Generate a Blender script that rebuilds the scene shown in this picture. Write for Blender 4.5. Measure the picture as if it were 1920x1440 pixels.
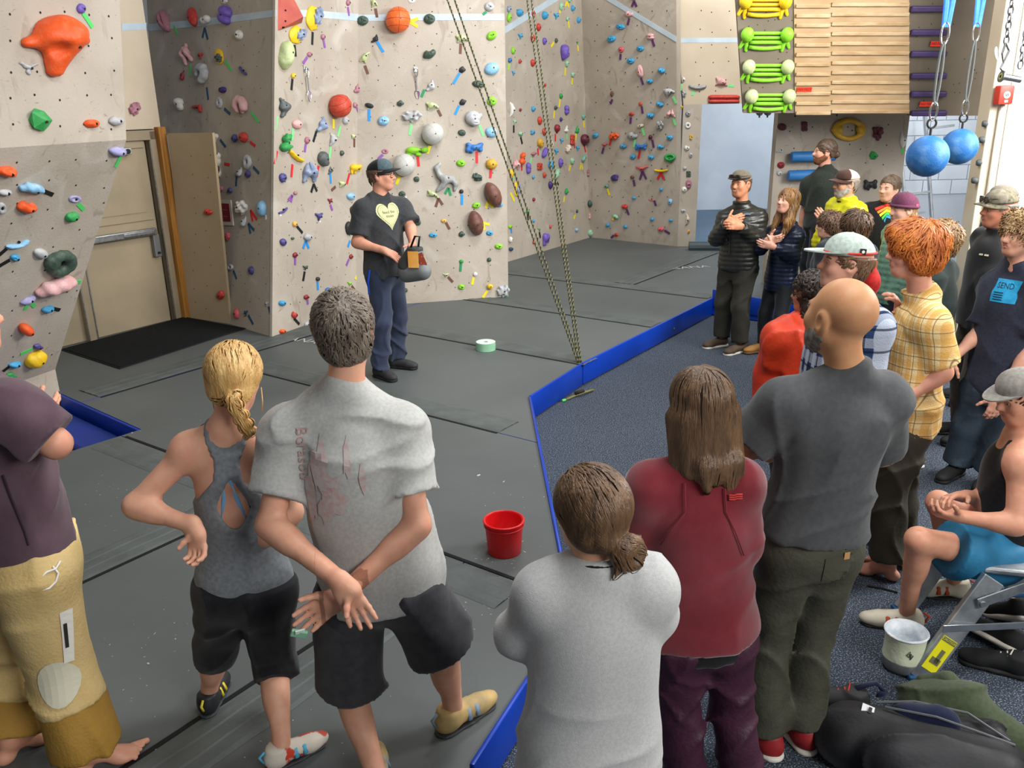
import bpy, bmesh, math, random
import numpy as np
from mathutils import Vector, Matrix
for o in list(bpy.data.objects): bpy.data.objects.remove(o, do_unlink=True)
SC = bpy.context.scene
COL = SC.collection
random.seed(7); RNG = np.random.default_rng(7)
# ------------------------------------------------------------ camera
CAMH, PITCH, FPX, ROLL = 2.45, math.radians(18.5), 1600.0, math.radians(-1.1)
_fw = np.array([0, math.cos(PITCH), -math.sin(PITCH)]); _rt = np.array([1., 0, 0]); _up = np.cross(_rt, _fw)
CR = math.cos(ROLL)*_rt + math.sin(ROLL)*_up; CU = -math.sin(ROLL)*_rt + math.cos(ROLL)*_up; CF = _fw
CAMP = np.array([0, 0, CAMH])
cd = bpy.data.cameras.new('camera'); cam = bpy.data.objects.new('camera', cd); COL.objects.link(cam)
cd.sensor_width = 36; cd.lens = FPX/1920*36; cd.clip_end = 100
cam.matrix_world = Matrix(((CR[0], CU[0], -CF[0], 0), (CR[1], CU[1], -CF[1], 0), (CR[2], CU[2], -CF[2], CAMH), (0, 0, 0, 1)))
SC.camera = cam
# ------------------------------------------------------------ light
SC.view_settings.view_transform = 'Standard'; SC.view_settings.look = 'None'
SC.view_settings.gamma = 1; SC.view_settings.use_curve_mapping = False; SC.view_settings.exposure = -0.15
w = bpy.data.worlds.new('world'); SC.world = w; w.use_nodes = True
w.node_tree.nodes['Background'].inputs[0].default_value = (0.95, 0.97, 1, 1); w.node_tree.nodes['Background'].inputs[1].default_value = 0.17
def area(name, loc, target, sx, sy, power, col=(1, 1, 1)):
    l = bpy.data.lights.new(name, 'AREA'); l.shape = 'RECTANGLE'; l.size = sx; l.size_y = sy; l.energy = power; l.color = col
    o = bpy.data.objects.new(name, l); COL.objects.link(o); o.location = loc
    o.rotation_euler = (Vector(target)-Vector(loc)).to_track_quat('-Z', 'Y').to_euler(); return o
area('window_daylight', (5.5, 5.2, 3.9), (0.6, 9.5, 1.2), 3.2, 1.5, 560, (1, .98, .95))
area('window_daylight', (4.6, -1.6, 4.2), (-0.4, 6.5, 0.8), 4.5, 1.8, 470, (1, .985, .96))
area('ceiling_lamp_light', (0.9, 3.0, 5.4), (0.4, 4.6, 0), 2.4, 1.0, 190)
area('ceiling_lamp_light', (1.2, 8.0, 5.4), (0.8, 9.0, 0), 2.4, 1.0, 190)
area('ceiling_lamp_light', (3.4, 10.9, 5.0), (2.6, 13.4, 2.2), 1.2, .7, 130, (1, .97, .92))
area('ceiling_lamp_light', (6.2, 14.6, 4.2), (4.6, 16.5, 1.0), 3.0, 1.5, 200, (.9, .95, 1))
# ------------------------------------------------------------ pixel helpers (1920x1440 frame)
def ray(x, y): return CF*FPX + CR*(x-960) - CU*(y-720)
def onz(x, y, z): d = ray(x, y); return CAMP + d*((z-CAMH)/d[2])
def ony(x, y, Y): d = ray(x, y); return CAMP + d*(Y/d[1])
def onplane(x, y, P, N): d = ray(x, y); return CAMP + d*(np.dot(P-CAMP, N)/np.dot(d, N))
def proj(P):
    q = np.asarray(P, float)-CAMP; w_ = q@CF; return 960+FPX*(q@CR)/w_, 720-FPX*(q@CU)/w_
def nrm(v): v = np.asarray(v, float); return v/(np.linalg.norm(v)+1e-12)
V3 = lambda *a: np.array(a, float)
# ------------------------------------------------------------ materials
MATS = {}
def srgb(c):
    if isinstance(c, str): c = [int(c[i:i+2], 16)/255 for i in (0, 2, 4)]
    return tuple(((v/12.92) if v <= .04045 else ((v+.055)/1.055)**2.4) for v in c[:3])
def M(key, col=None, rough=.6, col2=None, scale=8., detail=4., bump=0., bscale=None, metal=0., spec=.4, stretch=(1, 1, 1), lo=.35, hi=.65, sheen=0., kind='noise', tex='Object', emit=0.):
    if key in MATS: return MATS[key]
    m = bpy.data.materials.new(key); m.use_nodes = True; nt = m.node_tree; N = nt.nodes; L = nt.links
    b = N['Principled BSDF']; c = srgb(col)
    b.inputs['Base Color'].default_value = (*c, 1); b.inputs['Roughness'].default_value = rough; b.inputs['Metallic'].default_value = metal
    b.inputs['Specular IOR Level'].default_value = spec
    if sheen: b.inputs['Sheen Weight'].default_value = sheen
    if emit: b.inputs['Emission Color'].default_value = (*c, 1); b.inputs['Emission Strength'].default_value = emit
    if col2 is not None or bump:
        tc = N.new('ShaderNodeTexCoord'); mp = N.new('ShaderNodeMapping'); mp.inputs['Scale'].default_value = stretch
        L.new(tc.outputs[tex], mp.inputs['Vector'])
    if col2 is not None:
        if kind == 'voronoi':
            n = N.new('ShaderNodeTexVoronoi'); n.inputs['Scale'].default_value = scale; fac = n.outputs['Distance']
        elif kind == 'wave':
            n = N.new('ShaderNodeTexWave'); n.inputs['Scale'].default_value = scale; n.inputs['Distortion'].default_value = 3; fac = n.outputs['Fac']
        else:
            n = N.new('ShaderNodeTexNoise'); n.inputs['Scale'].default_value = scale; n.inputs['Detail'].default_value = detail; fac = n.outputs['Fac']
        L.new(mp.outputs[0], n.inputs['Vector'])
        r = N.new('ShaderNodeValToRGB'); r.color_ramp.elements[0].position = lo; r.color_ramp.elements[1].position = hi
        r.color_ramp.elements[0].color = (*c, 1); r.color_ramp.elements[1].color = (*srgb(col2), 1)
        L.new(fac, r.inputs[0]); L.new(r.outputs[0], b.inputs['Base Color'])
    if bump:
        n2 = N.new('ShaderNodeTexNoise'); n2.inputs['Scale'].default_value = bscale or scale*4; n2.inputs['Detail'].default_value = 3
        L.new(mp.outputs[0], n2.inputs['Vector'])
        bp = N.new('ShaderNodeBump'); bp.inputs['Strength'].default_value = bump; bp.inputs['Distance'].default_value = .01
        L.new(n2.outputs['Fac'], bp.inputs['Height']); L.new(bp.outputs[0], b.inputs['Normal'])
    MATS[key] = m; return m
def M_wall(key, base, stain, chalk, band=None):
    """textured plywood wall paint: large blotches, dark rubber scuffs, pale chalk"""
    if key in MATS: return MATS[key]
    m = M(key, base, .75, stain, 1.4, 6, .25, 60, lo=.38, hi=.85)
    nt = m.node_tree; N = nt.nodes; L = nt.links; b = N['Principled BSDF']
    src = b.inputs['Base Color'].links[0].from_socket; tc = [n for n in N if n.type == 'TEX_COORD'][0]
    def layer(src, col, scale, lo, hi, stretch, amt):
        mp = N.new('ShaderNodeMapping'); mp.inputs['Scale'].default_value = stretch; L.new(tc.outputs['Object'], mp.inputs[0])
        n = N.new('ShaderNodeTexNoise'); n.inputs['Scale'].default_value = scale; n.inputs['Detail'].default_value = 8; n.inputs['Distortion'].default_value = 1.5
        L.new(mp.outputs[0], n.inputs['Vector'])
        r = N.new('ShaderNodeMapRange'); r.inputs[1].default_value = lo; r.inputs[2].default_value = hi; r.inputs[4].default_value = amt
        L.new(n.outputs['Fac'], r.inputs[0])
        mx = N.new('ShaderNodeMix'); mx.data_type = 'RGBA'; L.new(r.outputs[0], mx.inputs[0]); L.new(src, mx.inputs[6]); mx.inputs[7].default_value = (*srgb(col), 1)
        return mx.outputs[2]
    s = layer(src, stain, 6, .60, .70, (1, 1, .5), .75)
    s = layer(s, chalk, 2.2, .58, .75, (1, 1, 1), .5)
    s = layer(s, '6e665c', 22, .66, .72, (.6, .6, 1.4), .5)
    L.new(s, b.inputs['Base Color']); return m
# ------------------------------------------------------------ object helpers
def link(o, parent=None):
    COL.objects.link(o)
    if parent is not None: o.parent = parent
    return o
def mesh_obj(name, V, F, mat=None, parent=None, smooth=False):
    me = bpy.data.meshes.new(name); V = np.asarray(V, np.float32)
    if isinstance(F, np.ndarray):
        nf, k = F.shape; me.vertices.add(len(V)); me.vertices.foreach_set('co', V.ravel())
        me.loops.add(nf*k); me.loops.foreach_set('vertex_index', F.astype(np.int32).ravel())
        me.polygons.add(nf); me.polygons.foreach_set('loop_start', np.arange(0, nf*k, k, dtype=np.int32))
        me.update(calc_edges=True)
    else: me.from_pydata([tuple(map(float, v)) for v in V], [], [tuple(map(int, f)) for f in F]); me.update()
    if mat: me.materials.append(mat)
    if smooth: me.polygons.foreach_set('use_smooth', np.ones(len(me.polygons), bool))
    return link(bpy.data.objects.new(name, me), parent)
def empty(name, loc=(0, 0, 0), rz=0., parent=None):
    o = bpy.data.objects.new(name, None); o.empty_display_size = .1; o.location = tuple(map(float, loc)); o.rotation_euler = (0, 0, rz); return link(o, parent)
def tag(o, label=None, cat=None, group=None, kind=None):
    if label: o['label'] = label
    if cat: o['category'] = cat
    if group: o['group'] = group
    if kind: o['kind'] = kind
    return o
class MB:
    """collects shapes into one mesh"""
    def __init__(s): s.V = []; s.F = []
    def add(s, V, F):
        n = len(s.V); s.V += [tuple(map(float, v)) for v in V]; s.F += [tuple(int(i)+n for i in f) for f in F]; return s
    def box(s, c, size, R=None, bev=0.):
        c = np.asarray(c, float); hx, hy, hz = np.asarray(size, float)/2; R = np.eye(3) if R is None else np.asarray(R)
        if bev <= 0:
            P = [(sx*hx, sy*hy, sz*hz) for sx in (-1, 1) for sy in (-1, 1) for sz in (-1, 1)]
            return s.add([c+R@np.array(p) for p in P], [(0, 1, 3, 2), (4, 6, 7, 5), (0, 4, 5, 1), (2, 3, 7, 6), (0, 2, 6, 4), (1, 5, 7, 3)])
        b = min(bev, hx, hy, hz)*.999; bm = bmesh.new(); bmesh.ops.create_cube(bm, size=1)
        for v in bm.verts: v.co = Vector((v.co.x*2*hx, v.co.y*2*hy, v.co.z*2*hz))
        bmesh.ops.bevel(bm, geom=list(bm.edges), offset=b, segments=2, affect='EDGES', profile=.5)
        bm.verts.index_update(); s.add([c+R@np.array(v.co) for v in bm.verts], [[v.index for v in f.verts] for f in bm.faces]); bm.free(); return s
    def tube(s, P, r, n=8, caps=True, flat=1., up=(0, 0, 1)):
        P = [np.asarray(p, float) for p in P]; m = len(P); rr = r if hasattr(r, '__len__') else [r]*m; V = []; u0 = None
        for i in range(m):
            t = nrm(P[min(i+1, m-1)]-P[max(i-1, 0)])
            if u0 is None:
                u = np.cross(t, up); u = u if np.linalg.norm(u) > .05 else np.cross(t, (1, 0, 0))
            else: u = u0-t*np.dot(u0, t)
            u = nrm(u); u0 = u; v = np.cross(t, u)
            for j in range(n):
                a = 2*math.pi*j/n; V.append(P[i]+rr[i]*(math.cos(a)*u+math.sin(a)*v*flat))
        F = [(i*n+j, i*n+(j+1) % n, (i+1)*n+(j+1) % n, (i+1)*n+j) for i in range(m-1) for j in range(n)]
        if caps: F += [tuple(range(n))[::-1], tuple(range((m-1)*n, m*n))]
        return s.add(V, F)
    def lathe(s, prof, c=(0, 0, 0), n=24, R=None):
        c = np.asarray(c, float); R = np.eye(3) if R is None else np.asarray(R); m = len(prof); V = []
        for r, z in prof:
            for j in range(n):
                a = 2*math.pi*j/n; V.append(c+R@np.array((r*math.cos(a), r*math.sin(a), z)))
        F = [(i*n+j, i*n+(j+1) % n, (i+1)*n+(j+1) % n, (i+1)*n+j) for i in range(m-1) for j in range(n)]
        return s.add(V, F)
    def prism(s, poly, d):
        """poly: 3D points; extruded by vector d"""
        n = len(poly); P = [np.asarray(p, float) for p in poly]; d = np.asarray(d, float)
        return s.add(P+[p+d for p in P], [tuple(range(n)), tuple(range(2*n-1, n-1, -1))]+[(i, i+n, (i+1) % n+n, (i+1) % n) for i in range(n)])
    def build(s, name, mat=None, parent=None, smooth=False, auto=None):
        o = mesh_obj(name, s.V, s.F, mat, parent, smooth)
        bm = bmesh.new(); bm.from_mesh(o.data); bmesh.ops.recalc_face_normals(bm, faces=bm.faces)
        if smooth and auto:
            for e in bm.edges:
                if len(e.link_faces) == 2 and e.calc_face_angle(0) > auto: e.smooth = False
        bm.to_mesh(o.data); bm.free(); return o
def frame_from(z, x=None):
    z = nrm(z); x = np.array((1., 0, 0)) if x is None else np.asarray(x, float)
    x = x-z*np.dot(x, z)
    if np.linalg.norm(x) < 1e-4: x = np.cross((0, 1, 0), z)
    x = nrm(x); return np.stack([x, np.cross(z, x), z], 1)
def rotm(yaw=0, pitch=0, roll=0):
    """degrees. pitch>0 tilts forward (+Y axis) up, roll>0 leans to +X, yaw turns left"""
    return np.array(Matrix.Rotation(math.radians(yaw), 3, 'Z') @ Matrix.Rotation(math.radians(pitch), 3, 'X') @ Matrix.Rotation(math.radians(roll), 3, 'Y'))
def text_mesh(txt, size=1.):
    c = bpy.data.curves.new('lettering', 'FONT'); c.body = txt; c.size = size; c.align_x = 'CENTER'; c.align_y = 'CENTER'; c.resolution_u = 2
    o = bpy.data.objects.new('lettering', c); COL.objects.link(o); dg = bpy.context.evaluated_depsgraph_get(); dg.update()
    me = o.evaluated_get(dg).to_mesh(); V = np.array([v.co[:] for v in me.vertices]); F = [tuple(p.vertices) for p in me.polygons]
    o.evaluated_get(dg).to_mesh_clear(); bpy.data.objects.remove(o, do_unlink=True); bpy.data.curves.remove(c); return V, F
# ------------------------------------------------------------ implicit surfaces
def cone(a, b, ra, rb=None, k=.03, flat=None, clip=(), sub=False):
    return dict(t='c', a=np.asarray(a, float), b=np.asarray(b, float), ra=ra, rb=ra if rb is None else rb, k=k, flat=flat, clip=clip, sub=sub)
def ell(c, r, R=None, k=.03, clip=(), sub=False):
    r = np.array([r]*3 if np.isscalar(r) else r, float)
    return dict(t='e', c=np.asarray(c, float), r=r, R=np.eye(3) if R is None else np.asarray(R), k=k, clip=clip, sub=sub)
def pdist(p, X, Y, Z):
    if p['t'] == 'c':
        a, b = p['a'], p['b']; x, y, z = X-a[0], Y-a[1], Z-a[2]; ba = b-a; s = 1.
        if p['flat'] is not None:
            ax, f = p['flat']; ax = nrm(ax); q = (x*ax[0]+y*ax[1]+z*ax[2])*(1/f-1); x = x+ax[0]*q; y = y+ax[1]*q; z = z+ax[2]*q
            ba = ba+ax*np.dot(ba, ax)*(1/f-1); s = min(1., f)**.5
        l = np.dot(ba, ba)+1e-12; t = np.clip((x*ba[0]+y*ba[1]+z*ba[2])/l, 0, 1)
        d = (np.sqrt((x-t*ba[0])**2+(y-t*ba[1])**2+(z-t*ba[2])**2)-(p['ra']+t*(p['rb']-p['ra'])))*s
    else:
        c, r, R = p['c'], p['r'], p['R']; x, y, z = X-c[0], Y-c[1], Z-c[2]
        u, v, w_ = [(x*R[0, i]+y*R[1, i]+z*R[2, i])/r[i] for i in range(3)]
        k0 = np.sqrt(u*u+v*v+w_*w_)+1e-9; k1 = np.sqrt((u/r[0])**2+(v/r[1])**2+(w_/r[2])**2)+1e-9; d = k0*(k0-1)/k1
    for P, n in p['clip']: d = np.maximum(d, (X-P[0])*n[0]+(Y-P[1])*n[1]+(Z-P[2])*n[2])
    return d
def pbox(p):
    m = p['k']
    if p['t'] == 'c':
        r = max(p['ra'], p['rb']); r = r*(max(1., p['flat'][1]) if p['flat'] is not None else 1.)+m
        return np.minimum(p['a'], p['b'])-r, np.maximum(p['a'], p['b'])+r
    e = np.abs(p['R'])@p['r']+m; return p['c']-e, p['c']+e
def comb(D, d, p):
    k = p['k']
    if p['sub']:
        d = -d
        if k <= 0: return np.maximum(D, d)
        h = np.clip(.5-.5*(D-d)/k, 0, 1); return D*(1-h)+d*h+k*h*(1-h)
    if k <= 0: return np.minimum(D, d)
    h = np.clip(.5+.5*(D-d)/k, 0, 1); return D*(1-h)+d*h-k*h*(1-h)
def feval(prims, P, gfun=None):
    X, Y, Z = P[:, 0], P[:, 1], P[:, 2]; D = np.full(len(P), 9.)
    for p in prims: D = comb(D, pdist(p, X, Y, Z), p)
    if gfun is not None: D = np.maximum(D, gfun(X, Y, Z))
    return D
def fgrad(prims, P, e=.003):
    g = np.stack([feval(prims, P+np.eye(3)[i]*e)-feval(prims, P-np.eye(3)[i]*e) for i in range(3)], 1)
    return g/(np.linalg.norm(g, axis=1, keepdims=True)+1e-9)
def fproject(prims, P, off=0., it=4):
    P = P.copy()
    for _ in range(it): P -= fgrad(prims, P)*(feval(prims, P)-off)[:, None]*.9
    return P
def surface(prims, h, lo=None, hi=None, disp=None, gfun=None, skip=()):
    """naive surface nets of a smooth union; returns V, F(quads)"""
    bx = [pbox(p) for p in prims if not p['sub']]
    L0 = np.min([b[0] for b in bx], 0)-2*h; H0 = np.max([b[1] for b in bx], 0)+2*h
    lo = L0 if lo is None else np.maximum(lo, L0); hi = H0 if hi is None else np.minimum(hi, H0)
    lo = np.floor(lo/h)*h
    n = np.maximum(np.ceil((hi-lo)/h).astype(int)+1, 3)
    ax = [(lo[i]+np.arange(n[i])*h).astype(np.float32) for i in range(3)]
    D = np.full(n, 9., np.float32)
    for p in prims:
        a, b = pbox(p); i0 = np.clip(np.floor((a-h*2-lo)/h).astype(int), 0, n); i1 = np.clip(np.ceil((b+h*2-lo)/h).astype(int)+1, 0, n)
        if (i1 <= i0).any(): continue
        sl = tuple(slice(i0[i], i1[i]) for i in range(3))
        X, Y, Z = ax[0][sl[0]][:, None, None], ax[1][sl[1]][None, :, None], ax[2][sl[2]][None, None, :]
        D[sl] = comb(D[sl], pdist(p, X, Y, Z), p)
    if disp is not None or gfun is not None:
        I = np.nonzero(D < 4*h+.02); X, Y, Z = ax[0][I[0]], ax[1][I[1]], ax[2][I[2]]; d = D[I]
        if disp is not None: d = d+disp(X, Y, Z)
        if gfun is not None: d = np.maximum(d, gfun(X, Y, Z))
        D[I] = d
    for a, b in skip:
        i0 = np.clip(np.ceil((np.asarray(a)-lo)/h).astype(int)+1, 0, n); i1 = np.clip(np.floor((np.asarray(b)-lo)/h).astype(int)-1, 0, n)
        if (i1 > i0).all(): D[i0[0]:i1[0], i0[1]:i1[1], i0[2]:i1[2]] = np.nan
    s = D < 0; nan = np.isnan(D)
    def corners(A): return [A[i:A.shape[0]-1+i, j:A.shape[1]-1+j, k:A.shape[2]-1+k] for i in (0, 1) for j in (0, 1) for k in (0, 1)]
    c = sum(x.astype(np.int8) for x in corners(s)); bad = np.any(corners(nan), axis=0) if nan.any() else None
    act = (c > 0) & (c < 8)
    if bad is not None: act &= ~bad
    I = np.nonzero(act); idx = np.full(act.shape, -1, np.int32); nv = len(I[0]); idx[I] = np.arange(nv)
    if nv == 0: return np.zeros((0, 3)), np.zeros((0, 4), int)
    cs = [(i, j, k) for i in (0, 1) for j in (0, 1) for k in (0, 1)]
    vals = {q: D[I[0]+q[0], I[1]+q[1], I[2]+q[2]] for q in cs}; acc = np.zeros((nv, 3)); cnt = np.zeros(nv)
    for q in cs:
        for d in range(3):
            if q[d] == 0:
                r = list(q); r[d] = 1; v0, v1 = vals[q], vals[tuple(r)]; m = (v0 < 0) != (v1 < 0)
                t = np.where(m, v0/(v0-v1+1e-20), 0); pos = np.zeros((nv, 3)); pos += q; pos[:, d] = t
                acc[m] += pos[m]; cnt[m] += 1
    V = lo+(np.stack(I, 1)+acc/cnt[:, None])*h
    F = []
    for d in range(3):
        e1, e2 = (d+1) % 3, (d+2) % 3; sl0 = [slice(None)]*3; sl1 = [slice(None)]*3
        sl0[d] = slice(0, -1); sl1[d] = slice(1, None)
        ch = s[tuple(sl0)] != s[tuple(sl1)]; J = np.array(np.nonzero(ch))
        ok = (J[e1] > 0) & (J[e2] > 0) & (J[e1] < n[e1]-1) & (J[e2] < n[e2]-1); J = J[:, ok]
        ins = s[tuple(J)]
        q = []
        for a, b in ((-1, -1), (0, -1), (0, 0), (-1, 0)):
            K = J.copy(); K[e1] += a; K[e2] += b; q.append(idx[tuple(K)])
        q = np.stack(q, 1); g = (q >= 0).all(1); q = q[g]; ins = ins[g]
        q[~ins] = q[~ins][:, ::-1]; F.append(q)
    return V, np.concatenate(F)
def join(parts):
    V = []; F = []; n = 0
    for v, f in parts: V.append(v); F.append(f+n); n += len(v)
    return np.concatenate(V), np.concatenate(F)
# ============================================================ the place
MH = .20                                                    # mat height
U_ = nrm((.588, .809, 0)); W_ = nrm((.809, -.588, 0))       # the mats' own grid directions
def uv(u, v, z=0.): return np.array((u*U_[0]+v*W_[0], u*U_[1]+v*W_[1], z))
mwall = M_wall('wall_paint', 'b9afa2', '9c9182', 'cdc8c0')
mwallB = mwall
mbeige = M('beige_paint', 'cdbfa9', .6, 'bfb09a', 1.5, 4, .1, 40)
mdoor = M('door_paint', 'a3947a', .5, '968870', 2.5, 5, .05, 30)
mframe = M('door_frame_paint', '9a8a72', .5, '8d7f69', 4)
mband = M('pale_blue_band', 'c3d2dc', .7, 'b3c4d0', 5)
mmat = M('mat_vinyl', '5d6262', .5, '525757', 1.2, 6, .12, 9, spec=.35, lo=.3, hi=.75)
mstrip = M('mat_strip', '5c6261', .55, '505655', 6, 5, .3, 30, stretch=(1, 1, 1))
mblack = M('black_gap', '08080a', .8)
mblue = M('blue_vinyl', '0b3fb4', .35, '0836a0', 2, 4, .1, 8)
mbluefloor = M('blue_pit', '0a3290', .45, '082a7c', 3)
mcarpet = M('carpet', '333b47', .95, '949ca6', 150, 2, .6, 120, spec=.1, lo=.52, hi=.72)
mwhite = M('white_wall', 'dfe6ee', .6, 'd3dbe4', 2)
mmetal = M('brushed_metal', 'a9abad', .35, '8d9093', 30, metal=.9)
msteel = M('bright_steel', 'c4c6c8', .25, metal=1.)
mdark = M('dark_rubber', '1a1b1d', .7)
hole_m = M('hole_dark', '2a251f', .9)
def structure(name, o): o.name = name; o['kind'] = 'structure'; return o
# ---- floor
b = MB(); b.box((2.5, 8, -.05), (17, 20, .1)); structure('floor', b.build('floor', mcarpet))
# ---- gym mats: outline cut along their own grid into panels
C0, C1p, C2p = onz(510, 632, MH), onz(667, 576, MH), onz(953, 556, MH)
Dl, DE, E1 = onz(955, 490, MH), onz(1107, 445, MH), onz(1270, 462, MH)
pan0, pan1 = onz(345, 594, MH), onz(430, 607, MH)
door1 = onz(120, 650, MH)
P0, P1, P2, P3, P4, P5 = [onz(*p, MH) for p in ((1335, 560), (1090, 683), (992, 745), (1052, 1055), (1003, 1250), (880, 1440))]
Mr = uv(np.dot(P0, U_)+.02, np.dot(P0, W_)+2.6)
h1, h2, h3 = onz(115, 738, MH), onz(265, 805, MH), onz(50, 872, MH)
Dn = nrm(DE-Dl); E_out = E1+V3(3.0, -.6, 0)
outline = [V3(-.45, 1.2, 0), P5, P4, P3, P2, P1, P0, Mr, Mr+V3(1.5, 3.2, 0), V3(6.6, 12.9, 0), E1+V3(.3, -.03, 0), E1, DE, Dl-Dn*1.2, C2p+V3(-.1, .8, 0), C2p, C1p, C0, pan1, pan0, door1-nrm(pan0-door1)*1.2,
           h1+V3(-.6, .5, 0), h1, h2, h3, h3+V3(-2., -.35, 0), V3(-5.2, 1.2, 0)]
def clip_poly(region):
    bm = bmesh.new(); f = bm.faces.new([bm.verts.new((p[0], p[1], MH)) for p in outline]); bm.normal_update()
    for ax, lim, sgn in region:
        bmesh.ops.bisect_plane(bm, geom=bm.verts[:]+bm.edges[:]+bm.faces[:], plane_co=Vector(ax*lim), plane_no=Vector(ax*sgn), clear_outer=True)
    if not bm.faces: bm.free(); return None
    r = bmesh.ops.extrude_face_region(bm, geom=bm.faces[:]); 
    for v in [g for g in r['geom'] if isinstance(g, bmesh.types.BMVert)]: v.co.z = .012
    bmesh.ops.recalc_face_normals(bm, faces=bm.faces); me = bpy.data.meshes.new('mat_panel')
    me.materials.append(mmat); me.materials.append(mblue)
    for f in bm.faces:
        if abs(f.normal.z) < .5: f.material_index = 1
    bm.to_mesh(me); bm.free(); return me
floor_mat = empty('floor_mat'); floor_mat['kind'] = 'structure'
g_ = .004
for reg in ([('u', 2.97, 1), ('v', -4.06, 1)], [('u', 2.97, 1), ('v', -4.06, -1), ('v', -2.48, 1)], [('u', 2.97, 1), ('v', -2.48, -1)],
            [('u', 2.97, -1), ('u', 4.5, 1), ('v', -6.6, -1)], [('u', 4.5, -1), ('u', 6.2, 1), ('v', -6.6, -1)], [('u', 6.2, -1), ('u', 7.69, 1), ('v', -6.6, -1)],
            [('u', 7.69, -1), ('u', 9.2, 1), ('v', -6.6, -1)], [('u', 9.2, -1), ('v', -4.95, 1), ('v', -9.5, -1)], [('u', 9.2, -1), ('v', -4.95, -1)],
            [('u', 2.97, -1), ('u', 9.2, 1), ('v', -6.6, 1)]):
    me = clip_poly([((U_ if a == 'u' else W_), l-s*g_, s) for a, l, s in reg])
    if me: o = link(bpy.data.objects.new('mat_panel', me), floor_mat)
def seam(u0, u1, v0, v1, along, dark):
    """a cover strip lying over a joint, with the dark slit at its edge; along = 'u' or 'v'"""
    n = 14; V = []; F = []
    cr = [0, .12, .3, .34, .62, .66, .9, 1.]; hz = [.001, .006, .0075, .004, .0075, .004, .0065, .001]
    for i in range(n+1):
        t = i/n
        for c, z in zip(cr, hz):
            w_ = .004*math.sin(i*1.7+c*5)
            V.append(uv(u0+(u1-u0)*t, v0+(v1-v0)*c+w_, MH+z) if along == 'u' else uv(u0+(u1-u0)*c+w_, v0+(v1-v0)*t, MH+z))
    m = len(cr); F = [(i*m+j, i*m+j+1, (i+1)*m+j+1, (i+1)*m+j) for i in range(n) for j in range(m-1)]
    s = mesh_obj('cover_strip', V, F, mstrip, floor_mat)
    b = MB(); d = .011
    if along == 'u': pts = [uv(u0, dark-d, MH+.003), uv(u1, dark-d, MH+.003), uv(u1, dark+d, MH+.003), uv(u0, dark+d, MH+.003)]
    else: pts = [uv(dark-d, v0, MH+.003), uv(dark-d, v1, MH+.003), uv(dark+d, v1, MH+.003), uv(dark+d, v0, MH+.003)]
    b.prism(pts, (0, 0, -.01)); b.build('joint_gap', mblack, floor_mat)
for poly in ([DE, E1, E1+V3(.9, -.9, 0), DE+V3(.6, -2.2, 0), DE+V3(-.3, -.6, 0)],):
    b = MB(); b.prism([p_-V3(0, 0, .003) for p_ in poly], (0, 0, -.1)); b.build('mat_panel', mmat, floor_mat)
seam(1.0, 2.7, -4.2, -3.95, 'u', -3.94); seam(1.0, 2.7, -2.58, -2.34, 'u', -2.6)
seam(2.72, 2.95, -5.6, -2.1, 'v', 2.98); seam(4.52, 4.76, -6.56, -3.4, 'v', 4.49); seam(6.22, 6.46, -6.5, -3.72, 'v', 6.2)
seam(7.71, 7.95, -6.4, -3.82, 'v', 7.69); seam(9.22, 9.46, -7.2, -3.85, 'v', 9.2); seam(3.35, 6.2, -6.92, -6.6, 'u', -6.58)
seam(9.46, 12.1, -5.25, -4.97, 'u', -4.95)
# blue end faces are part of the panels; the raised blue lip along the carpet
for a, c in ((P1, P0), (P2, P1), (P0, Mr), (P3, P2), (P4, P3), (P5, P4)):
    d = nrm(c-a); nn = np.array((d[1], -d[0], 0.)); b = MB(); L_ = np.linalg.norm(c-a)
    R = np.stack([d, nn, (0, 0, 1)], 1); b.box((a+c)/2*V3(1, 1, 0)+nn*.006+V3(0, 0, MH/2+.012), (L_-.012, .022, MH+.004), R, .008); o = b.build('blue_edge', mblue, floor_mat, True, .6)
for px_, py_ in ((1066, 716), (1264, 616), (1322, 581)):
    q = onz(px_, py_, .1); b = MB(); b.lathe([(0, 0), (.012, 0), (.012, .004), (0, .006)], q+V3(-.0, 0, 0), 8, frame_from((.8, -.58, 0))); b.build('rivet', msteel, floor_mat)
b = MB(); b.prism([h1+V3(-1.2, .8, .02-MH), h1+V3(.02, .02, .02-MH), h2+V3(.05, 0, .02-MH), h3+V3(.03, -.03, .02-MH), h3+V3(-2.2, -.4, .02-MH)], (0, 0, -.015))
b.build('pit_floor', mbluefloor, floor_mat)
for a, c, w_ in ((h1, h2, .0), (h2, h3, 0)):
    d = nrm(c-a); nn = np.array((-d[1], d[0], 0.)); nn = nn if np.dot(nn, (h1+h3)/2-h2) > 0 else -nn; b = MB()
    b.box((a+c)/2*V3(1, 1, 0)+nn*.008+V3(0, 0, .1), (np.linalg.norm(c-a), .02, .19), np.stack([d, nn, (0, 0, 1)], 1), .006); b.build('blue_edge', mblue, floor_mat)
b = MB(); d = nrm(h2-h1); nn = np.array((-d[1], d[0], 0.)); nn = nn if np.dot(nn, h3-h2) > 0 else -nn
b.box((h1+h2)/2*V3(1, 1, 0)+nn*.2+V3(0, 0, .06), (np.linalg.norm(h2-h1)+.1, .3, .08), np.stack([d, nn, (0, 0, 1)], 1), .02); b.build('blue_step', mbluefloor, floor_mat)
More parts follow.
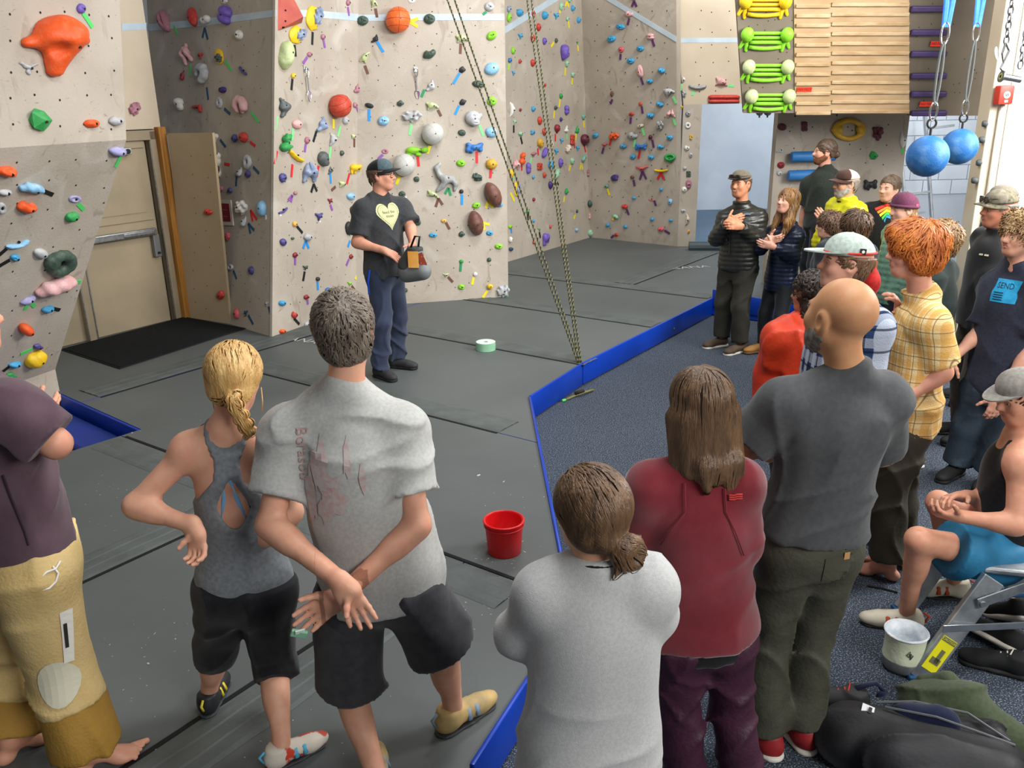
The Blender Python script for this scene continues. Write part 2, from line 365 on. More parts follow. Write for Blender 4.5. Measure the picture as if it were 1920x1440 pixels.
for txt, px_, py_, ang, sz in (('ASANA', 556, 637, 52, .17), ('ASANA', 1288, 502, -36+90, .2)):
    V, F = text_mesh(txt, sz); q = onz(px_, py_, MH); R = rotm(-28 if px_ < 900 else 10)
    o = mesh_obj('mat_lettering', [q+R@v+V3(0, 0, .004) for v in V], F, M('mat_print', 'b9bab5', .7), floor_mat)
# chalk dust smudges on the mats
cv = []; cf = []
for cx_, cy_, n_, s_ in ((985, 1090, 60, .12), (940, 1040, 46, .10), (330, 800, 26, .22), (250, 930, 40, .28), (870, 1130, 30, .1), (350, 1400, 20, .2), (300, 1300, 14, .2), (960, 910, 18, .2), (180, 1000, 18, .2), (290, 1190, 22, .2), (640, 1340, 14, .2), (210, 1260, 10, .2), (770, 700, 6, .3), (1200, 520, 8, .3)):
    q = onz(cx_, cy_, MH+.0015)
    for _ in range(n_):
        c = q+V3(*RNG.normal(0, s_, 2), 0); a = RNG.uniform(0, 6.3); l = RNG.uniform(.002, .007 if RNG.random() < .85 else .02); k = RNG.uniform(.15, .7); n0 = len(cv)
        for t in range(6):
            e = V3(math.cos(t*1.047)*l, math.sin(t*1.047)*l*k, 0)*RNG.uniform(.6, 1); cv.append(c+rotm(math.degrees(a))@e)
        cf.append(tuple(range(n0, n0+6)))
o = mesh_obj('chalk_smudges', cv, cf, M('chalk', 'b4b8b6', .9), floor_mat); o['kind'] = 'stuff'
# ---- walls: polygons in their planes
WALLS = {}
ZT = 4.6
def upto(a, t, z=ZT): t = np.asarray(t); return a+(t-a)*((z-a[2])/(t[2]-a[2]))
def wall(name, pts, mat, key=None, th=.12, holes=()):
    P = [np.asarray(p, float) for p in pts]; n = np.zeros(3)
    for i in range(len(P)): n += np.cross(P[i]-P[0], P[(i+1) % len(P)]-P[0])
    n = nrm(n)
    if np.dot(n, CAMP-P[0]) < 0: n = -n
    b = MB(); b.prism(P, -n*th); o = b.build(name, mat); o['kind'] = 'structure'
    if key: WALLS[key] = (P[0], n, o)
    return o
def vplane(a, c): d = nrm((c-a)*V3(1, 1, 0)); return np.array((d[1], -d[0], 0.))
dn = lambda p, z=0.: V3(p[0], p[1], z)
nC1 = vplane(C0, C1p)
T0 = upto(C0, onplane(516, 0, C0, nC1)); T1 = upto(C1p, onplane(672, 0, C0, nC1))
wall('wall_front_facet', [upto(C0, T0, 0), upto(C1p, T1, 0), T1, T0], mwall, 'C1', .03)
nC2 = nrm(np.cross(C2p-C1p, T1-C1p)); T2 = upto(C2p, onplane(946, 0, C1p, nC2))
wall('wall_front', [upto(C1p, T1, 0), upto(C2p, T2, 0), T2, T1], mwall, 'C2')
b = MB(); bk = V3(-.35, 1.5, 0); b.prism([C2p-V3(0, 0, .2), C2p+bk-V3(0, 0, .2), T2+bk, T2], (-.05, .02, 0)); structure('wall_return', b.build('wall_return', mwall))
nB = nrm(np.cross(pan1-C0, T0-C0))
bp = lambda x, y: onplane(x, y, C0, nB)
wall('wall_side', [upto(C0, T0, 0), T0, upto(bp(289, 252), bp(275, 0)), bp(289, 252), bp(397, 252), pan1, upto(pan1, bp(397, 252), 0)], mwall, 'B', .03)
# corner trims of the front wall
# recess wall D and E
nD = vplane(Dl, DE); TD = upto(DE, onplane(1090, 0, Dl, nD))
wall('wall_recess', [dn(Dl-Dn*1.5), dn(DE), DE, TD, dn(Dl-Dn*1.5, ZT)], mwall, 'D')
nE = nrm(np.cross(E1-DE, TD-DE)); TE = upto(E1, onplane(1268, 0, DE, nE))
wall('wall_back_face', [dn(DE), dn(E1), E1, TE, TD, DE], mwall, 'E')
JL = E1+V3(.27, -.03, 0); zh = ony(1340, 195, JL[1])[2]
wall('wall_pillar', [dn(E1), dn(JL), dn(JL, zh+.4), dn(E1, zh+.4)], mwall, 'F0', .3)
wall('wall_over_doorway', [dn(E1, zh), dn(E1+V3(2.6, -.29, 0), zh), dn(E1+V3(2.6, -.29, 0), ZT), upto(dn(E1, zh), onplane(1266, 0, E1, vplane(E1, E1+V3(2.6, -.29, 0))))], mbeige, 'F', .3)
# campus wall G under the board
GY = 10.4; gx0, gx1 = ony(1457, 240, GY)[0], ony(1703, 240, GY)[0]
wall('wall_under_board', [V3(gx0, GY, 0), V3(gx1, GY, 0), V3(gx1, GY, 2.9), V3(gx0, GY, 2.9)], mwall, 'G', .15)
# back room
wall('wall_backroom', [V3(1.5, 17.9, 0), V3(9.5, 17.9, 0), V3(9.5, 17.9, 4.5), V3(1.5, 17.9, 4.5)], mwhite)
wall('wall_backroom_side', [V3(9.0, 10.0, 0), V3(9.0, 18, 0), V3(9.0, 18, 4.5), V3(9.0, 10.0, 4.5)], mwhite)
b = MB(); b.box((6.05, 15.55, .094), (6.5, 4.9, .188), None, .02); structure('floor_backroom_mat', b.build('floor_backroom_mat', M('backroom_mat', '46647f', .4, '3b566e', 1.5, 4, .1, 6)))
b = MB(); b.tube([V3(2.75, 13.05, .24), V3(4.3, 12.85, .24), V3(6.4, 12.75, .24)], .085, 12); structure('trim_1', b.build('trim_1', M('mat_roll', '39474d', .45)))
# block wall seen through the far opening
bw = empty('wall_blocks', (0, 0, 0)); bw['kind'] = 'structure'
b = MB(); b.box((7.2, 12.62, 1.9), (4.6, .16, 3.8)); b.build('mortar', M('mortar', 'c2cddb', .9), bw)
mbl = M('painted_block', 'dbe6f2', .55, 'd0dcea', 3, 4, .1, 60); meb = None
for r in range(5, 15):
    for c in range(8):
        x = 5.15+c*.41+(.2 if r % 2 else 0); z = .1+r*.205
        if meb is None:
            bb = MB(); bb.box((0, 0, 0), (.40, .03, .196), None, .006); o = bb.build('block', mbl, bw); meb = o.data
        else: o = link(bpy.data.objects.new('block', meb), bw)
        o.location = (x, 12.53, z)
# right wall with its windows (outside the frame save for the last pier)
b = MB()
for y0, y1, z0, z1 in ((-4, 8.0, 0, 1.0), (-4, 8.0, 4.4, 5.2), (-4, .3, 1, 4.4), (6.9, 8.0, 1, 4.4)): b.box((5.75, (y0+y1)/2, (z0+z1)/2), (.2, y1-y0, z1-z0))
structure('wall_right', b.build('wall_right', mbeige))
# pier and window at the frame's edge
cx0 = ony(1880, 60, 8.0); pz = empty('pier', (0, 0, 0))
xl, xr = ony(1872, 100, 8.0)[0], ony(1905, 100, 8.0)[0]
b = MB(); b.box(((xl+xr)/2, 8.1, 2.3), (xr-xl, .2, 4.6), None, .01); structure('wall_pier', b.build('wall_pier', M('pier_paint', 'd9cdb8', .6, 'cdbfa8', 2)))
bpy.data.objects.remove(pz)
xw = ony(1985, 100, 8.0)[0]
b = MB(); b.box(((xr+xw)/2+.02, 8.12, 2.3), (xw-xr, .06, 4.6)); structure('window_1', b.build('window_1', M('daylight_pane', 'ffffff', .4, emit=1.6)))
b = MB(); b.box((xr+.035, 8.05, 2.3), (.06, .12, 4.6), None, .008); structure('trim_2', b.build('trim_2', M('white_frame', 'e9e9e6', .5)))
# wall A: vertical plinth, overhanging panel, upper panel
pb = onz(120, 775, .0)
zp = min(np.linspace(.2, 1, 161), key=lambda z: abs(proj(V3(pb[0], pb[1], z))[1]-692)); pt = V3(pb[0], pb[1], zp)
dA = nrm(ony(237, 262, 6.3)-ony(0, 275, 5.35)); dA = nrm(dA*V3(1, 1, 0))
S = ony(237, 262, 6.3); SL = S-dA*3.2; plL = pt-dA*3.4
wall('wall_left_plinth', [dn(pb), pt, plL, dn(plL)], mwall, 'A0')
wall('wall_left_overhang', [pt, S, SL, plL], mwall, 'A2', .1)
UT = upto(S, ony(224, 0, 6.34)); wall('wall_left_upper', [S, UT, UT-dA*3.2, SL], mwall, 'A1', .1)
# side closure of wall A
# alcove with the double door
dd = nrm((pan0-door1)*V3(1, 1, 0)); nd = np.array((dd[1], -dd[0], 0.))
if np.dot(nd, CAMP-pan0) < 0: nd = -nd
def dw(s, z, o=0.): return V3(*(pan0-dd*s)[:2], z)+nd*o            # s metres from the corner along the door wall
RD = np.stack([dd, nd, (0, 0, 1)], 1)
zhd = onplane(288, 245, pan0, nd)[2]
wall('wall_alcove', [dw(-.1, 0, -.1), dw(3.2, 0, -.1), dw(3.2, zhd+.1, -.1), dw(-.1, zhd+.1, -.1)], mbeige, None, .1)
sR = -np.dot(onplane(291, 200, pan0, nd)-pan0, dd); b = MB(); b.box(dw((sR+3.2)/2, (zhd+ZT)/2+.02, -.02), (3.2-sR, .12, ZT-zhd), RD); structure('wall_alcove_upper', b.build('wall_alcove_upper', mbeige)); WALLS['AU'] = (dw(0, 3, .04), nd, None)
def door_leaf(name, s0, s1):
    d = empty(name, dw((s0+s1)/2, MH)); d['kind'] = 'structure'; loc = np.array(d.location)
    W = s1-s0; H = zhd-MH-.1
    b = MB(); b.box(V3(0, 0, H/2)-nd*.03, (W-.01, .045, H), RD, .004); b.build('door_slab', mdoor, d)
    b = MB()
    for z in (H*.60, H*.985): b.box(V3(0, 0, z)+nd*.0, (W-.06, .02, .07), RD, .004)
    b.box(V3(0, 0, H*.79)+nd*(-.004), (W-.2, .012, H*.33), RD, .004)
    b.build('raised_panel', mdoor, d)
    b = MB(); b.box(V3(0, 0, H*.52)+nd*.05, (W*.86, .05, .075), RD, .012); b.box(dd*W*.2+V3(0, 0, H*.52)+nd*.06, (W*.4, .05, .05), RD, .012); bar = b.build('panic_bar', mmetal, d)
    b = MB(); b.box(dd*(W/2-.07)+V3(0, 0, H*.44)+nd*.03, (.075, .05, .24), RD, .008); k = b.build('lock_case', M('lock_grey', '84878a', .4, metal=.6), d)
    b = MB(); b.lathe([(0, .03), (.012, .03), (.012, 0)], dd*(W/2-.07)+V3(0, 0, H*.40)+nd*.05, 10, frame_from(nd)); b.build('keyhole', mdark, k)
    b = MB(); b.box(dd*(W*.1)+V3(0, 0, H*.955)+nd*.05, (.3, .06, .07), RD, .012); b.build('door_closer', M('closer_grey', 'b4b3ae', .4, metal=.5), d)
    b = MB(); b.lathe([(0, .012), (.025, .012), (.025, 0)], dd*(W*.1+.1)+V3(0, 0, H*.955)+nd*.08, 14, frame_from(nd)); b.build('closer_cap', mdark, d)
    return d
door_leaf('door_1', .16, 1.07); door_leaf('door_2', 1.13, 2.03)
b = MB()
for s in (.08, 1.10, 2.1): b.box(dw(s, zhd/2+.05, 0), (.10 if s < 2 else .1, .09, zhd-.1), RD, .006)
b.box(dw(1.1, zhd-.04, 0), (2.2, .09, .10), RD, .006);  structure('trim_4', b.build('trim_4', mframe))
b = MB()
for s in (1.055, 1.145, .14): b.box(dw(s, zhd/2, .048), (.012, .012, zhd-.2), RD)
structure('trim_5', b.build('trim_5', mmetal))
# hinged panel with bare timber edge
npn = vplane(pan0, pan1); npn = npn if np.dot(npn, CAMP-pan0) > 0 else -npn; dp = nrm((pan1-pan0)*V3(1, 1, 0)); RP = np.stack([dp, npn, (0, 0, 1)], 1)
Wp = np.linalg.norm(pan1-pan0); zb = bp(350, 252)[2]
wall('wall_access_panel', [dn(pan0+dp*.05, .2), onplane(432, 609, pan0, npn), onplane(398, 249, pan0, npn), onplane(314, 250, pan0, npn)], M('access_panel_ply', 'b9a68a', .6, 'ad9878', 1.2, 5, .1, 30), 'P', .03)
mtimb = M('timber', 'b07a35', .55, '8f5d22', 3, 6, .1, 20, stretch=(8, 8, .7))
b = MB(); b.box(dn(pan0+dp*.07, (zb+.2)/2)+npn*.02, (.07, .09, zb), RP, .004); structure('trim_6', b.build('trim_6', mtimb))
b = MB()
for z in (.55, 1.3, 2.0): b.box(dn(pan0+dp*.055, z)+npn*.012, (.02, .03, .11), RP)
structure('trim_7', b.build('trim_7', mdark))
# pale blue painted bands on the walls
def band(key, pts, w_, name='painted_band'):
    P, n, wo = WALLS[key]; b = MB()
    for (x0, y0), (x1, y1) in zip(pts[:-1], pts[1:]):
        q = [onplane(x0, y0-w_/2, P, n), onplane(x1, y1-w_/2, P, n), onplane(x1, y1+w_/2, P, n), onplane(x0, y0+w_/2, P, n)]; b.prism([p+n*.003 for p in q], -n*.006)
    o = b.build(name, mband, wo if wo else bpy.data.objects['wall_alcove_upper'])
band('AU', [(228, 51), (274, 49)], 13); band('B', [(277, 52), (390, 41), (515, 25)], 13); band('C1', [(516, 24), (590, 26), (672, 33)], 13); band('C2', [(673, 34), (800, 32), (945, 32)], 12)
band('D', [(944, 58), (1050, -8)], 13); band('E', [(1135, -6), (1268, 74)], 10); band('F', [(1269, 76), (1400, 75)], 9)
# threaded bolt holes
def holes(key, x0, x1, y0, y1, nx, ny, poly=None, jit=.25, r=.0065):
    P, n, wo = WALLS[key]; V = []; F = []; R = frame_from(n)
    for i in range(nx):
        for j in range(ny):
            x = x0+(x1-x0)*(i+.5+RNG.uniform(-jit, jit))/nx; y = y0+(y1-y0)*(j+.5+RNG.uniform(-jit, jit))/ny
            if poly and not poly(x, y): continue
            c = onplane(x, y, P, n)+n*.0012; k = len(V)
            for t in range(8): V.append(c+R@V3(math.cos(t*.785)*r, math.sin(t*.785)*r, 0))
            F.append(tuple(range(k, k+8)))
    o = mesh_obj('bolt_holes', V, F, hole_m, wo); o['kind'] = 'stuff'
holes('A1', 0, 232, 0, 262, 5, 5, lambda x, y: x < 222+y*.05, .15, .008); holes('A2', 0, 235, 285, 690, 4, 10, lambda x, y: x < 232-(y-262)*.31, .2, .008)
holes('B', 300, 505, 5, 245, 6, 7, None, .3, .006); holes('B', 415, 505, 260, 610, 3, 12, lambda x, y: x > 405+(y-250)*.08, .3, .006)
holes('C1', 525, 668, 5, 590, 5, 18, lambda x, y: y < 622-(x-510)*.34); holes('C2', 685, 940, 5, 550, 7, 16)
holes('D', 955, 1090, 5, 440, 6, 15, lambda x, y: y < 485-(x-955)*.3, .25, .008); holes('E', 1105, 1262, 5, 440, 6, 15, None, .12, .009); holes('F', 1295, 1380, 10, 190, 3, 6, None, .2, .009)
holes('G', 1470, 1690, 225, 400, 5, 5, None, .3, .008); holes('P', 350, 405, 280, 590, 2, 9, lambda x, y: x > 325+(y-250)*.1, .2, .006)

# black doormat before the double door
q = [onz(*p_, MH+.002) for p_ in ((118, 656), (226, 691), (458, 617), (346, 596))]; c = sum(q)/4; dm = empty('doormat', c)
b = MB(); b.prism([p_-c for p_ in q], (0, 0, .014)); b.build('mat_pad', M('doormat_ribbed', '1b1c1d', .95, '242628', 90, 2, .6, 160, spec=.1), dm)
b = MB(); b.prism([(p_-c)*1.02 for p_ in q], (0, 0, .008)); b.build('rubber_edge', mdark, dm)
tag(dm, 'large black ribbed doormat in front of the double doors', 'doormat')
# ============================================================ climbing holds
ZC = [(V3(0, 0, -.02), V3(0, 0, -1.))]
def chain(pts, rs, k=.12): return [cone(V3(*pts[i]), V3(*pts[i+1]), rs[i], rs[i+1], k) for i in range(len(pts)-1)]
def wob(a, f, s):
    r = np.random.default_rng(s); ph = r.uniform(0, 6, (5, 3)); fr = r.uniform(.6, 1.5, (5, 3))*f
    def g(X, Y, Z): return sum(np.sin(X*fr[i, 0]+ph[i, 0])*np.sin(Y*fr[i, 1]+ph[i, 1])*np.sin(Z*fr[i, 2]+ph[i, 2]) for i in range(5))*a/1.6
    return g
arc = lambda a0, a1, n, rx=.75, ry=.75, z=.2: [(rx*math.cos(math.radians(a0+(a1-a0)*i/(n-1))), ry*math.sin(math.radians(a0+(a1-a0)*i/(n-1))), z) for i in range(n)]
E_ = lambda c, r, k=.15, sub=False, R=None: ell(V3(*c), r, R, k, (), sub)
PD = dict(
 blob=([E_((0, 0, .1), (.95, .9, .8))], wob(.18, 3, 1)),
 oval=([E_((0, 0, .05), (1, 1, .75))], wob(.04, 2.5, 2)),
 ball=([E_((0, 0, .62), (1, 1, 1))], None),
 jug=([E_((0, -.05, .1), (1, .9, .95)), E_((.05, .62, .95), (.7, .42, .5), .2, True)], wob(.08, 3, 3)),
 pocket=([E_((0, 0, .05), (.98, .95, .8)), E_((-.3, .1, .8), .26, .06, True), E_((.35, -.25, .7), .22, .06, True), E_((.2, .45, .66), .17, .05, True)], wob(.06, 3, 4)),
 crimp=([E_((0, -.2, .1), (1, .75, .75)), E_((0, .75, .9), (1.3, .6, .7), .1, True)], wob(.05, 3, 5)),
 bean=(chain(arc(200, 340, 6, .72, .8, .15), [.22, .32, .36, .36, .32, .24]), wob(.05, 3, 6)),
 sausage=(chain([(-.95, -.35, .15), (-.4, 0, .3), (.2, .12, .35), (.9, .1, .2)], [.28, .42, .46, .36]), wob(.04, 4, 7)),
 donut=(chain(arc(0, 360, 13, .66, .66, .15), [.34]*13, .1), wob(.06, 4, 8)),
 moon=([E_((0, 0, .1), (1, .9, .8)), E_((.35, .75, .7), (.75, .55, .8), .1, True)], wob(.05, 3, 9)),
 leaf=(chain([(-1, 0, 0), (-.2, 0, .1), (.2, 0, .1), (1, 0, 0)], [.08, .85, .85, .08], .1), wob(.04, 4, 10)),
 fin=(chain([(-.8, -.6, .1), (.1, -.5, .2), (.6, .85, .05)], [.3, .42, .14], .3)+[E_((.1, -.1, .1), (.6, .6, .5), .3)], wob(.08, 3, 11)),
 tri=(chain([(-.9, .5, .1), (0, .15, .3), (.9, .6, .1)], [.22, .4, .22])+[cone(V3(0, .2, .25), V3(-.1, -.85, .1), .38, .16, .2)], wob(.04, 3, 12)),
 wings=(chain([(-.25, .9, .1), (-.5, 0, .35), (-.75, -.8, .1)], [.12, .4, .18])+chain([(.2, .85, .1), (.4, 0, .35), (.75, -.75, .1)], [.14, .4, .22]), wob(.07, 4, 13)),
 rock=([E_((0, 0, .1), (.9, .85, .7)), E_((.4, .3, .4), (.5, .5, .4), .1), E_((-.4, -.2, .45), (.45, .5, .35), .1)], wob(.25, 4.5, 14)),
 skull=([E_((-.1, .3, .3), (.75, .65, .75)), E_((.2, -.45, .25), (.5, .5, .5)), E_((.0, -.05, .95), .2, .06, True), E_((.5, -.1, .8), .18, .06, True), E_((.3, -.7, .8), (.3, .08, .3), .04, True)], None),
 dino=(chain([(-.85, .4, .1), (-.3, .1, .3), (.3, 0, .3), (.95, -.25, .1)], [.25, .5, .4, .14])+[cone(V3(-.3, .2, .3), V3(-.8, -.6, .15), .28, .14, .15), E_((.55, -.2, .5), (.5, .09, .5), .05, True)], wob(.05, 4, 15)),
 antler=(chain([(-.9, .75, .1), (-.2, .1, .2), (.9, .6, .1)], [.18, .28, .2])+[cone(V3(0, .1, .2), V3(.05, -.95, .1), .3, .2, .15)], wob(.08, 5, 16)),
 horseshoe=(chain(arc(-70, 200, 8, .62, .6, .2), [.2, .34, .38, .38, .38, .36, .33, .26]), wob(.05, 4, 17)),
 brick=([cone(V3(-.7, y, .2), V3(.7, y*.95, .2), .3, .3, .06) for y in (-.75, -.25, .25, .75)]+[E_((0, 0, 0), (.8, .8, .35))], wob(.1, 6, 18)),
 brain=([E_((0, 0, .15), (.95, .92, .8))], lambda X, Y, Z: .06*np.sin(9*X+2*np.sin(6*Y))*np.cos(8*Y+2*np.sin(5*X))),
 face=([E_((0, .1, .2), (.85, .85, .7)), E_((.2, -.5, .45), (.5, .4, .5)), E_((.85, .4, .15), (.22, .3, .2), .08), E_((0, .3, .92), .2, .08, True), E_((.5, .3, .8), .18, .08, True), E_((.3, -.55, 1), (.35, .06, .3), .04, True)], None),
 frog=([E_((-.1, -.5, .25), (.8, .5, .6)), E_((0, .4, .4), (.55, .45, .55)), E_((-.2, .8, .6), .22, .08), E_((.35, .75, .6), .22, .08), E_((.65, -.45, .4), (.3, .2, .3), .1), E_((.1, .25, .95), (.5, .06, .3), .04, True)], None),
 turtle=([E_((-.35, .1, .2), (.65, .65, .6)), E_((.65, .15, .4), (.36, .5, .45), .08), E_((-.75, -.55, .1), (.25, .4, .3), .1), E_((.1, -.65, .15), (.3, .35, .3), .1), E_((.85, 0, .85), (.3, .05, .2), .03, True)], wob(.03, 6, 19)),
 elephant=([E_((-.2, .2, .25), (.75, .65, .6)), cone(V3(-.6, 0, .2), V3(-.65, -.85, .2), .25, .2, .08), cone(V3(.0, 0, .2), V3(-.05, -.8, .2), .25, .2, .08), E_((.55, .35, .4), (.4, .45, .45), .1)]+chain([(.75, .2, .4), (.95, -.3, .35), (.75, -.55, .3)], [.2, .15, .1], .06)+[E_((.35, .35, .7), (.14, .35, .2), .05)], None),
 bone=(chain([(-.55, .1, .2), (0, 0, .35), (.6, .2, .2)], [.4, .45, .4])+[E_((-.75, .5, .3), .32, .08), E_((-.8, -.3, .3), (.3, .5, .35), .08), E_((-.35, -.55, .3), (.22, .4, .3), .08), E_((.8, .5, .25), .32, .08), E_((.75, -.3, .25), (.28, .4, .3), .08)], None),
 football=(chain([(-1, 0, .2), (-.45, 0, .45), (0, 0, .5), (.45, 0, .45), (1, 0, .2)], [.06, .68, .86, .68, .06], .35), None),
 cup=([E_((0, .1, .2), (.95, .85, .8)), E_((.25, .25, .9), (.55, .42, .75), .1, True), cone(V3(0, -.3, .15), V3(.1, -.95, .05), .45, .2, .2)], None),
 can=([cone(V3(-.6, -.1, .2), V3(.6, .15, .3), .5, .45, .1), E_((-.95, -.1, .25), .28, .06, True)], wob(.05, 4, 20)),
 spoon=([E_((0, 0, 0), (.95, .95, .4)), E_((-.1, .15, .5), (.6, .6, .4), .08, True)], None),
 jib=([E_((0, 0, .2), (.95, .95, .8))], wob(.05, 2.5, 21)),
 banana=(sum([chain(arc(200, 345, 6, .8, .7+.22*j, .15+.14*(1-abs(j-1))), [.1, .24, .28, .28, .22, .1]) for j in range(3)], []), None),
 trisk=(chain([(-.55, .9, .1), (-.85, .6, .15), (-.6, .15, .2), (-.1, -.2, .3)], [.14, .2, .22, .28])+chain([(-.1, -.2, .3), (.5, -.15, .2), (.85, -.5, .15), (.75, -.9, .1)], [.28, .22, .2, .13])+chain([(-.1, -.2, .3), (-.3, -.6, .2), (-.75, -.95, .1)], [.28, .22, .15]), None),
 mush=([E_((0, .38, .15), (.72, .56, .75), .25), cone(V3(0, .15, .2), V3(.92, .12, .08), .36, .16, .25), cone(V3(0, .15, .2), V3(-.92, .08, .08), .36, .16, .25), cone(V3(0, .2, .25), V3(-.08, -.82, .1), .62, .26, .25), E_((-.42, -.22, .9), (.4, .34, .55), .12, True), E_((.5, -.5, .9), (.3, .3, .5), .15, True)], wob(.03, 4, 22)),
 rail=([cone(V3(-1, .3, .25), V3(1, .3, .25), .42, .42, .1), cone(V3(-1, -.5, .2), V3(1, -.5, .2), .4, .4, .1), E_((-1.05, .3, .3), .2, .05, True)], None),
 shard=(chain([(-.1, .95, .05), (.2, .2, .3), (0, -.3, .25), (-.4, -1, .05)], [.15, .45, .4, .08]), wob(.12, 5, 23)),
 tear=(chain([(.05, .35, .2), (0, -.1, .3), (-.15, -.95, .05)], [.75, .6, .1], .2), wob(.05, 5, 24)),
 shell=([E_((0, 0, .1), (1, .8, .7)), E_((.1, .3, .85), (.7, .2, .4), .06, True), E_((0, -.25, .8), (.8, .13, .35), .06, True)], wob(.05, 3, 25)),
 cheek=([E_((-.05, .3, .15), (.9, .55, .75), .06), E_((.05, -.38, .15), (.9, .5, .7), .06)], wob(.02, 20, 26)),
 ring=(chain(arc(0, 360, 17, .82, .72, .2), [.2]*17, .05)+[E_((-.62, 0, .3), (.22, .35, .3), .1), E_((.62, 0, .3), (.22, .35, .3), .1)], wob(.03, 6, 27)),
 grapes=([E_((x, y, .3+.1*((i*7) % 3)), .3, .05) for i, (x, y) in enumerate(((-.6, .6), (0, .65), (.6, .6), (-.4, .1), (.3, .1), (-.1, -.35), (.4, -.45), (0, -.75), (-.6, -.3), (.75, .15)))], None),
 boot=(chain([(-.85, .1, .15), (-.1, .2, .25), (.5, .3, .2), (.65, -.7, .15)], [.35, .3, .28, .3], .1), wob(.05, 4, 28)),
)
_pc = {}
def proto(t, fine):
    if (t, fine) in _pc: return _pc[(t, fine)]
    pr, dp = PD[t]; h = {0: .26, 1: .14, 2: .075}[fine]
    V, F = surface(pr, h, disp=dp, gfun=lambda X, Y, Z: -Z-.02)
    m = np.abs(V[:, :2]).max(0); V = V/np.array([m[0], m[1], (m[0]*m[1])**.5])
    d = (V[:, 0]-.14)**2+(V[:, 1]+.06)**2; c = np.argsort(d)[:6]; bz = V[c, 2].max(); b = V3(.14, -.06, bz)
    _pc[(t, fine)] = (V, F, b); return _pc[(t, fine)]
HC = dict(red='c23a32', dred='8e2430', orange='ef5a22', yellow='eec21c', lime='86cf2c', green='2f9a4c', dgreen='3d5145', mint='8fc3a0', pgreen='bccb8e', teal='6fa596', blue='3f9fd0', dblue='2f6fb8', lblue='86bbdf', navy='26405e',
          indigo='4c4684', purple='6f57b5', dpurple='3f2d72', lav='9c98c6', pink='dba6a6', mauve='a9707f', pinkred='cf5a63', white='e6e4de', silver='b3b5b8', grey='9a9c9d', slate='7d90b0', dark='2b2d30', brown='6e463b', tan='cfa02c', beige='d8c8b2', maroon='5e2230', dgrey='555b5c', rust='c8452e', cream='ece8d8', amber='e8b04a', brick='c4402e', pale='c6c6c1', volley='ef6a2a')
CNAME = dict(red='red', dred='dark red', orange='orange', yellow='yellow', lime='lime green', green='green', dgreen='dark green', mint='mint green', pgreen='pale green', teal='teal', blue='sky blue', dblue='blue', lblue='pale blue', navy='navy', indigo='indigo', purple='purple', dpurple='deep purple', lav='lavender', pink='pale pink', mauve='mauve', pinkred='coral pink', white='white', silver='silvery', grey='grey', slate='slate blue', dark='black', brown='brown', tan='golden', beige='beige', maroon='maroon', dgrey='charcoal', rust='rust red', cream='cream', amber='amber', brick='brick red', pale='pale grey', volley='orange')
CHALKY = set('lblue lav pink silver pgreen white slate beige grey mint'.split())
def hmat(c):
    a = HC[c]; v = [int(a[i:i+2], 16) for i in (0, 2, 4)]
    k = .45 if c in CHALKY else .16; t = ''.join('%02x' % int(x+(225-x)*k) for x in v) if c not in ('dark',) else '3a3c40'
    return M('hold_'+c, a, .5, t, 26, 4, .25, 70, lo=.45, hi=.75)
TC = dict(g='52d06a', lg='7fe08c', v='8d55a8', dv='5b2f66', k='17181a', n='1d4f72', b='1f8fe0', y='f0dc1e', br='6a4434', r='d6242c', dg='1e8a58', w='e4e4e4', lm='9be03a')
TNAME = dict(g='bright green', lg='light green', v='violet', dv='dark violet', k='black', n='navy', b='blue', y='yellow', br='brown', r='red', dg='dark green', w='white', lm='lime')
NOUN = dict(blob='lumpy', oval='smooth oval', ball='ball-shaped', jug='scooped jug', pocket='pocketed', crimp='ledge-shaped', bean='bean-shaped', sausage='long sausage-shaped', donut='ring-shaped', moon='crescent', leaf='leaf-shaped', fin='fin-shaped', tri='three-cornered', wings='winged', rock='rough rock-like', skull='skull-shaped', dino='dinosaur-head', antler='antler-shaped', horseshoe='horseshoe-shaped', brick='ridged block', brain='brain-like', face='ape-face', frog='frog-shaped', turtle='turtle-shaped', elephant='elephant-shaped', bone='paw-shaped', football='football-shaped', cup='deep cup-shaped', can='can-shaped', spoon='dished oval', jib='small round', banana='banana-bunch', trisk='three-armed', mush='big mushroom-cap', rail='long rail', shard='splinter-shaped', tear='teardrop', shell='ribbed shell-like', cheek='two-lobed', ring='large ring-shaped', grapes='grape-cluster', boot='boot-shaped')
WNAME = dict(A1='panel above the overhang', A2='overhanging panel', B='shaded side wall', C1='narrow front facet', C2='broad front wall', D='recess wall', E='far shaded wall', F0='doorway pillar', F='wall over the doorway', G='wall below the campus board', P='hinged access panel', AU='wall over the doors')
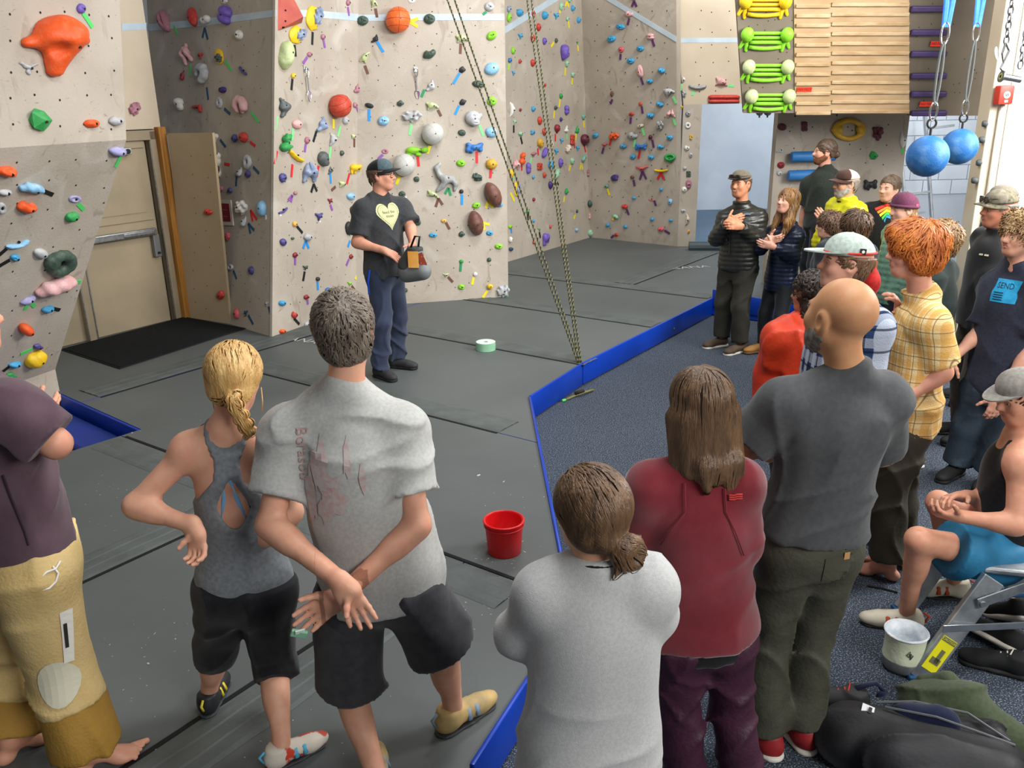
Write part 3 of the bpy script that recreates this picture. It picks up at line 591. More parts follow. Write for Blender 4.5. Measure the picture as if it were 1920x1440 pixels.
TABLE = """
A1 103 83 125 122 mush orange
A1 151 16 17 20 pocket purple | g 155 24 173 51
A1 52 127 36 26 antler silver
A1 71 225 48 50 prism green
A1 170 231 28 17 jug orange
A1 216 226 28 20 moon silver
A2 219 280 32 20 crimp lav | g 226 292 216 313
A2 10 319 38 18 jug orange
A2 57 350 46 22 sausage lblue @-15 | k 79 357 99 365
A2 8 358 26 14 crimp silver
A2 48 386 36 22 moon orange
A2 2 389 16 22 donut silver
A2 140 373 23 13 spoon lav | g 146 382 157 393
A2 133 405 26 15 leaf green @25
A2 31 453 46 18 bean lblue @15 | k 12 466 -8 483
A2 27 482 18 13 pocket blue | k 18 487 -6 501
A2 75 474 26 18 oval silver
A2 110 491 62 44 donut dgreen @30
A2 100 532 80 26 sausage pink @14 | g 130 529 151 528 ; g 128 531 126 547
A2 51 560 32 12 crimp lav @25 | g 53 566 46 581 ; g 56 566 65 575
A2 88 577 24 13 crimp blue @15 | k 97 578 112 581
A2 43 613 22 20 ball orange
A2 69 649 18 12 blob indigo | g 60 654 38 664
A2 64 671 44 22 leaf yellow @35
A2 27 681 24 11 crimp blue @10 | k 17 687 -4 703
A2 18 703 20 13 blob green
AU 250 204 22 28 rock mauve
P 392 397 17 13 moon red
P 415 553 18 18 blob red
B 311 40 46 26 shell mauve @-60 | g 326 48 334 66
B 364 33 38 22 oval red @-65
B 389 38 25 18 can white | n 384 52 380 71 ; n 384 52 390 74
B 426 29 30 36 cheek purple @-25
B 423 3 20 12 blob white
B 450 66 20 20 pocket white
B 352 101 26 40 wings pink @20 | g 357 121 357 144
B 377 105 16 14 tri red
B 412 106 32 24 duo dgrey @-60 | g 423 114 434 133
B 458 131 26 14 bean indigo @-35
B 380 140 36 46 horseshoe silver @-30 | n 388 164 391 187
B 343 141 13 20 fin dred
B 419 167 19 16 crimp dpurple
B 340 196 20 24 skull white
B 372 202 32 18 boot red
B 412 193 17 22 spoon silver @20 | n 421 204 432 214
B 454 200 36 44 horseshoe pink @20 | g 471 210 485 230
B 406 259 18 12 can white @35 | n 413 262 423 275
B 441 260 18 16 blob indigo
B 459 258 20 20 brain red | r 469 266 479 274
B 408 313 30 48 panda cream | r 421 307 431 309
B 466 304 20 28 donut silver | n 475 313 486 325
B 450 322 20 18 fin silver | n 444 331 443 349
B 466 327 18 15 blob indigo
B 415 355 17 12 blob mauve
B 433 357 11 10 jib indigo
B 456 389 34 30 rock white | r 470 394 474 415 ; r 470 394 482 412
B 458 415 18 20 fin silver | n 466 419 470 438 ; n 466 419 477 432
B 493 391 20 30 oval lblue | w 499 403 499 412
B 428 444 17 16 blob pinkred
B 433 501 15 12 donut silver | n 438 507 444 523
B 472 507 13 16 oval indigo
B 445 588 12 20 oval pinkred
B 462 587 10 12 tri navy | n 466 591 475 608
B 501 570 9 10 tri silver | n 504 575 508 590
C1 586 34 34 48 duo slate | k 586 60 585 84
C1 555 65 34 34 duo slate @-20 | k 552 84 554 106
C1 533 103 56 27 leaf pgreen @85
C1 605 69 10 10 pocket mauve | v 606 74 609 90
C1 580 102 12 10 pocket mauve | v 576 107 568 119
C1 652 5 10 12 pocket mauve | v 652 13 654 30
C1 549 142 9 10 jib yellow | k 548 148 546 169
C1 668 165 14 18 fin mauve | k 673 171 682 185
C1 528 200 38 26 fin dgrey @60 | lg 520 218 516 245
C1 627 199 43 44 ball rust
C1 556 233 22 18 oval pink | lg 549 241 547 263
C1 602 232 30 24 fin slate @20 | k 593 246 587 266
C1 647 226 14 16 pocket silver | lg 638 236 633 256
C1 665 197 9 10 pocket mauve | v 668 201 673 213
C1 533 267 24 34 frog green | r 519 283 515 308
C1 556 289 38 22 banana yellow @-35 | r 548 308 546 332
C1 575 263 11 14 pocket mauve | v 573 270 571 285
C1 603 298 26 29 face dgrey | r 597 311 594 331
C1 621 262 16 26 shard silver | lg 620 275 617 297
C1 578 323 32 40 wings slate | k 588 345 583 361 ; k 588 345 594 359
C1 618 319 16 10 fin dgrey @40 | b 619 325 620 344
C1 664 316 26 21 elephant yellow | r 655 325 650 345
C1 662 256 10 8 dino pgreen | br 664 260 664 276
C1 640 287 8 10 jib dgreen
C1 529 333 15 18 shell indigo
C1 641 345 16 12 dino pgreen | br 629 350 621 357
C1 553 362 8 7 jib mauve | v 548 366 540 376 ; v 548 366 545 379
C1 618 377 11 12 tri dred | v 619 384 623 395
C1 529 393 22 12 bean indigo @30 | w 525 401 526 405
C1 597 406 18 17 tri indigo | w 599 414 600 417
C1 657 368 20 14 oval lblue
C1 552 420 10 10 pocket amber | k 556 424 567 437
C1 576 444 18 16 moon silver | b 573 452 568 466 ; b 573 452 579 466
C1 530 454 14 14 oval indigo
C1 548 447 7 5 jib dgreen
C1 653 428 16 26 oval dark | b 656 451 652 463
C1 552 478 11 11 blob dred | v 553 483 553 497
C1 657 481 9 10 blob dred | v 654 486 649 498
C1 572 502 12 10 tri dgreen | k 571 509 568 527
C1 595 523 8 8 jib dark | b 595 528 596 544
C1 676 503 12 12 spoon white | y 671 512 666 524
C1 655 532 10 9 tri lime | br 659 536 665 544
C1 615 545 15 13 pocket dblue
C1 573 557 12 10 blob dred | v 576 562 577 571
C1 528 568 14 11 jug blue
C1 551 590 12 14 moon red | k 551 597 561 608
C1 574 608 12 12 blob silver
C1 529 621 13 9 jug orange
C2 702 7 13 16 dino pgreen | br 704 16 707 33
C2 680 39 22 19 pocket dgreen
C2 745 40 46 48 ball volley
C2 805 36 22 20 pocket dgreen
C2 772 1 13 9 spoon white
C2 703 72 18 13 fin dark @20 | b 707 78 719 98
C2 685 107 26 14 dino pgreen @60 | br 684 123 690 139
C2 805 101 26 18 moon dgreen @25
C2 807 160 22 18 fin silver @20 | dg 796 168 790 182
C2 867 73 26 16 dino pgreen | br 864 82 863 101
C2 866 131 14 13 blob dark | b 862 137 850 157
C2 922 67 22 16 pocket lime @40
C2 922 129 28 24 oval lblue @40
C2 897 158 24 14 pocket dgreen @-10
C2 917 13 18 18 pocket silver | dg 912 22 905 28
C2 922 190 18 18 pocket lime
C2 693 197 17 12 crimp dark @-20 | b 692 205 692 227
C2 719 227 22 19 pocket lblue @15
C2 750 194 15 12 blob dgreen
C2 771 218 40 24 rock silver | lg 771 233 768 253
C2 811 199 26 16 dino pgreen | br 821 206 827 218
C2 867 192 15 12 blob dark @25 | b 861 198 853 215
C2 886 223 36 30 face silver | lg 899 235 906 255
C2 810 252 40 41 ball pale
C2 722 284 13 9 spoon mauve | v 718 290 709 298
C2 757 310 40 42 ball pale
C2 782 283 42 21 turtle lime | r 783 291 785 312
C2 864 306 17 14 pocket lime
C2 921 308 22 20 brain tan | r 921 315 919 334
C2 889 277 34 22 bone dblue | r 894 284 894 306
C2 866 249 15 12 oval dgreen
C2 921 248 22 20 oval lblue
C2 836 332 46 58 trisk grey | dg 841 352 834 364 ; dg 841 352 845 367
C2 781 336 11 10 oval dgreen
C2 894 332 22 16 rock dgreen @-40
C2 923 365 50 28 football brown @-65 | y 915 377 911 390 ; y 915 377 925 389
C2 891 418 47 27 football brown @-75 | y 905 418 918 421 ; y 905 418 908 431
C2 936 384 13 9 jug blue
C2 893 385 16 12 pocket lime @20
C2 812 365 26 12 dino pgreen @-20 | br 822 372 817 388 ; br 822 372 830 384
C2 865 359 8 8 jib dark | b 866 365 866 384
C2 754 364 13 12 pocket dgreen | w 760 370 762 371
C2 783 417 13 12 oval dgreen
C2 865 439 13 12 blob dgreen
C2 832 414 10 7 pocket amber | br 836 417 843 430
C2 812 441 16 9 pocket blue
C2 918 437 13 10 pocket blue
C2 935 462 15 11 pocket lime
C2 917 487 8 8 jib dgreen
C2 865 490 8 7 jib green | dg 864 494 863 509
C2 836 516 12 9 tri pgreen | br 840 519 849 529
C2 891 514 8 8 jib white | y 888 520 885 534
C2 865 538 13 11 pocket lime
C2 918 537 11 10 ball yellow | y 914 545 905 558
C2 942 545 26 26 rock silver | dg 943 552 951 557
C2 761 544 7 8 jib dgreen
D 953 17 10 14 rock slate
D 953 33 11 18 blob lime
D 973 23 15 15 jug blue
D 999 25 9 13 pocket red
D 1020 28 14 16 jug blue
D 1042 30 15 14 tri blue
D 1051 12 10 16 oval mint | y 1050 19 1049 25
D 1067 0 10 9 oval mint | y 1062 3 1060 12 ; y 1063 3 1066 13
D 1073 15 9 12 jug blue
D 1063 35 8 9 moon mint | y 1065 39 1067 52
D 1084 37 9 12 jug blue
D 1009 51 11 15 oval red
D 998 72 11 15 oval red
D 975 68 13 13 tri blue
D 961 95 9 14 pocket lime
D 955 113 8 9 jib dblue | lm 954 119 953 131
D 974 115 8 9 blob red
D 998 118 11 14 oval red
D 962 137 8 11 tri blue
D 1020 77 10 14 shell purple
D 1042 76 6 9 jib dgreen | y 1038 79 1033 88
D 1055 100 18 33 tear purple
D 1082 80 7 6 tri green | y 1083 85 1084 96
D 1062 119 9 14 oval mint | y 1060 127 1059 142
D 1073 140 10 10 oval mint | y 1073 145 1072 159
D 1021 160 8 9 tri red
D 1051 180 8 10 oval green | y 1050 186 1048 201
D 957 206 10 31 shard white
D 975 206 6 6 jib dred
D 999 204 9 10 pocket blue
D 1041 202 9 8 blob dgreen | y 1039 208 1038 222
D 1061 206 10 18 cheek purple
D 1051 224 6 8 jib dpurple
D 1011 226 11 16 oval rust
D 1020 247 12 14 oval rust
D 964 229 8 12 tri mint | k 963 235 963 249
D 975 251 8 11 leaf mint @70 | k 976 257 979 270
D 998 248 11 9 bone blue
D 1043 241 13 19 cup dred | r 1041 251 1041 265
D 1061 241 11 13 fin white | lg 1062 251 1063 262
D 1093 219 9 12 oval teal | y 1094 226 1095 239
D 1081 242 11 15 fin green | y 1080 250 1079 263
D 1072 262 12 21 brick brick | r 1077 268 1077 278
D 1094 262 20 25 cup maroon | r 1095 273 1098 285
D 1052 264 9 12 tri blue
D 1011 268 16 18 face tan | r 1008 278 1009 291
D 1020 286 22 11 shell purple @60
D 1033 270 10 14 horseshoe beige
D 1042 284 11 13 tri blue
D 1063 279 14 17 rock beige
D 1082 278 9 12 tri blue
D 977 297 13 24 frog orange | r 978 310 978 320
D 966 309 18 20 wings pink | lg 962 326 961 339
D 1000 288 14 9 dino mauve @30 | lg 996 296 994 307
D 989 315 9 22 cheek purple
D 1011 312 14 14 brick brick
D 1032 308 14 20 moon blue
D 1050 305 10 18 shell purple
D 1072 302 10 13 oval mint | y 1069 309 1067 321
D 1093 297 15 8 leaf teal @60 | y 1090 306 1087 318 ; y 1090 306 1092 318
D 957 327 9 18 tear yellow
D 999 332 6 7 jib blue
D 1020 328 8 10 oval rust
D 1042 326 22 9 leaf mint @65 | k 1042 338 1040 347 ; k 1042 338 1047 347
D 968 355 14 28 duo slate | y 957 362 964 377
D 1031 347 10 15 oval dpurple
D 1061 359 10 14 prism green | y 1058 368 1057 379
D 1000 374 6 7 jib dred
D 988 396 7 8 jib green | k 989 401 990 413
D 1000 414 5 6 jib blue
D 1081 396 6 7 blob dgreen | y 1078 402 1076 411
D 1031 425 5 7 jib rust
D 1011 431 6 6 tri green | k 1011 435 1013 446
D 1021 448 15 27 elephant purple
D 1000 454 7 8 blob red
D 1080 431 7 7 jib lblue
D 956 425 9 7 pocket lime | b 958 429 959 437
D 955 449 7 11 ball white
D 957 466 10 9 crimp navy
D 1104 324 13 14 brick mauve
D 1105 382 13 14 brain dgreen
D 1106 405 9 12 brick pink
D 1106 437 12 14 pocket mint
E 1189 -3 9 7 jib mauve | dv 1189 2 1185 13 ; dv 1189 2 1194 13
E 1180 26 15 12 moon pink | dv 1180 34 1177 47
E 1164 50 17 11 pocket blue @-10
E 1147 73 17 13 pocket blue @25
E 1220 68 14 12 cheek pink | dv 1223 75 1227 87
E 1201 91 14 11 pocket blue
E 1165 93 10 12 pocket pinkred | dv 1164 101 1163 112
E 1183 114 14 12 pocket blue
E 1201 133 24 11 shell pink @-80 | dv 1202 146 1206 159
E 1241 132 14 11 jug blue @-20
E 1219 152 12 9 jug blue
E 1256 172 20 18 dino silver @20 | lg 1262 181 1268 194
E 1148 177 6 12 tear brown | dv 1148 186 1145 195
E 1201 195 8 8 blob rust | dv 1203 199 1205 213
E 1238 195 14 10 jug blue @-20
E 1220 216 14 10 jug blue
E 1184 214 12 8 blob red | dv 1183 220 1182 232
E 1259 213 16 16 wings pink | lg 1262 221 1267 235
E 1201 235 13 9 crimp beige @15 | lg 1204 240 1208 254
E 1238 235 16 20 rock grey
E 1117 254 11 9 pocket blue @25
E 1152 255 21 15 rock orange | r 1146 260 1143 272
E 1187 254 19 14 moon grey @-10 | lg 1191 261 1189 276
E 1220 257 7 9 jib maroon | dv 1223 262 1226 277
E 1256 258 12 10 pocket blue
E 1134 272 12 8 tri pinkred | dv 1132 277 1129 288
E 1169 274 13 9 moon blue
E 1203 275 22 14 bone dblue | r 1200 283 1197 297
E 1239 275 13 9 moon blue
E 1187 294 10 9 pocket blue @30
E 1221 295 11 8 pocket blue
E 1257 296 21 20 cup green
E 1204 316 24 12 tri pinkred | dv 1205 321 1200 336 ; dv 1205 321 1212 336
E 1240 316 27 13 banana yellow | r 1239 324 1233 336 ; r 1239 324 1245 336
E 1153 333 16 15 blob dpurple @-30
E 1186 332 7 7 jib brown | dv 1188 337 1190 349
E 1137 349 9 7 blob teal | y 1139 354 1143 366
E 1240 355 6 7 jib blue
E 1189 371 7 6 jib blue
E 1172 387 11 9 jug red | dv 1175 392 1179 403
E 1222 373 11 6 bean pinkred @-15 | dv 1227 376 1230 386
E 1257 378 8 11 pocket lblue
E 1155 406 12 7 leaf mint @-30 | y 1150 408 1149 413
E 1223 411 7 7 jib blue
E 1258 413 7 6 jib blue
E 1140 422 7 7 jib blue
E 1173 425 7 7 jib blue
E 1240 429 11 9 jug pinkred | dv 1246 432 1256 438
E 1156 440 9 8 blob red | dv 1151 441 1146 446
F 1281 150 8 13 shard white | lg 1277 157 1276 170
F 1283 176 9 16 rock silver
F0 1276 201 9 9 rock yellow
F0 1290 213 10 12 pocket grey
F0 1290 235 11 12 donut white
F0 1288 277 10 10 moon white
F0 1284 315 7 7 jib silver
F0 1291 326 9 12 brick dgreen
F0 1291 345 11 18 shell mauve
F0 1283 355 10 10 pocket white
F0 1281 395 9 6 pocket silver
F0 1288 412 10 24 shard beige
F0 1291 434 6 9 rock amber
F0 1296 257 7 10 grapes yellow
F0 1295 290 7 12 moon silver
F 1308 158 34 20 bean grey | lg 1301 170 1298 179
F 1353 154 26 18 dino pink @-15 | lg 1365 160 1376 161
F 1357 185 60 18 rail red
G 1466 238 18 14 oval maroon
G 1508 237 12 20 brick maroon
G 1590 243 66 44 ring tan
G 1644 250 22 28 grapes maroon
G 1463 281 15 10 fin silver
G 1464 309 14 13 jug dred
G 1637 292 20 20 prism green
G 1692 262 12 32 moon white | g 1692 272 1692 287
G 1631 346 26 22 bone dark
G 1461 325 9 9 jib silver
"""
mseam = M('ball_seam', 'a0361a', .6); mseamg = M('ball_seam_grey', 'aeaea8', .6)
mbolt = M('bolt', '222326', .5, metal=.3)
def tape_mesh(parent, col, a, c, n, o, w_=.034):
    d = c-a; s = nrm(np.cross(n, d)); b = MB(); b.prism([a-s*w_/2-o, c-s*w_/2-o, c+s*w_/2-o, a+s*w_/2-o], n*.0035); return b.build('route_tape', M('tape_'+col, TC[col], .6), parent)
ENTRIES = []
for line in TABLE.strip().split('\n'):
    main, _, tp = line.partition('|'); f = main.split(); rot = 0.
    for t in list(f):
        if t[0] == '@': rot = float(t[1:]); f.remove(t)
    ENTRIES.append((f[0], *map(float, f[1:5]), f[5], f[6], rot, [(q.split()[0], *map(float, q.split()[1:])) for q in tp.split(';') if q.strip()]))
def sized(wm, hm):
    a = math.sqrt(wm*hm); return 'tiny' if a < .055 else 'small' if a < .085 else 'medium' if a < .15 else 'large'
BASEMAT = {}
for (wk, x, y, pw, ph, typ, colr, rot, tapes) in ENTRIES:
    P, n, wo = WALLS[wk]; c = onplane(x, y, P, n)
    ex = (onplane(x+2, y, P, n)-onplane(x-2, y, P, n))/4; ey = (onplane(x, y-2, P, n)-onplane(x, y+2, P, n))/4
    lx, ly = np.linalg.norm(ex), np.linalg.norm(ey); ex = ex*min(1., (1.05 if typ == 'ball' else 1.3)*ly/lx); ey = ey*min(1., (1.05 if typ == 'ball' else 1.3)*lx/ly)
    ca, sa = math.cos(math.radians(rot)), math.sin(math.radians(rot)); ax = (ex*ca+ey*sa)*pw/2; ay = (-ex*sa+ey*ca)*ph/2
    wm, hm = 2*np.linalg.norm(ax), 2*np.linalg.norm(ay); dz = n*.5*math.sqrt(wm*hm)
    fine = 2 if max(pw, ph) > 34 else 1 if max(pw, ph) > 11 else 0
    put = lambda V: V[:, :1]*ax+V[:, 1:2]*ay+V[:, 2:3]*dz
    mt = hmat(colr); base = typ
    if typ == 'prism':
        bm = bmesh.new(); bmesh.ops.create_icosphere(bm, subdivisions=1, radius=1); r = random.Random(int(x))
        Vp = np.array([[v.co.x*r.uniform(.75, 1.1), v.co.y*r.uniform(.75, 1.1), max(v.co.z, 0)*r.uniform(.6, 1)] for v in bm.verts]); Fp = [[v.index for v in f.verts] for f in bm.faces]; bm.free()
        o = mesh_obj('climbing_hold', put(Vp), Fp, mt); bpt = V3(.1, -.1, .75); noun = 'faceted'
    elif typ == 'duo':
        V, F, bpt = proto('leaf' if pw > 20 else 'oval', fine); o = mesh_obj('climbing_hold', put(V*V3(1, 1, .35)), F, hmat('yellow'), None, True)
        V, F, bpt = proto('rock', fine); mesh_obj('upper_lobe', put(V*V3(.62, .8, .8)+V3(.3, .1, .1)), F, mt, o, True); noun = 'two-tone yellow and'
        bpt = V3(.3, .1, .75)
    elif typ == 'panda':
        pr = [E_((0, .45, .35), (.8, .5, .6), .1), E_((-.75, .85, .3), .26, .06), E_((.7, .85, .3), .26, .06), E_((.1, -.45, .35), (.75, .55, .55), .1)]
        V, F = surface(pr, .08, gfun=lambda X, Y, Z: -Z-.02); o = mesh_obj('climbing_hold', put(V), F, mt, None, True)
        for nm, q in (('ear', [E_((-.75, .88, .36), .22, 0)]), ('ear', [E_((.7, .88, .36), .22, 0)]), ('eye_patch', [E_((.25, .38, .8), (.24, .24, .2), 0)]), ('eye_patch', [E_((-.5, .42, .75), (.18, .22, .2), 0)]), ('nose', [E_((-.35, .12, .85), (.12, .08, .12), 0)]), ('arm', [E_((.75, -.25, .5), (.3, .4, .3), 0)]), ('arm', [E_((-.55, -.35, .5), (.2, .35, .3), 0)]), ('foot', [E_((.5, -.85, .4), (.4, .25, .3), 0)]), ('foot', [E_((-.35, -.85, .4), (.35, .25, .3), 0)])):
            v, f2 = surface(q, .08); mesh_obj(nm, put(v), f2, hmat('dark'), o, True)
        bpt = V3(.1, -.4, .9); noun = 'panda-shaped'
    else:
        V, F, bpt = proto(typ, fine); o = mesh_obj('climbing_hold', put(V), F, mt, None, True); noun = NOUN[typ]
    o.location = c
    if typ == 'ball' and pw > 30:
        R_ = .98; ms = mseamg if colr == 'pale' else mseam; b = MB()
        cu = [[(math.cos(t)*R_, math.sin(t)*R_*.25, .62+0*t) for t in ()]]
        def great(ax1, ax2, off=V3(0, 0, 0), k=1.): return [put((V3(0, 0, .62)+off+k*(ax1*math.cos(t)+ax2*math.sin(t)))[None])[0] for t in np.linspace(0, 6.2832, 41)]
        X, Y, Z = V3(1, 0, 0), V3(0, 1, 0), V3(0, 0, 1); th = .0028 if colr != 'pale' else .0014
        rr = rotm(0, 0, 0) if colr == 'volley' else np.array(Matrix.Rotation(.6, 3, (0, .3, 1)))
        for q in ((X, Z, V3(0, 0, 0), 1.), (Y, Z, V3(0, 0, 0), 1.), (X, Z, Y*.55, .835), (X, Z, -Y*.55, .835)): b.tube(great(rr@q[0], rr@q[1], rr@q[2], q[3]), th, 5, False)
        b.build('ball_seam', ms, o); noun = {'pale': 'soccer-ball', 'volley': 'volleyball', 'rust': 'basketball'}[colr]
        bpt = V3(.1, -.05, 1.6)
    if typ == 'football':
        b = MB(); 
        for i in range(7): t = -.36+i*.12; b.tube([put(V3(t, .52, .82)[None])[0], put(V3(t, .66, .66)[None])[0]], .004, 5)
        b.tube([put(V3(t, .60, .77)[None])[0] for t in np.linspace(-.42, .42, 7)], .003, 5); b.build('laces', M('lace_brown', '8a6a5c', .7), o)
    if max(pw, ph) >= 9:
        r = min(.009, .12*math.sqrt(wm*hm)); b = MB(); q = put(bpt[None])[0]; b.lathe([(0, .001), (r, .001), (r, -r)], q+n*.001, 8, frame_from(n)); b.build('bolt', mbolt, o)
    for t in tapes: tape_mesh(o, t[0], onplane(t[1], t[2], P, n)+n*.001, onplane(t[3], t[4], P, n)+n*.001, n, c, .036 if wk in 'DEF' else .03)
    tl = '' if not tapes else (' with forked ' if len(tapes) > 1 else ' with ')+TNAME[tapes[0][0]]+' tape'
    sz = sized(wm, hm)
    if noun.startswith('small') or noun.startswith('large') or noun.startswith('big') or noun in ('soccer-ball', 'volleyball', 'basketball', 'panda-shaped'): look = (noun+' ' if noun[0] in 'sb' and noun.split()[0] in ('small', 'big') else '')
    if typ == 'duo': noun = 'and yellow two-tone'
    desc = f"{sz} {CNAME[colr]} {noun.replace('small ', '').replace('large ', '').replace('big ', '')} hold{tl}"
    BASEMAT[o.name] = (desc, wk, c, colr, typ)
    o['category'] = 'climbing hold'; o['group'] = 'holds on the '+WNAME[wk]
# labels: what it looks like and where, with the nearest striking hold when looks repeat
LM = {k: v for k, v in BASEMAT.items() if v[4] in ('mush', 'banana', 'face', 'frog', 'turtle', 'trisk', 'panda', 'skull', 'football', 'bone', 'cup', 'elephant', 'ring', 'tear', 'rail') or (v[4] == 'ball' and v[3] in ('pale', 'volley', 'rust') and v[1] in ('C1', 'C2'))}
def lmname(v): return f"{CNAME[v[3]]} {dict(ball={'pale': 'soccer ball', 'volley': 'volleyball', 'rust': 'basketball'}.get(v[3], 'ball'), mush='mushroom cap', banana='bananas', face='ape face', trisk='three-armed hold', panda='panda', bone='paw', cup='cup').get(v[4], NOUN.get(v[4], v[4]).replace('-shaped', ''))}"
from collections import defaultdict
lab = {k: v[0]+' on the '+WNAME[v[1]] for k, v in BASEMAT.items()}
grp = defaultdict(list)
for k, l in lab.items(): grp[l].append(k)
for l, ks in grp.items():
    if len(ks) < 2: continue
    for k in ks:
        v = BASEMAT[k]; best = None
        for k2, v2 in LM.items():
            if k2 != k and v2[1] == v[1]:
                dd_ = np.linalg.norm(v2[2]-v[2])
                if best is None or dd_ < best[0]: best = (dd_, v2)
        if best and best[0] < 2.0:
            dz_ = v[2][2]-best[1][2][2]; rel = 'above' if dz_ > .18 else 'below' if dz_ < -.18 else 'beside'
            lab[k] = v[0].replace('forked ', '')+(f" just {rel} the " if best[0] < .5 else f" well {rel} the " if rel != 'beside' else ' level with the ')+lmname(best[1])
            if len(lab[k].split()) > 16: lab[k] = lab[k].replace(' just', '').replace(' well', '')
grp = defaultdict(list)
for k, l in lab.items(): grp[l].append(k)
for l, ks in grp.items():
    if 2 <= len(ks) <= 3:
        ks.sort(key=lambda k: -BASEMAT[k][2][2])
        for k, w_ in zip(ks, ('upper', 'lower') if len(ks) == 2 else ('topmost', 'middle', 'lowest')): lab[k] = w_+' '+l
    if len(l.split()) > 15:
        for k in ks: lab[k] = ' '.join(lab[k].replace(' just', '').replace(' well', '').split()[:16])
for k, l in lab.items():
    o = bpy.data.objects[k]; o['label'] = l
# ---- red corner volume
P, n, wo = WALLS['C1']; q = [onplane(*p, P, n) for p in ((519, 58), (566, 43), (538, -4), (521, -60), (519, -20))]; c = q[0]
ap = onplane(549, 33, P, n)+n*.13
vol = mesh_obj('wall_volume', [p-c for p in q]+[ap-c], [(i, (i+1) % 5, 5) for i in range(5)]+[(4, 3, 2, 1, 0)], M('volume_red', 'b23a28', .45, 'c05540', 6, 4, .1, 40)); vol.location = c
tag(vol, 'large red pyramid wall volume at the corner of the front facet', 'wall volume')
for p_ in ((529, 20), (533, 31), (529, 40), (526, 52), (548, 33)):
    s = onplane(*p_, P, n); b = MB(); t_ = n*.045 if p_[0] < 545 else n*.115; b.lathe([(0, .002), (.009, .002), (.009, -.02)], s-c+t_, 8, frame_from(n)); b.build('bolt', mbolt, vol)
# ---- blue and yellow tape marks belong to their balls
for xs, key, tp in (((745, 40), 'C2', [(768, 40, 784, 35), (768, 41, 783, 50)]), ((627, 199), 'C1', [(625, 223, 625, 241)]), ((810, 252), 'C2', [(806, 273, 801, 288)]), ((757, 310), 'C2', [(749, 331, 743, 346)])):
    P, n, wo = WALLS[key]; c = onplane(*xs, P, n)
    o = min((bpy.data.objects[k] for k, v in BASEMAT.items() if v[4] == 'ball'), key=lambda o: (Vector(c)-o.location).length)
    for t in tp: tape_mesh(o, 'y', onplane(t[0], t[1], P, n)+n*.001, onplane(t[2], t[3], P, n)+n*.001, n, np.array(o.location))
# ---- quickdraws hanging on the front wall
for i, (x, y0, y1) in enumerate(((571, 128, 190), (779, 129, 187))):
    P, n, wo = WALLS['C1' if x < 670 else 'C2']; a = onplane(x, y0, P, n)+n*.02; e = onplane(x+2, y1, P, n)+n*.05; R = frame_from(n)
    if n[2] > .999: pass
    r = empty('quickdraw', a); dn_ = V3(0, 0, -1); sd = nrm(np.cross(n, dn_)); L_ = np.linalg.norm(e-a)
    b = MB(); b.box(V3(0, 0, -.01)-n*.012, (.04, .05, .012), np.stack([sd, dn_, n], 1), .004); b.tube([V3(0, 0, -.01)-n*.02, V3(0, 0, -.01)+n*.01], .012, 8); b.build('wall_hanger', msteel, r)
    def biner(z0, z1, w_, mm, nm):
        b = MB(); pts = [sd*w_*math.sin(t)*(.8+.3*math.cos(t))+dn_*((z0+z1)/2-(z1-z0)/2*math.cos(t))+n*.012 for t in np.linspace(0, 6.2832, 21)]; b.tube(pts, .0045, 6, False); return b.build(nm, mm, r)
    biner(0, .09, .024, msteel, 'top_carabiner'); biner(L_-.10, L_, .03, msteel, 'lower_carabiner')
    b = MB(); b.tube([sd*.012+dn_*(L_-.095)+n*.012, sd*.016+dn_*(L_-.02)+n*.012], .005, 6); b.build('gate', M('gate_violet', 'a97bc0', .3, metal=.6), r)
    b = MB(); b.box(dn_*(L_/2-.01)+n*.012, (.014, L_-.16, .004), np.stack([sd, dn_, n], 1)); b.build('sling', M('sling_grey', '4e5154', .8, 'a8a8a8', 60, kind='wave'), r)
    tag(r, 'steel quickdraw with violet gate hanging '+('above the orange-red basketball hold' if i == 0 else 'above the silvery rock hold'), 'quickdraw', 'quickdraws on the front wall')
# ---- red sign plaque on the shaded wall
P, n, wo = WALLS['B']; q = [onplane(*p, P, n) for p in ((412, 374), (434, 375), (439, 423), (415, 422))]; c = sum(q)/4; r = empty('framed_sign', c)
b = MB(); b.prism([p-c for p in q], n*.012); b.build('sign_frame', M('sign_frame', 'c9c2b4', .5), r)
b = MB(); b.prism([(p-c)*.7+n*.010 for p in q], n*.006); b.build('sign_face', M('sign_red', '7d1420', .5), r)
exv = nrm(q[1]-q[0]); eyv = nrm(q[0]-q[3])
for t, v_ in (('WARNING', .1), ('NO SOLO', .03), ('CLIMBING', -.04), ('ALLOWED', -.10)):
    V, F = text_mesh('—— ——', .035); mesh_obj('sign_print', [exv*v[0]*.6+eyv*(v[1]+v_)+n*.0175 for v in V], F, M('sign_pale', 'd4b9b4', .6), r)
tag(r, 'small dark red notice in a pale frame on the shaded side wall', 'sign')
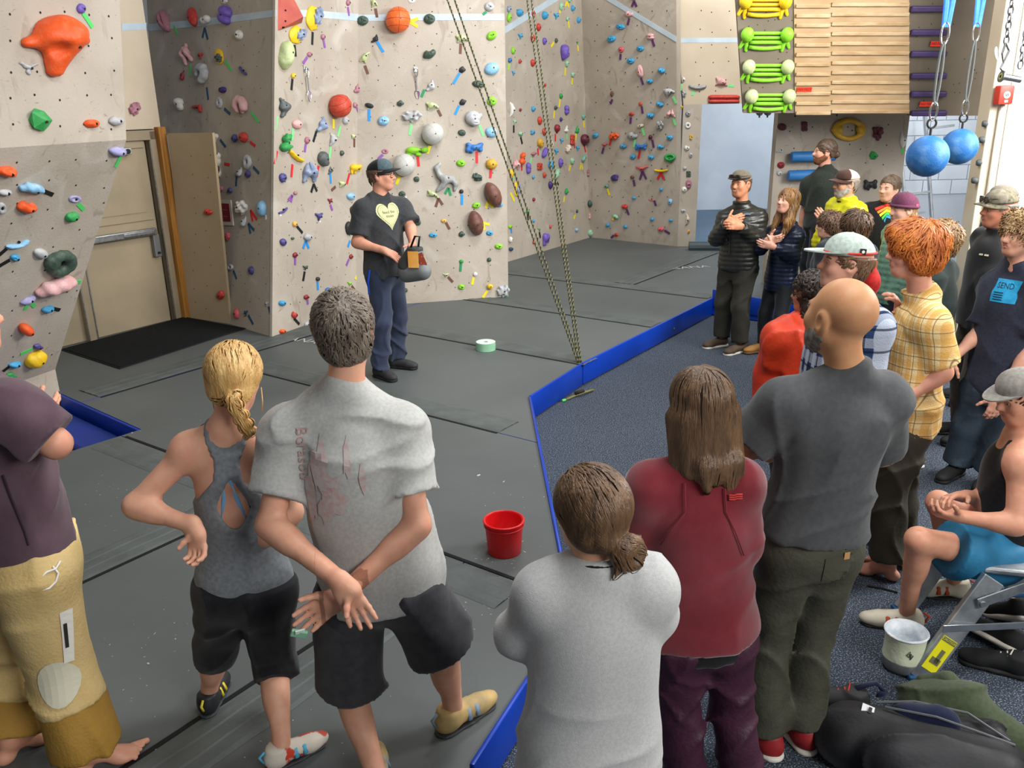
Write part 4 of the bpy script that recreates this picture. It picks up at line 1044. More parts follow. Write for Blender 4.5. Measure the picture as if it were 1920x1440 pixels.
# ============================================================ campus board and hanging gear
BY0, BY1 = 9.3, 8.75                                         # board leans out towards the room as it rises
zb0 = ony(1600, 213, BY0)[2]; nb = nrm((0, -(4.4-zb0), (BY1-BY0)*1.0)); nb = nrm(np.array((0., -1., (BY1-BY0)/(4.4-zb0))))
PB = V3(0, BY0, zb0); cp = lambda x, y: onplane(x, y, PB, nb)
mcw = M('campus_ply', 'bfa582', .6, 'b0926a', 3, 5, .1, 30, stretch=(1, 1, 3)); mrung = M('rung_wood', 'c8ae88', .6, 'ad8d64', 5, 5, .1, 30, stretch=(1, 3, 4))
mbd = M('board_brown', '857a6b', .7, '776c5e', 2, 5, .1, 40)
cb = empty('campus_board', cp(1600, 213)); oc = np.array(cb.location); yt = -140
def plate(name, x0b, x0t, x1b, x1t, mat, yb=213, off=0., th=.05, parent=cb):
    q = [cp(x0b, yb), cp(x1b, yb), cp(x1t, 0), cp(x0t, 0)]; q[2] = q[1]+(q[2]-q[1])*1.6; q[3] = q[0]+(q[3]-q[0])*1.6
    b = MB(); b.prism([p-oc+nb*off for p in q], -nb*th); return b.build(name, mat, parent)
plate('left_board', 1394, 1380, 1490, 1488, mbd, 212); plate('right_board', 1704, 1704, 1852, 1876, M('board_dark', '6f6557', .7, '645a4d', 2, 5, .1, 40), 217)
plate('rung_panel', 1490, 1488, 1557, 1562, mcw, 213, .012); plate('rung_panel', 1557, 1562, 1704, 1704, mcw, 213, .010)
ru = cp(1600, 100); exb = nrm(cp(1700, 100)-cp(1500, 100)); upb = nrm(np.cross(nb, exb)); upb = upb if upb[2] > 0 else -upb
RB = np.stack([exb, upb, nb], 1)
for k in range(-3, 12):
    for xa, xb_, dy in ((1491, 1556, 0), (1558, 1703, -3)):
        y = 211-18.2*(11-k)+dy
        if y < -40: continue
        a, c = cp(xa, y), cp(xb_, y); b = MB(); b.box((a+c)/2-oc+nb*.024, (np.linalg.norm(c-a), .034, .020), RB, .005); b.build('rung', mrung, cb)
mpr = M('rung_purple', '3a2a55', .5, '46346a', 8)
for y in (-26, 16, 60, 100, 141, 175, 211):
    a, c = cp(1706, y), cp(1772 if y > 30 else 1780, y); b = MB(); b.box((a+c)/2-oc+nb*.03, (np.linalg.norm(c-a), .055, .05), RB, .012); b.build('purple_rung', mpr, cb)
for x, y in ((1507, 167), (1757, 81), (1736, 194)):
    a = cp(x, y)-oc+nb*.026; b = MB(); b.box(a, (.15, .05, .003), RB); s = b.build('red_label', M('label_red', 'e8391f', .6), cb)
    V, F = text_mesh('NO FEET', .034); mesh_obj('label_text', [a+RB@v+nb*.003 for v in V], F, M('label_ink', '1c1210', .8), s)
V = []; F = []
for i in range(60):
    x = RNG.uniform(1400, 1485) if i < 30 else RNG.uniform(1710, 1840); y = RNG.uniform(5, 205); c = cp(x, y)-oc+nb*.0015; k = len(V)
    for t in range(6): V.append(c+RB@V3(math.cos(t*1.05)*.006, math.sin(t*1.05)*.006, 0))
    F.append(tuple(range(k, k+6)))
o = mesh_obj('bolt_holes', V, F, hole_m, cb); o['kind'] = 'stuff'
tag(cb, 'overhanging campus board of pale wooden rungs with purple rungs beside them', 'campus board')
b = MB(); b.box(V3((cp(1394, 213)[0]+cp(1852, 213)[0])/2+.16, BY0+.56, zb0+.16), (cp(1852, 213)[0]-cp(1394, 213)[0]-.3, 1.0, .2)); structure('ceiling_soffit', b.build('ceiling_soffit', mbd))
# twin-ball holds bolted to the left board
for i, (x, y, wpx, cn) in enumerate(((1432, 10, 100, 'yellow'), (1435, 72, 100, 'lime'), (1437, 132, 98, 'lime'), (1441, 187, 96, 'lime'))):
    c = cp(x, y); s = np.linalg.norm(cp(x+50, y)-cp(x-50, y))/100; W = wpx*s/2; r = empty('ladder_hold', c); sh = np.array([sh_ for sh_ in (0,)])
    hm_ = hmat(cn); T = lambda px_, py_, o=0.: exb*px_*s+upb*py_*s+nb*o
    for sx in (-1, 1):
        V, F = surface([ell(V3(0, 0, 0), (12*s, 13.5*s, 12*s), np.stack([exb, upb, nb], 1), 0)], .012); mesh_obj('ball_grip', V+T(sx*(wpx/2-13), 8, .05), F, hmat('pgreen') if i > 1 else hm_, r, True)
        V, F = surface([cone(T(sx*(wpx/2-15), -4, .02), T(sx*(wpx/2-16), -21, .01), .028, .02, 0, (nb, .6))], .01); mesh_obj('fork_prong', V, F, hm_, r, True)
        V, F = surface([cone(T(sx*(wpx/2-10), -4, .02), T(sx*(wpx/2-4), -16, .01), .024, .018, 0, (nb, .6))], .01); mesh_obj('fork_prong', V, F, hm_, r, True)
    for py_, bow in ((10, 0), (2, 0), (-6, 0), (-14, -3)):
        b = MB(); b.tube([T(q*(wpx/2-20), py_+bow*(1-q*q), .03) for q in np.linspace(-1, 1, 7)], .02 if py_ < 0 else .017, 7, True, .8, nb); b.build('bar', hm_, r, True)
    tag(r, ['yellow twin-ball ladder hold at the top of the brown board', 'bright green twin-ball ladder hold just under the yellow one', 'pale green twin-ball ladder hold second up from the board edge', 'pale green twin-ball ladder hold lowest on the brown board'][i], 'climbing hold', 'twin-ball ladder holds')
# blue foam cylinders on the wall under the board
for i, (x0, x1, y, lb) in enumerate(((1484, 1566, 294, 'longer blue foam cylinder mounted under the campus board'), (1478, 1530, 329, 'lower blue foam cylinder mounted under the campus board'))):
    a, c = ony(x0, y, GY-.11), ony(x1, y-2, GY-.11); r_ = .058; o_ = (a+c)/2; b = MB(); b.lathe([(0, -.5), (.93, -.5), (1, -.47), (1, .47), (.93, .5), (0, .5)], (0, 0, 0), 24)
    R = frame_from(c-a); L_ = np.linalg.norm(c-a); b.V = [tuple(R@np.array((v[0]*r_, v[1]*r_, v[2]*L_))) for v in b.V]; o = b.build('foam_cylinder', M('foam_blue', '2f78bd', .5, '3a86ca', 5), None, True, .6); o.location = o_; tag(o, lb, 'foam cylinder', 'foam cylinders under the board')
    for e in (-.3, .3):
        q = MB(); q.box(R@V3(0, 0, e*L_)+V3(0, .07, 0), (.03, .1, .03)); q.build('bracket', mdark, o)
# dark grips under the lip of the board
for i, (x, y, wp) in enumerate(((1424, 216, 13), (1439, 218, 14), (1491, 216, 9), (1569, 217, 14), (1732, 219, 16), (1778, 219, 13), (1812, 221, 12))):
    c = ony(x, y, BY0+.06); V, F, bz = proto('oval', 1); o = mesh_obj('climbing_hold', V*V3(wp*.0029, .05, .06)@np.array([[1, 0, 0], [0, 1, 0], [0, 0, -1]])+V3(0, 0, .01), F[:, ::-1], hmat('dgrey'), None, True); o.location = (c[0], c[1], zb0+.03)
    b = MB(); b.lathe([(0, 0), (.009, 0), (.009, .02)], V3(0, 0, -.055), 8); b.build('bolt', mbolt, o)
    tag(o, 'charcoal grip under the lower lip of the campus board', 'climbing hold', 'grips under the campus board')
# ---- climbing ropes tied down at the mat edge
mrope = M('rope', '8d8a5a', .8, '3d3a2c', 90, 2, .6, 120, kind='wave', stretch=(1, 1, 1), lo=.3, hi=.6)
rb = onz(1086, 681, MH)
def rope(px_top, Ytop, wob_, label, dx=0.):
    t = ony(px_top, 0, Ytop); d = t-rb; t = rb+d*2.0 if False else t+(t-rb)*.6; N_ = 40; Rr = .0105; o_ = rb+V3(dx, 0, 0); V = MB()
    st = [[], []]
    for i in range(N_*8+1):
        q = i/(N_*8); p = (t-rb)*q; a = q*np.linalg.norm(t-rb)/.042*2*math.pi; u = frame_from(t-rb)
        for s_ in (0, 1): st[s_].append(p+u@V3(math.cos(a+s_*math.pi)*.0048, math.sin(a+s_*math.pi)*.0048, 0))
    o = MB().tube(st[0], .0062, 5).build('climbing_rope', M('rope_olive', '6d6b42', .8, '7d7b52', 60), None, True); MB().tube(st[1], .0066, 5).build('dark_strand', M('rope_dark', '26251c', .8), o, True)
    o.location = o_; tag(o, label, 'rope', 'ropes tied at the mat corner'); return o
rope(841, 8.6, 0, 'olive climbing rope slanting across the football holds, outer strand', -.01); rope(850, 8.6, 0, 'olive climbing rope slanting across the football holds, inner strand', .012)
rope(989, 8.9, 0, 'steeper olive climbing rope hanging before the recess wall', -.004); rope(993, 8.9, 0, 'second steep olive rope doubled up before the recess wall', .018)
b = MB(); pts = [onz(1112, 731, .012), onz(1095, 736, .03), onz(1078, 742, .012), onz(1060, 750, .012)]; o_ = pts[0]
o = MB().tube([p-o_ for p in pts], .011, 6).build('rope_tail', M('rope_olive'), None, True); o.location = o_; tag(o, 'loose knotted rope end lying under the blue mat edge', 'rope')
MB().tube([pts[1]-o_+V3(0, 0, .02), pts[2]-o_+V3(0, 0, .02)], .016, 7).build('knot', M('rope_dark'), o, True); MB().tube([pts[3]-o_, pts[3]-o_+V3(-.03, -.02, 0)], .012, 6).build('green_tip', M('rope_tip', '4cc46a', .6), o)
# ---- blue training balls on straps
def hang_ball(bx, by, r_px, Y, top, jx, label, sling_y):
    c = ony(bx, by, Y); s = np.linalg.norm(c-CAMP)/FPX; r = r_px*s; o = empty('hanging_ball', c)
    V, F = surface([ell(V3(0, 0, 0), r, None, 0)], r/11); mesh_obj('ball', V, F, M('ball_blue', '2566a8', .6, '6f9dca', 7, 8, .3, 90, lo=.42, hi=.8), o, True)
    tp = ony(top, -60, Y)-c; eye = V3(0, 0, r+.085); dirn = nrm(tp-eye)
    b = MB(); b.tube([V3(0, 0, r*.9), V3(0, 0, r+.055)], .009, 8); b.build('eye_shank', mdark, o)
    b = MB(); b.tube([eye+V3(.033*math.cos(t), 0, .033*math.sin(t)) for t in np.linspace(0, 6.2832, 17)], .008, 6, False); b.build('eye_ring', mdark, o)
    Lq = lambda q: eye+dirn*q
    def loop(q0, q1, w_, mm, nm, rr=.007):
        sd = nrm(np.cross(dirn, (0, 1, 0))); b = MB(); b.tube([Lq((q0+q1)/2-(q1-q0)/2*math.cos(t))+sd*w_*math.sin(t) for t in np.linspace(0, 6.2832, 21)], rr, 6, False); b.build(nm, mm, o)
    loop(.02, .15, .026, msteel, 'lower_carabiner'); L2 = sling_y; loop(.13, L2, .017, M('sling_dark', '5a5e5c', .8), 'dark_sling', .009); loop(L2-.02, L2+.13, .028, msteel, 'upper_carabiner')
    b = MB(); sd = nrm(np.cross(dirn, (0, 1, 0)))
    for k in (-1, 1): b.tube([Lq(L2+.10)+sd*k*.012, tp+sd*k*.035], .02, 6, True, .25, (0, 1, 0))
    b.build('blue_strap', M('strap_blue', '1565d8', .6, '2a7bea', 20), o); tag(o, label, 'hanging ball', 'hanging grip balls')
hang_ball(1739, 293, 33, 6.6, 1790, 0, 'larger blue chalky grip ball hung on a thick blue strap', .56); hang_ball(1799, 275, 28, 7.6, 1848, 0, 'smaller blue grip ball hung on the thin blue strap', .62)
# ---- chains carrying a steel pipe
o = empty('chain_bar', ony(1880, 143, 7.0)); oc2 = np.array(o.location); mch = M('chain_grey', '7f8284', .35, metal=.9)
def chain_links(x0, y0, x1, y1, Y, parent, sc=1.):
    a, c = ony(x0, y0, Y)-oc2, ony(x1, y1, Y)-oc2; L_ = np.linalg.norm(c-a); n_ = max(2, int(L_/.05)); d = (c-a)/n_; dd2 = nrm(d); me_ = {}
    for i in range(n_):
        m_ = a+d*(i+.5); sd = nrm(np.cross(dd2, (0, 1, 0))) if i % 2 else nrm(np.cross(dd2, np.cross(dd2, (0, 1, 0)))); b = MB()
        b.tube([m_+dd2*.034*math.cos(t)*sc+sd*.019*math.sin(t)*sc for t in np.linspace(0, 6.2832, 13)], .0062*sc, 5, False); b.build('chain_link', mch, parent)
chain_links(1902, -30, 1886, 82, 7.0, o); chain_links(1927, 40, 1912, 128, 7.1, o)
pz = lambda x, y: ony(x, y, 7.0)-oc2
b = MB(); b.tube([pz(1886, 80), pz(1892, 95), pz(1881, 118), pz(1879, 100), pz(1886, 80)], .009, 6); b.build('carabiner', mch, o)
b = MB(); b.tube([pz(1881, 118), pz(1876, 128), pz(1882, 136), pz(1879, 143)], .008, 6); b.build('hook', mch, o)
b = MB(); a, c = pz(1876, 143), pz(1913, 150); R = frame_from(c-a); L_ = np.linalg.norm(c-a); b.lathe([(.012, 0), (.026, 0), (.026, L_), (.012, L_)], a, 18, R); b.build('steel_pipe', msteel, o, True, .6)
b = MB(); b.lathe([(.028, 0), (.045, .002), (.045, .012), (.028, .014)], a, 18, R); b.build('pipe_washer', mch, o)
b = MB(); b.lathe([(0, 0), (.05, 0), (.05, .004), (0, .004)], pz(1868, 100), 18, frame_from((.7, -.7, .2))); b.build('tag_disc', M('disc_grey', 'b9bcba', .3, metal=.6), o)
tag(o, 'steel pipe hanging from two chains beside the window pier', 'chain bar')
# ---- fire alarm and conduit on the pier
c = ony(1882, 178, 7.93); o = empty('fire_alarm', c)
b = MB(); b.box((0, 0, 0), (.13, .1, .16), None, .015); b.build('alarm_body', M('alarm_red', 'cf3a2c', .45), o, True, .5); b = MB(); b.lathe([(0, .004), (.03, .004), (.03, 0)], (0, -.05, 0), 20, frame_from((0, -1, 0))); b.build('strobe_disc', M('alarm_white', 'eceae6', .4), o)
b = MB(); b.box((0, -.052, -.052), (.03, .006, .02)); b.build('horn_slot', M('alarm_white'), o)
b = MB(); b.lathe([(.006, .006), (.012, .006)], (0, -.05, 0), 14, frame_from((0, -1, 0))); b.build('alarm_mark', mdark, o)
tag(o, 'red wall-mounted fire alarm box with round white strobe on the pier', 'fire alarm')
b = MB(); b.tube([ony(1880, 195, 7.97)-c, ony(1880, 195, 7.97)-c-V3(0, 0, 1.9)], .022, 12); cd_ = b.build('conduit', M('conduit_paint', 'cfc8ba', .4), None, True); cd_.location = c; tag(cd_, 'thin metal conduit running down from the fire alarm', 'conduit')
# grips on the wall beyond the pier
for i, (x, y) in enumerate(((1846, 232), (1840, 262), (1835, 305), (1826, 338))):
    c = ony(x, y, 8.05); V, F, bz = proto('oval', 0); o = mesh_obj('climbing_hold', V*V3(.03, .03, .06)@np.array([[1, 0, 0], [0, 0, 1], [0, -1, 0]]), F, hmat('dgrey'), None, True); o.location = c; tag(o, 'grey grip on the edge of the cream pier', 'climbing hold', 'grips on the pier edge')
# ---- aluminium ladder leaning in the far opening
o = empty('leaning_ladder', V3(5.62, 11.9, 0)); mal = M('aluminium', 'b4bac0', .35, 'a2a8ae', 12, metal=.85)
for k in (-.18, .18):
    b = MB(); b.box((k, 0, 1.05), (.03, .07, 2.3), rotm(0, -12, -6), .005); b.build('ladder_rail', mal, o)
for i in range(7):
    z = .25+i*.29; b = MB(); b.box(V3(-.1+z*.1-.0, .22-z*.21, z), (.34, .03, .03), rotm(0, -12, -6)); b.build('ladder_step', mal, o)
tag(o, 'aluminium ladder leaning against the white block wall', 'ladder')
# ---- red chalk bucket
q = onz(946, 1033, MH); o = empty('bucket', q); mred = M('bucket_red', 'dc1a20', .35, 'e6464a', 7, 6, .05, 30, lo=.5, hi=.85)
b = MB(); b.lathe([(0, 0), (.084, 0), (.088, .006), (.1, .175), (.1, .18), (.095, .18), (.083, .012), (0, .012)], (0, 0, 0), 40); b.build('bucket_body', mred, o, True, .6)
b = MB(); b.tube([(.103*math.cos(t), .103*math.sin(t), .18) for t in np.linspace(0, 6.2832, 41)], .006, 8, False); b.build('rim', mred, o, True)
b = MB(); b.tube([(.102*math.cos(t), .102*math.sin(t), .155) for t in np.linspace(0, 6.2832, 41)], .0035, 6, False); b.build('rib', mred, o, True)
b = MB(); b.lathe([(0, .02), (.084, .02)], (0, 0, 0), 24); b.build('chalk_layer', M('chalk_pink', 'd98a88', .9, 'e4bcb8', 20), o)
tag(o, 'red plastic chalk bucket standing on the grey mat', 'bucket')
# ---- roll of tape
q = onz(911, 655, MH); o = empty('tape_roll', q)
b = MB(); b.lathe([(.02, 0), (.093, 0), (.093, .075), (.02, .075), (.02, 0)], (0, 0, 0), 36); b.build('roll_body', M('roll_mint', 'a5d6b4', .5, '8cc8a0', 14), o, True, .6)
b = MB(); b.lathe([(.021, .0755), (.088, .077), (.09, .0755)], (0, 0, 0), 36); b.build('roll_face', M('roll_white', 'd9ebdf', .6), o)
tag(o, 'fat mint green roll of tape lying on the mat', 'tape roll')
# ---- folding step stool of aluminium
st = empty('step_stool', onz(1790, 1215, 0.)); so = np.array(st.location)
za = .44; wz = lambda x, y, z: onz(x, y, z)-so
mgal = M('worn_aluminium', '8b9196', .4, 'b4b9bd', 10, 5, .1, 40, metal=.8)
A0, A1_ = wz(1722, 1272, 0), wz(1862, 1085, za); B0 = A0+V3(.62, .12, 0); B1_ = A1_+V3(.3, .05, 0)
dr = V3(.16, .52, 0)
def slab(a, c, w_, t_, nm, side):
    d = nrm(c-a); s = nrm(side-d*np.dot(side, d)); R = np.stack([d, s, np.cross(d, s)], 1); b = MB(); b.box((a+c)/2, (np.linalg.norm(c-a), w_, t_), R, .004); return b.build(nm, mgal, st)
near = slab(A0, A1_, .10, .03, 'leg', V3(1, 0, 0)); slab(B0, B1_, .09, .03, 'leg', V3(1, 0, 0)); slab(A0+dr, A1_+dr, .10, .03, 'leg', V3(1, 0, 0)); slab(B0+dr, B1_+dr, .09, .03, 'leg', V3(1, 0, 0))
for p_ in (A0, A0+dr, B0, B0+dr): b = MB(); b.box(p_+V3(0.01, 0, .012), (.12, .05, .024), None, .006); b.build('rubber_foot', M('foot_blue', '23527e', .6), st)
b = MB(); b.box((A1_+B1_+dr)/2+V3(0.02, 0, .02), (.42, .62, .03), rotm(-14), .01); b.build('tread', mgal, st)
m0, m1 = A0+(A1_-A0)*.55, B0+(B1_-B0)*.45
b = MB(); d = nrm(m1-m0); b.box((m0+m1)/2-V3(0, .03, .0), (np.linalg.norm(m1-m0)+.2, .006, .035), frame_from(np.cross(d, (0, 1, 0)), d), .003); b.build('spreader', mal, st)
for a, c in ((A0+(A1_-A0)*.8, B1_+V3(-.05, 0, -.02)), (B1_+V3(-.05, 0, -.02), B0+(B1_-B0)*.55)):
    d = nrm(c-a); b = MB(); b.box((a+c)/2-V3(0, .03, 0), (np.linalg.norm(c-a)+.04, .006, .05), frame_from(np.cross(d, (0, 1, 0)), d), .003); h_ = b.build('hinge_arm', mgal, st)
    for q in (a, c): bb = MB(); bb.lathe([(0, .012), (.013, .012), (.013, 0)], q-V3(0, .035, 0), 10, frame_from((0, -1, 0))); bb.build('rivet', mal, h_)
d = nrm(A1_-A0); side = nrm(V3(1, 0, 0)-d*d[0]); nl = np.cross(d, side); nl = nl if nl[1] < 0 else -nl; pc = A0+d*.14+nl*.017
b = MB(); b.box(pc, (.17, .07, .002), np.stack([d, side, np.cross(d, side)], 1)); sk = b.build('warning_label', M('label_yellow', 'e6e018', .5), st)
b = MB(); b.box(pc+d*.072+nl*.002, (.02, .066, .001), np.stack([d, side, np.cross(d, side)], 1)); b.box(pc-d*.01+nl*.002+side*.005, (.07, .02, .001), np.stack([d, side, np.cross(d, side)], 1)); b.box(pc-d*.035+nl*.002+side*.0, (.03, .045, .001), np.stack([d, side, np.cross(d, side)], 1)); b.build('label_print', M('label_grey', '6a6a50', .6), sk)
V, F = text_mesh('CAUTION', .016); mesh_obj('label_heading', [pc+d*.072+nl*.0035+side*v[0]+d*v[1] for v in V], F, M('label_yellow'), sk)
tag(st, 'folding aluminium step stool with yellow warning label under the seated boy', 'step stool')
# ---- chalk bag
q = onz(1690, 1250, 0); o = empty('chalk_bag', q)
prf = [(0, 0), (.072, 0), (.084, .02), (.086, .07), (.082, .13), (.086, .17), (.088, .185)]
def lump(b, a, f): b.V = [tuple(np.array(v)*(1+a*math.sin(f*math.atan2(v[1], v[0])+v[2]*30), 1+a*math.sin(f*math.atan2(v[1], v[0])+1+v[2]*25), 1)) for v in b.V]; return b
b = MB(); b.lathe([(0, 0), (.072, 0), (.084, .02), (.087, .065)], (0, 0, 0), 32); lump(b, .02, 4).build('lower_band', M('bag_grey', '6e7274', .8, '84898a', 20), o, True)
b = MB(); b.lathe([(.087, .062), (.083, .13), (.086, .17), (.089, .185)], (0, 0, 0), 32); lump(b, .02, 4).build('bag_body', M('bag_cream', 'dbe2c8', .8, 'cbd3b8', 12, 4, .3, 40), o, True)
b = MB(); b.lathe([(.089, .185), (.084, .19), (.078, .12), (.07, .06), (0, .05)], (0, 0, 0), 32); lump(b, .03, 5).build('fleece_lining', M('bag_lining', 'b2bcc4', .9, 'd9dde0', 18, 5, .4, 50), o, True)
b = MB(); b.tube([(.09*math.cos(t), .09*math.sin(t), .187) for t in np.linspace(0, 6.2832, 33)], .004, 6, False); b.build('rim', M('bag_lining'), o)
b = MB()
for ang in (-1.75,):
    for pts in ([(-.012, .12), (0, .14), (0, .11), (-.012, .12)], [(.004, .10), (.004, .13), (.014, .118), (.004, .10)]):
        b.tube([(math.cos(ang+u/.085)*.0875, math.sin(ang+u/.085)*.0875, z) for u, z in pts], .002, 4)
b.build('emblem', M('emblem_dark', '3c4038', .8), o); b = MB(); b.tube([(.088, .02, .12), (.1, .02, .135), (.1, .02, .1), (.088, .02, .1)], .004, 6); b.build('carry_loop', mdark, o)
tag(o, 'cream and grey cylindrical chalk bag on the dark carpet', 'chalk bag')
# ============================================================ people
def wrk(a, f, s, vert=1.0):
    """cloth folds: warped directional ridges"""
    r = np.random.default_rng(s); ph = r.uniform(0, 6.3, 10); dv = r.normal(0, 1, (4, 3)); dv[:, 2] *= .75; dv /= np.linalg.norm(dv, axis=1, keepdims=True)
    def g(X, Y, Z):
        w_ = 1.3*np.sin(7*X+ph[0]+4*Z)+1.2*np.sin(8*Z+ph[1]+5*Y); w2 = 1.2*np.sin(9*Y+ph[6]-5*X)+np.sin(11*Z+ph[7]+3*X)
        r1 = 1-np.abs(np.sin(.5*f*(dv[0, 0]*X+dv[0, 1]*Y+vert*dv[0, 2]*Z)+w_+ph[2])); r2 = 1-np.abs(np.sin(.4*f*(dv[1, 0]*X+dv[1, 1]*Y+vert*dv[1, 2]*Z)-w2+ph[3])); n3 = np.sin(f*(dv[2, 0]*X+dv[2, 1]*Y+dv[2, 2]*Z)+w2+ph[4])
        m1 = np.clip(.5+.9*np.sin(5*Z+4*X+ph[5]+2*np.sin(6*Y)), .0, 1); m2 = np.clip(.5+.9*np.sin(6*X-5*Z+ph[8]+2*np.sin(5*Y)), .0, 1)
        return -a*(1.9*r1**2.2*m1+1.6*r2**2.2*m2-.45)+a*.25*n3
    return g
def quilt(a, sp, s=0):
    g2 = wrk(a*.5, 30, s)
    return lambda X, Y, Z: a*(1-2*np.abs(np.sin(math.pi*Z/sp+.6*np.sin(9*X)+.5*np.sin(8*Y))))*.8*-1*-1+g2(X, Y, Z)
def ik(a, c, l1, l2, pole):
    d = c-a; L = np.linalg.norm(d); L = min(L, (l1+l2)*.999); u = nrm(d); t = (l1*l1-l2*l2+L*L)/(2*L); hgt = math.sqrt(max(l1*l1-t*t, 1e-6))
    p = np.asarray(pole, float); p = nrm(p-u*np.dot(p, u)); return a+u*t+p*hgt
class Person:
    def __init__(s, label, base, yaw, h, pose=None, sw=1., bd=1., belly=1., hipw=1., lean=0., side=0., drop=0., head=(0, 0, 0), skin='c98f72', foot=(.1, .1), footyaw=(8, 8), vox=.014, cat='person', hs=1., twist=0., neckfwd=0., sit=False):
        s.k = k = h/1.75; s.base = np.asarray(base, float); s.yaw = yaw; s.Rw = rotm(yaw); s.vox = vox; s.sw = sw; s.bd = bd; s.hipw = hipw; s.belly = belly
        s.root = empty('person', base, math.radians(yaw)); tag(s.root, label, cat, 'people gathered in the gym')
        s.skin = M('skin_'+skin, skin, .5, ''.join('%02x' % max(0, int(int(skin[i:i+2], 16)*(.93 if i else .98))) for i in (0, 2, 4)), 22, 3, .06, 300, spec=.35)
        J = s.J = {}; pose = pose or {}
        g = lambda key, d: s.pt(pose[key]) if key in pose else np.asarray(d, float)
        pel = g('pelvis', (0, 0, .945*k-drop)); J['pelvis'] = pel; Rt = s.Rt = rotm(0, -lean, side); s.Rs = Rs = Rt@rotm(twist)
        J['neck'] = g('neck', pel+Rt@V3(0, -.015*k+neckfwd*k, .525*k)); J['chest'] = pel*.4+J['neck']*.6
        if 'neck' in pose:
            up = nrm(J['neck']-pel); x = Rt[:, 0]-up*np.dot(Rt[:, 0], up); x = nrm(x); s.Rt = Rt = np.stack([x, np.cross(up, x), up], 1); s.Rs = Rs = Rt@rotm(twist)
        for sd, sg in (('l', -1), ('r', 1)):
            J[sd+'sh'] = g(sd+'sh', J['neck']+Rs@V3(sg*.178*k*sw, 0, -.062*k)); J[sd+'hip'] = g(sd+'hip', pel+V3(sg*.088*k*hipw, 0, -.03*k))
            i = 0 if sd == 'l' else 1
            J[sd+'an'] = g(sd+'an', (sg*foot[i] if np.isscalar(foot[i]) else foot[i][0], 0 if np.isscalar(foot[i]) else foot[i][1], .085*k))
            ld = np.linalg.norm(J[sd+'hip']-J[sd+'an']); lg = min(.845*k, ld*1.006) if not sit else .845*k; J[sd+'kn'] = g(sd+'kn', ik(J[sd+'hip'], J[sd+'an'], .51*lg, .49*lg, (sg*.15, 1, 0)))
            J[sd+'wr'] = g(sd+'wr', J[sd+'sh']+V3(sg*.06, .03, -.53*k))
            J[sd+'el'] = g(sd+'el', ik(J[sd+'sh'], J[sd+'wr'], .285*k, .25*k, (sg*.5, -1, -.2)))
        s.footyaw = footyaw
        hy, hp, hr = head; s.Rh = Rt@rotm(hy, hp, hr) if lean == 0 and side == 0 else rotm(hy, hp, hr); s.hk = k*hs*1.0
        J['head'] = g('head', J['neck']+Rt@V3(0, .015*k, .055*k)+s.Rh@V3(0, .012, .105)*k*hs); s.H = lambda x, y, z: J['head']+s.Rh@(V3(x, y, z)*s.hk)
        s.body = []; s.fine = []; s.cover = set()
    def pt(s, v):
        if v[0] == 'p': w_ = ony(v[1], v[2], s.base[1]+v[3]); return s.Rw.T@(w_-s.base)
        if v[0] == 'z': return s.Rw.T@(onz(v[1], v[2], s.base[2]+v[3])-s.base)
        return np.asarray(v, float)
    # ---- anatomy
    def torso(s, e=0., drape=None, clip=()):
        J, k, Rt = s.J, s.k, s.Rt; pel, nk = J['pelvis'], J['neck']; c = clip
        mid = lambda t: pel*(1-t)+nk*t
        P = [ell(mid(.64)+Rt@V3(0, .004, 0)*k, np.array((.150*s.sw, .108*s.bd, .17))*k+e, s.Rs, .05, c), ell(mid(.34)+Rt@V3(0, .012*s.belly, 0), np.array((.136*(.5+.5*s.sw), .1*s.belly, .15))*k+e, Rt, .07, c), ell(mid(.03), np.array((.152*s.hipw, .108*s.bd, .115))*k+e, Rt, .06, c),
             cone(J['lsh'], J['rsh'], .05*k+e*.8, None, .05, (s.Rs[:, 1], .95), c)]
        for q in 'lr': P.append(cone(nk+Rt@V3(0, -.01, -.0)*k, J[q+'sh'], .045*k+e*.5, .045*k+e*.7, .04, None, c))
        return P
    def arm(s, q, e=0., upto=2.):
        J, k = s.J, s.k; sh, el, wr = J[q+'sh'], J[q+'el'], J[q+'wr']; P = [ell(sh+(el-sh)*.10, (.048*k+e*.85,)*3, None, .06)]
        if upto <= 1:
            t = sh+(el-sh)*upto; P.append(cone(sh, sh+(el-sh)*min(1, upto+.1), .052*k+e, .047*k+e*1.25, .03, None, [(t, nrm(el-sh))]))
        else:
            P.append(cone(sh, el, .05*k+e, .041*k+e, .03)); t = el+(wr-el)*(upto-1); cl = [] if upto >= 2.2 else [(t, nrm(wr-el))]
            P += [cone(el, wr, .041*k+e, .028*k+e*.9, .03, None, cl), ell(el+(wr-el)*.22, np.array((.041, .041, .07))*k+e, frame_from(wr-el), .03, cl)]
        return P
    def leg(s, q, e=0., upto=2., flare=0.):
        J, k = s.J, s.k; hp, kn, an = J[q+'hip'], J[q+'kn'], J[q+'an']
        if upto <= 1:
            t = hp+(kn-hp)*upto; return [cone(hp, kn, .088*k+e, .06*k+e*1.3+flare, .04, None, [(t, nrm(kn-hp))])]
        P = [cone(hp, kn, .086*k+e, .057*k+e, .04)]; t = kn+(an-kn)*(upto-1); cl = [(t, nrm(an-kn))] if upto < 2.1 else []
        P += [cone(kn, an, .054*k+e, .038*k+e+flare, .03, None, cl)]
        bk = nrm(np.cross(nrm(an-kn), np.cross(nrm(an-kn), s.footdir(q)))); P.append(ell(kn+(an-kn)*.3+bk*.016*k, np.array((.05, .05, .12))*k+e*.8, frame_from(an-kn), .03, cl)); return P
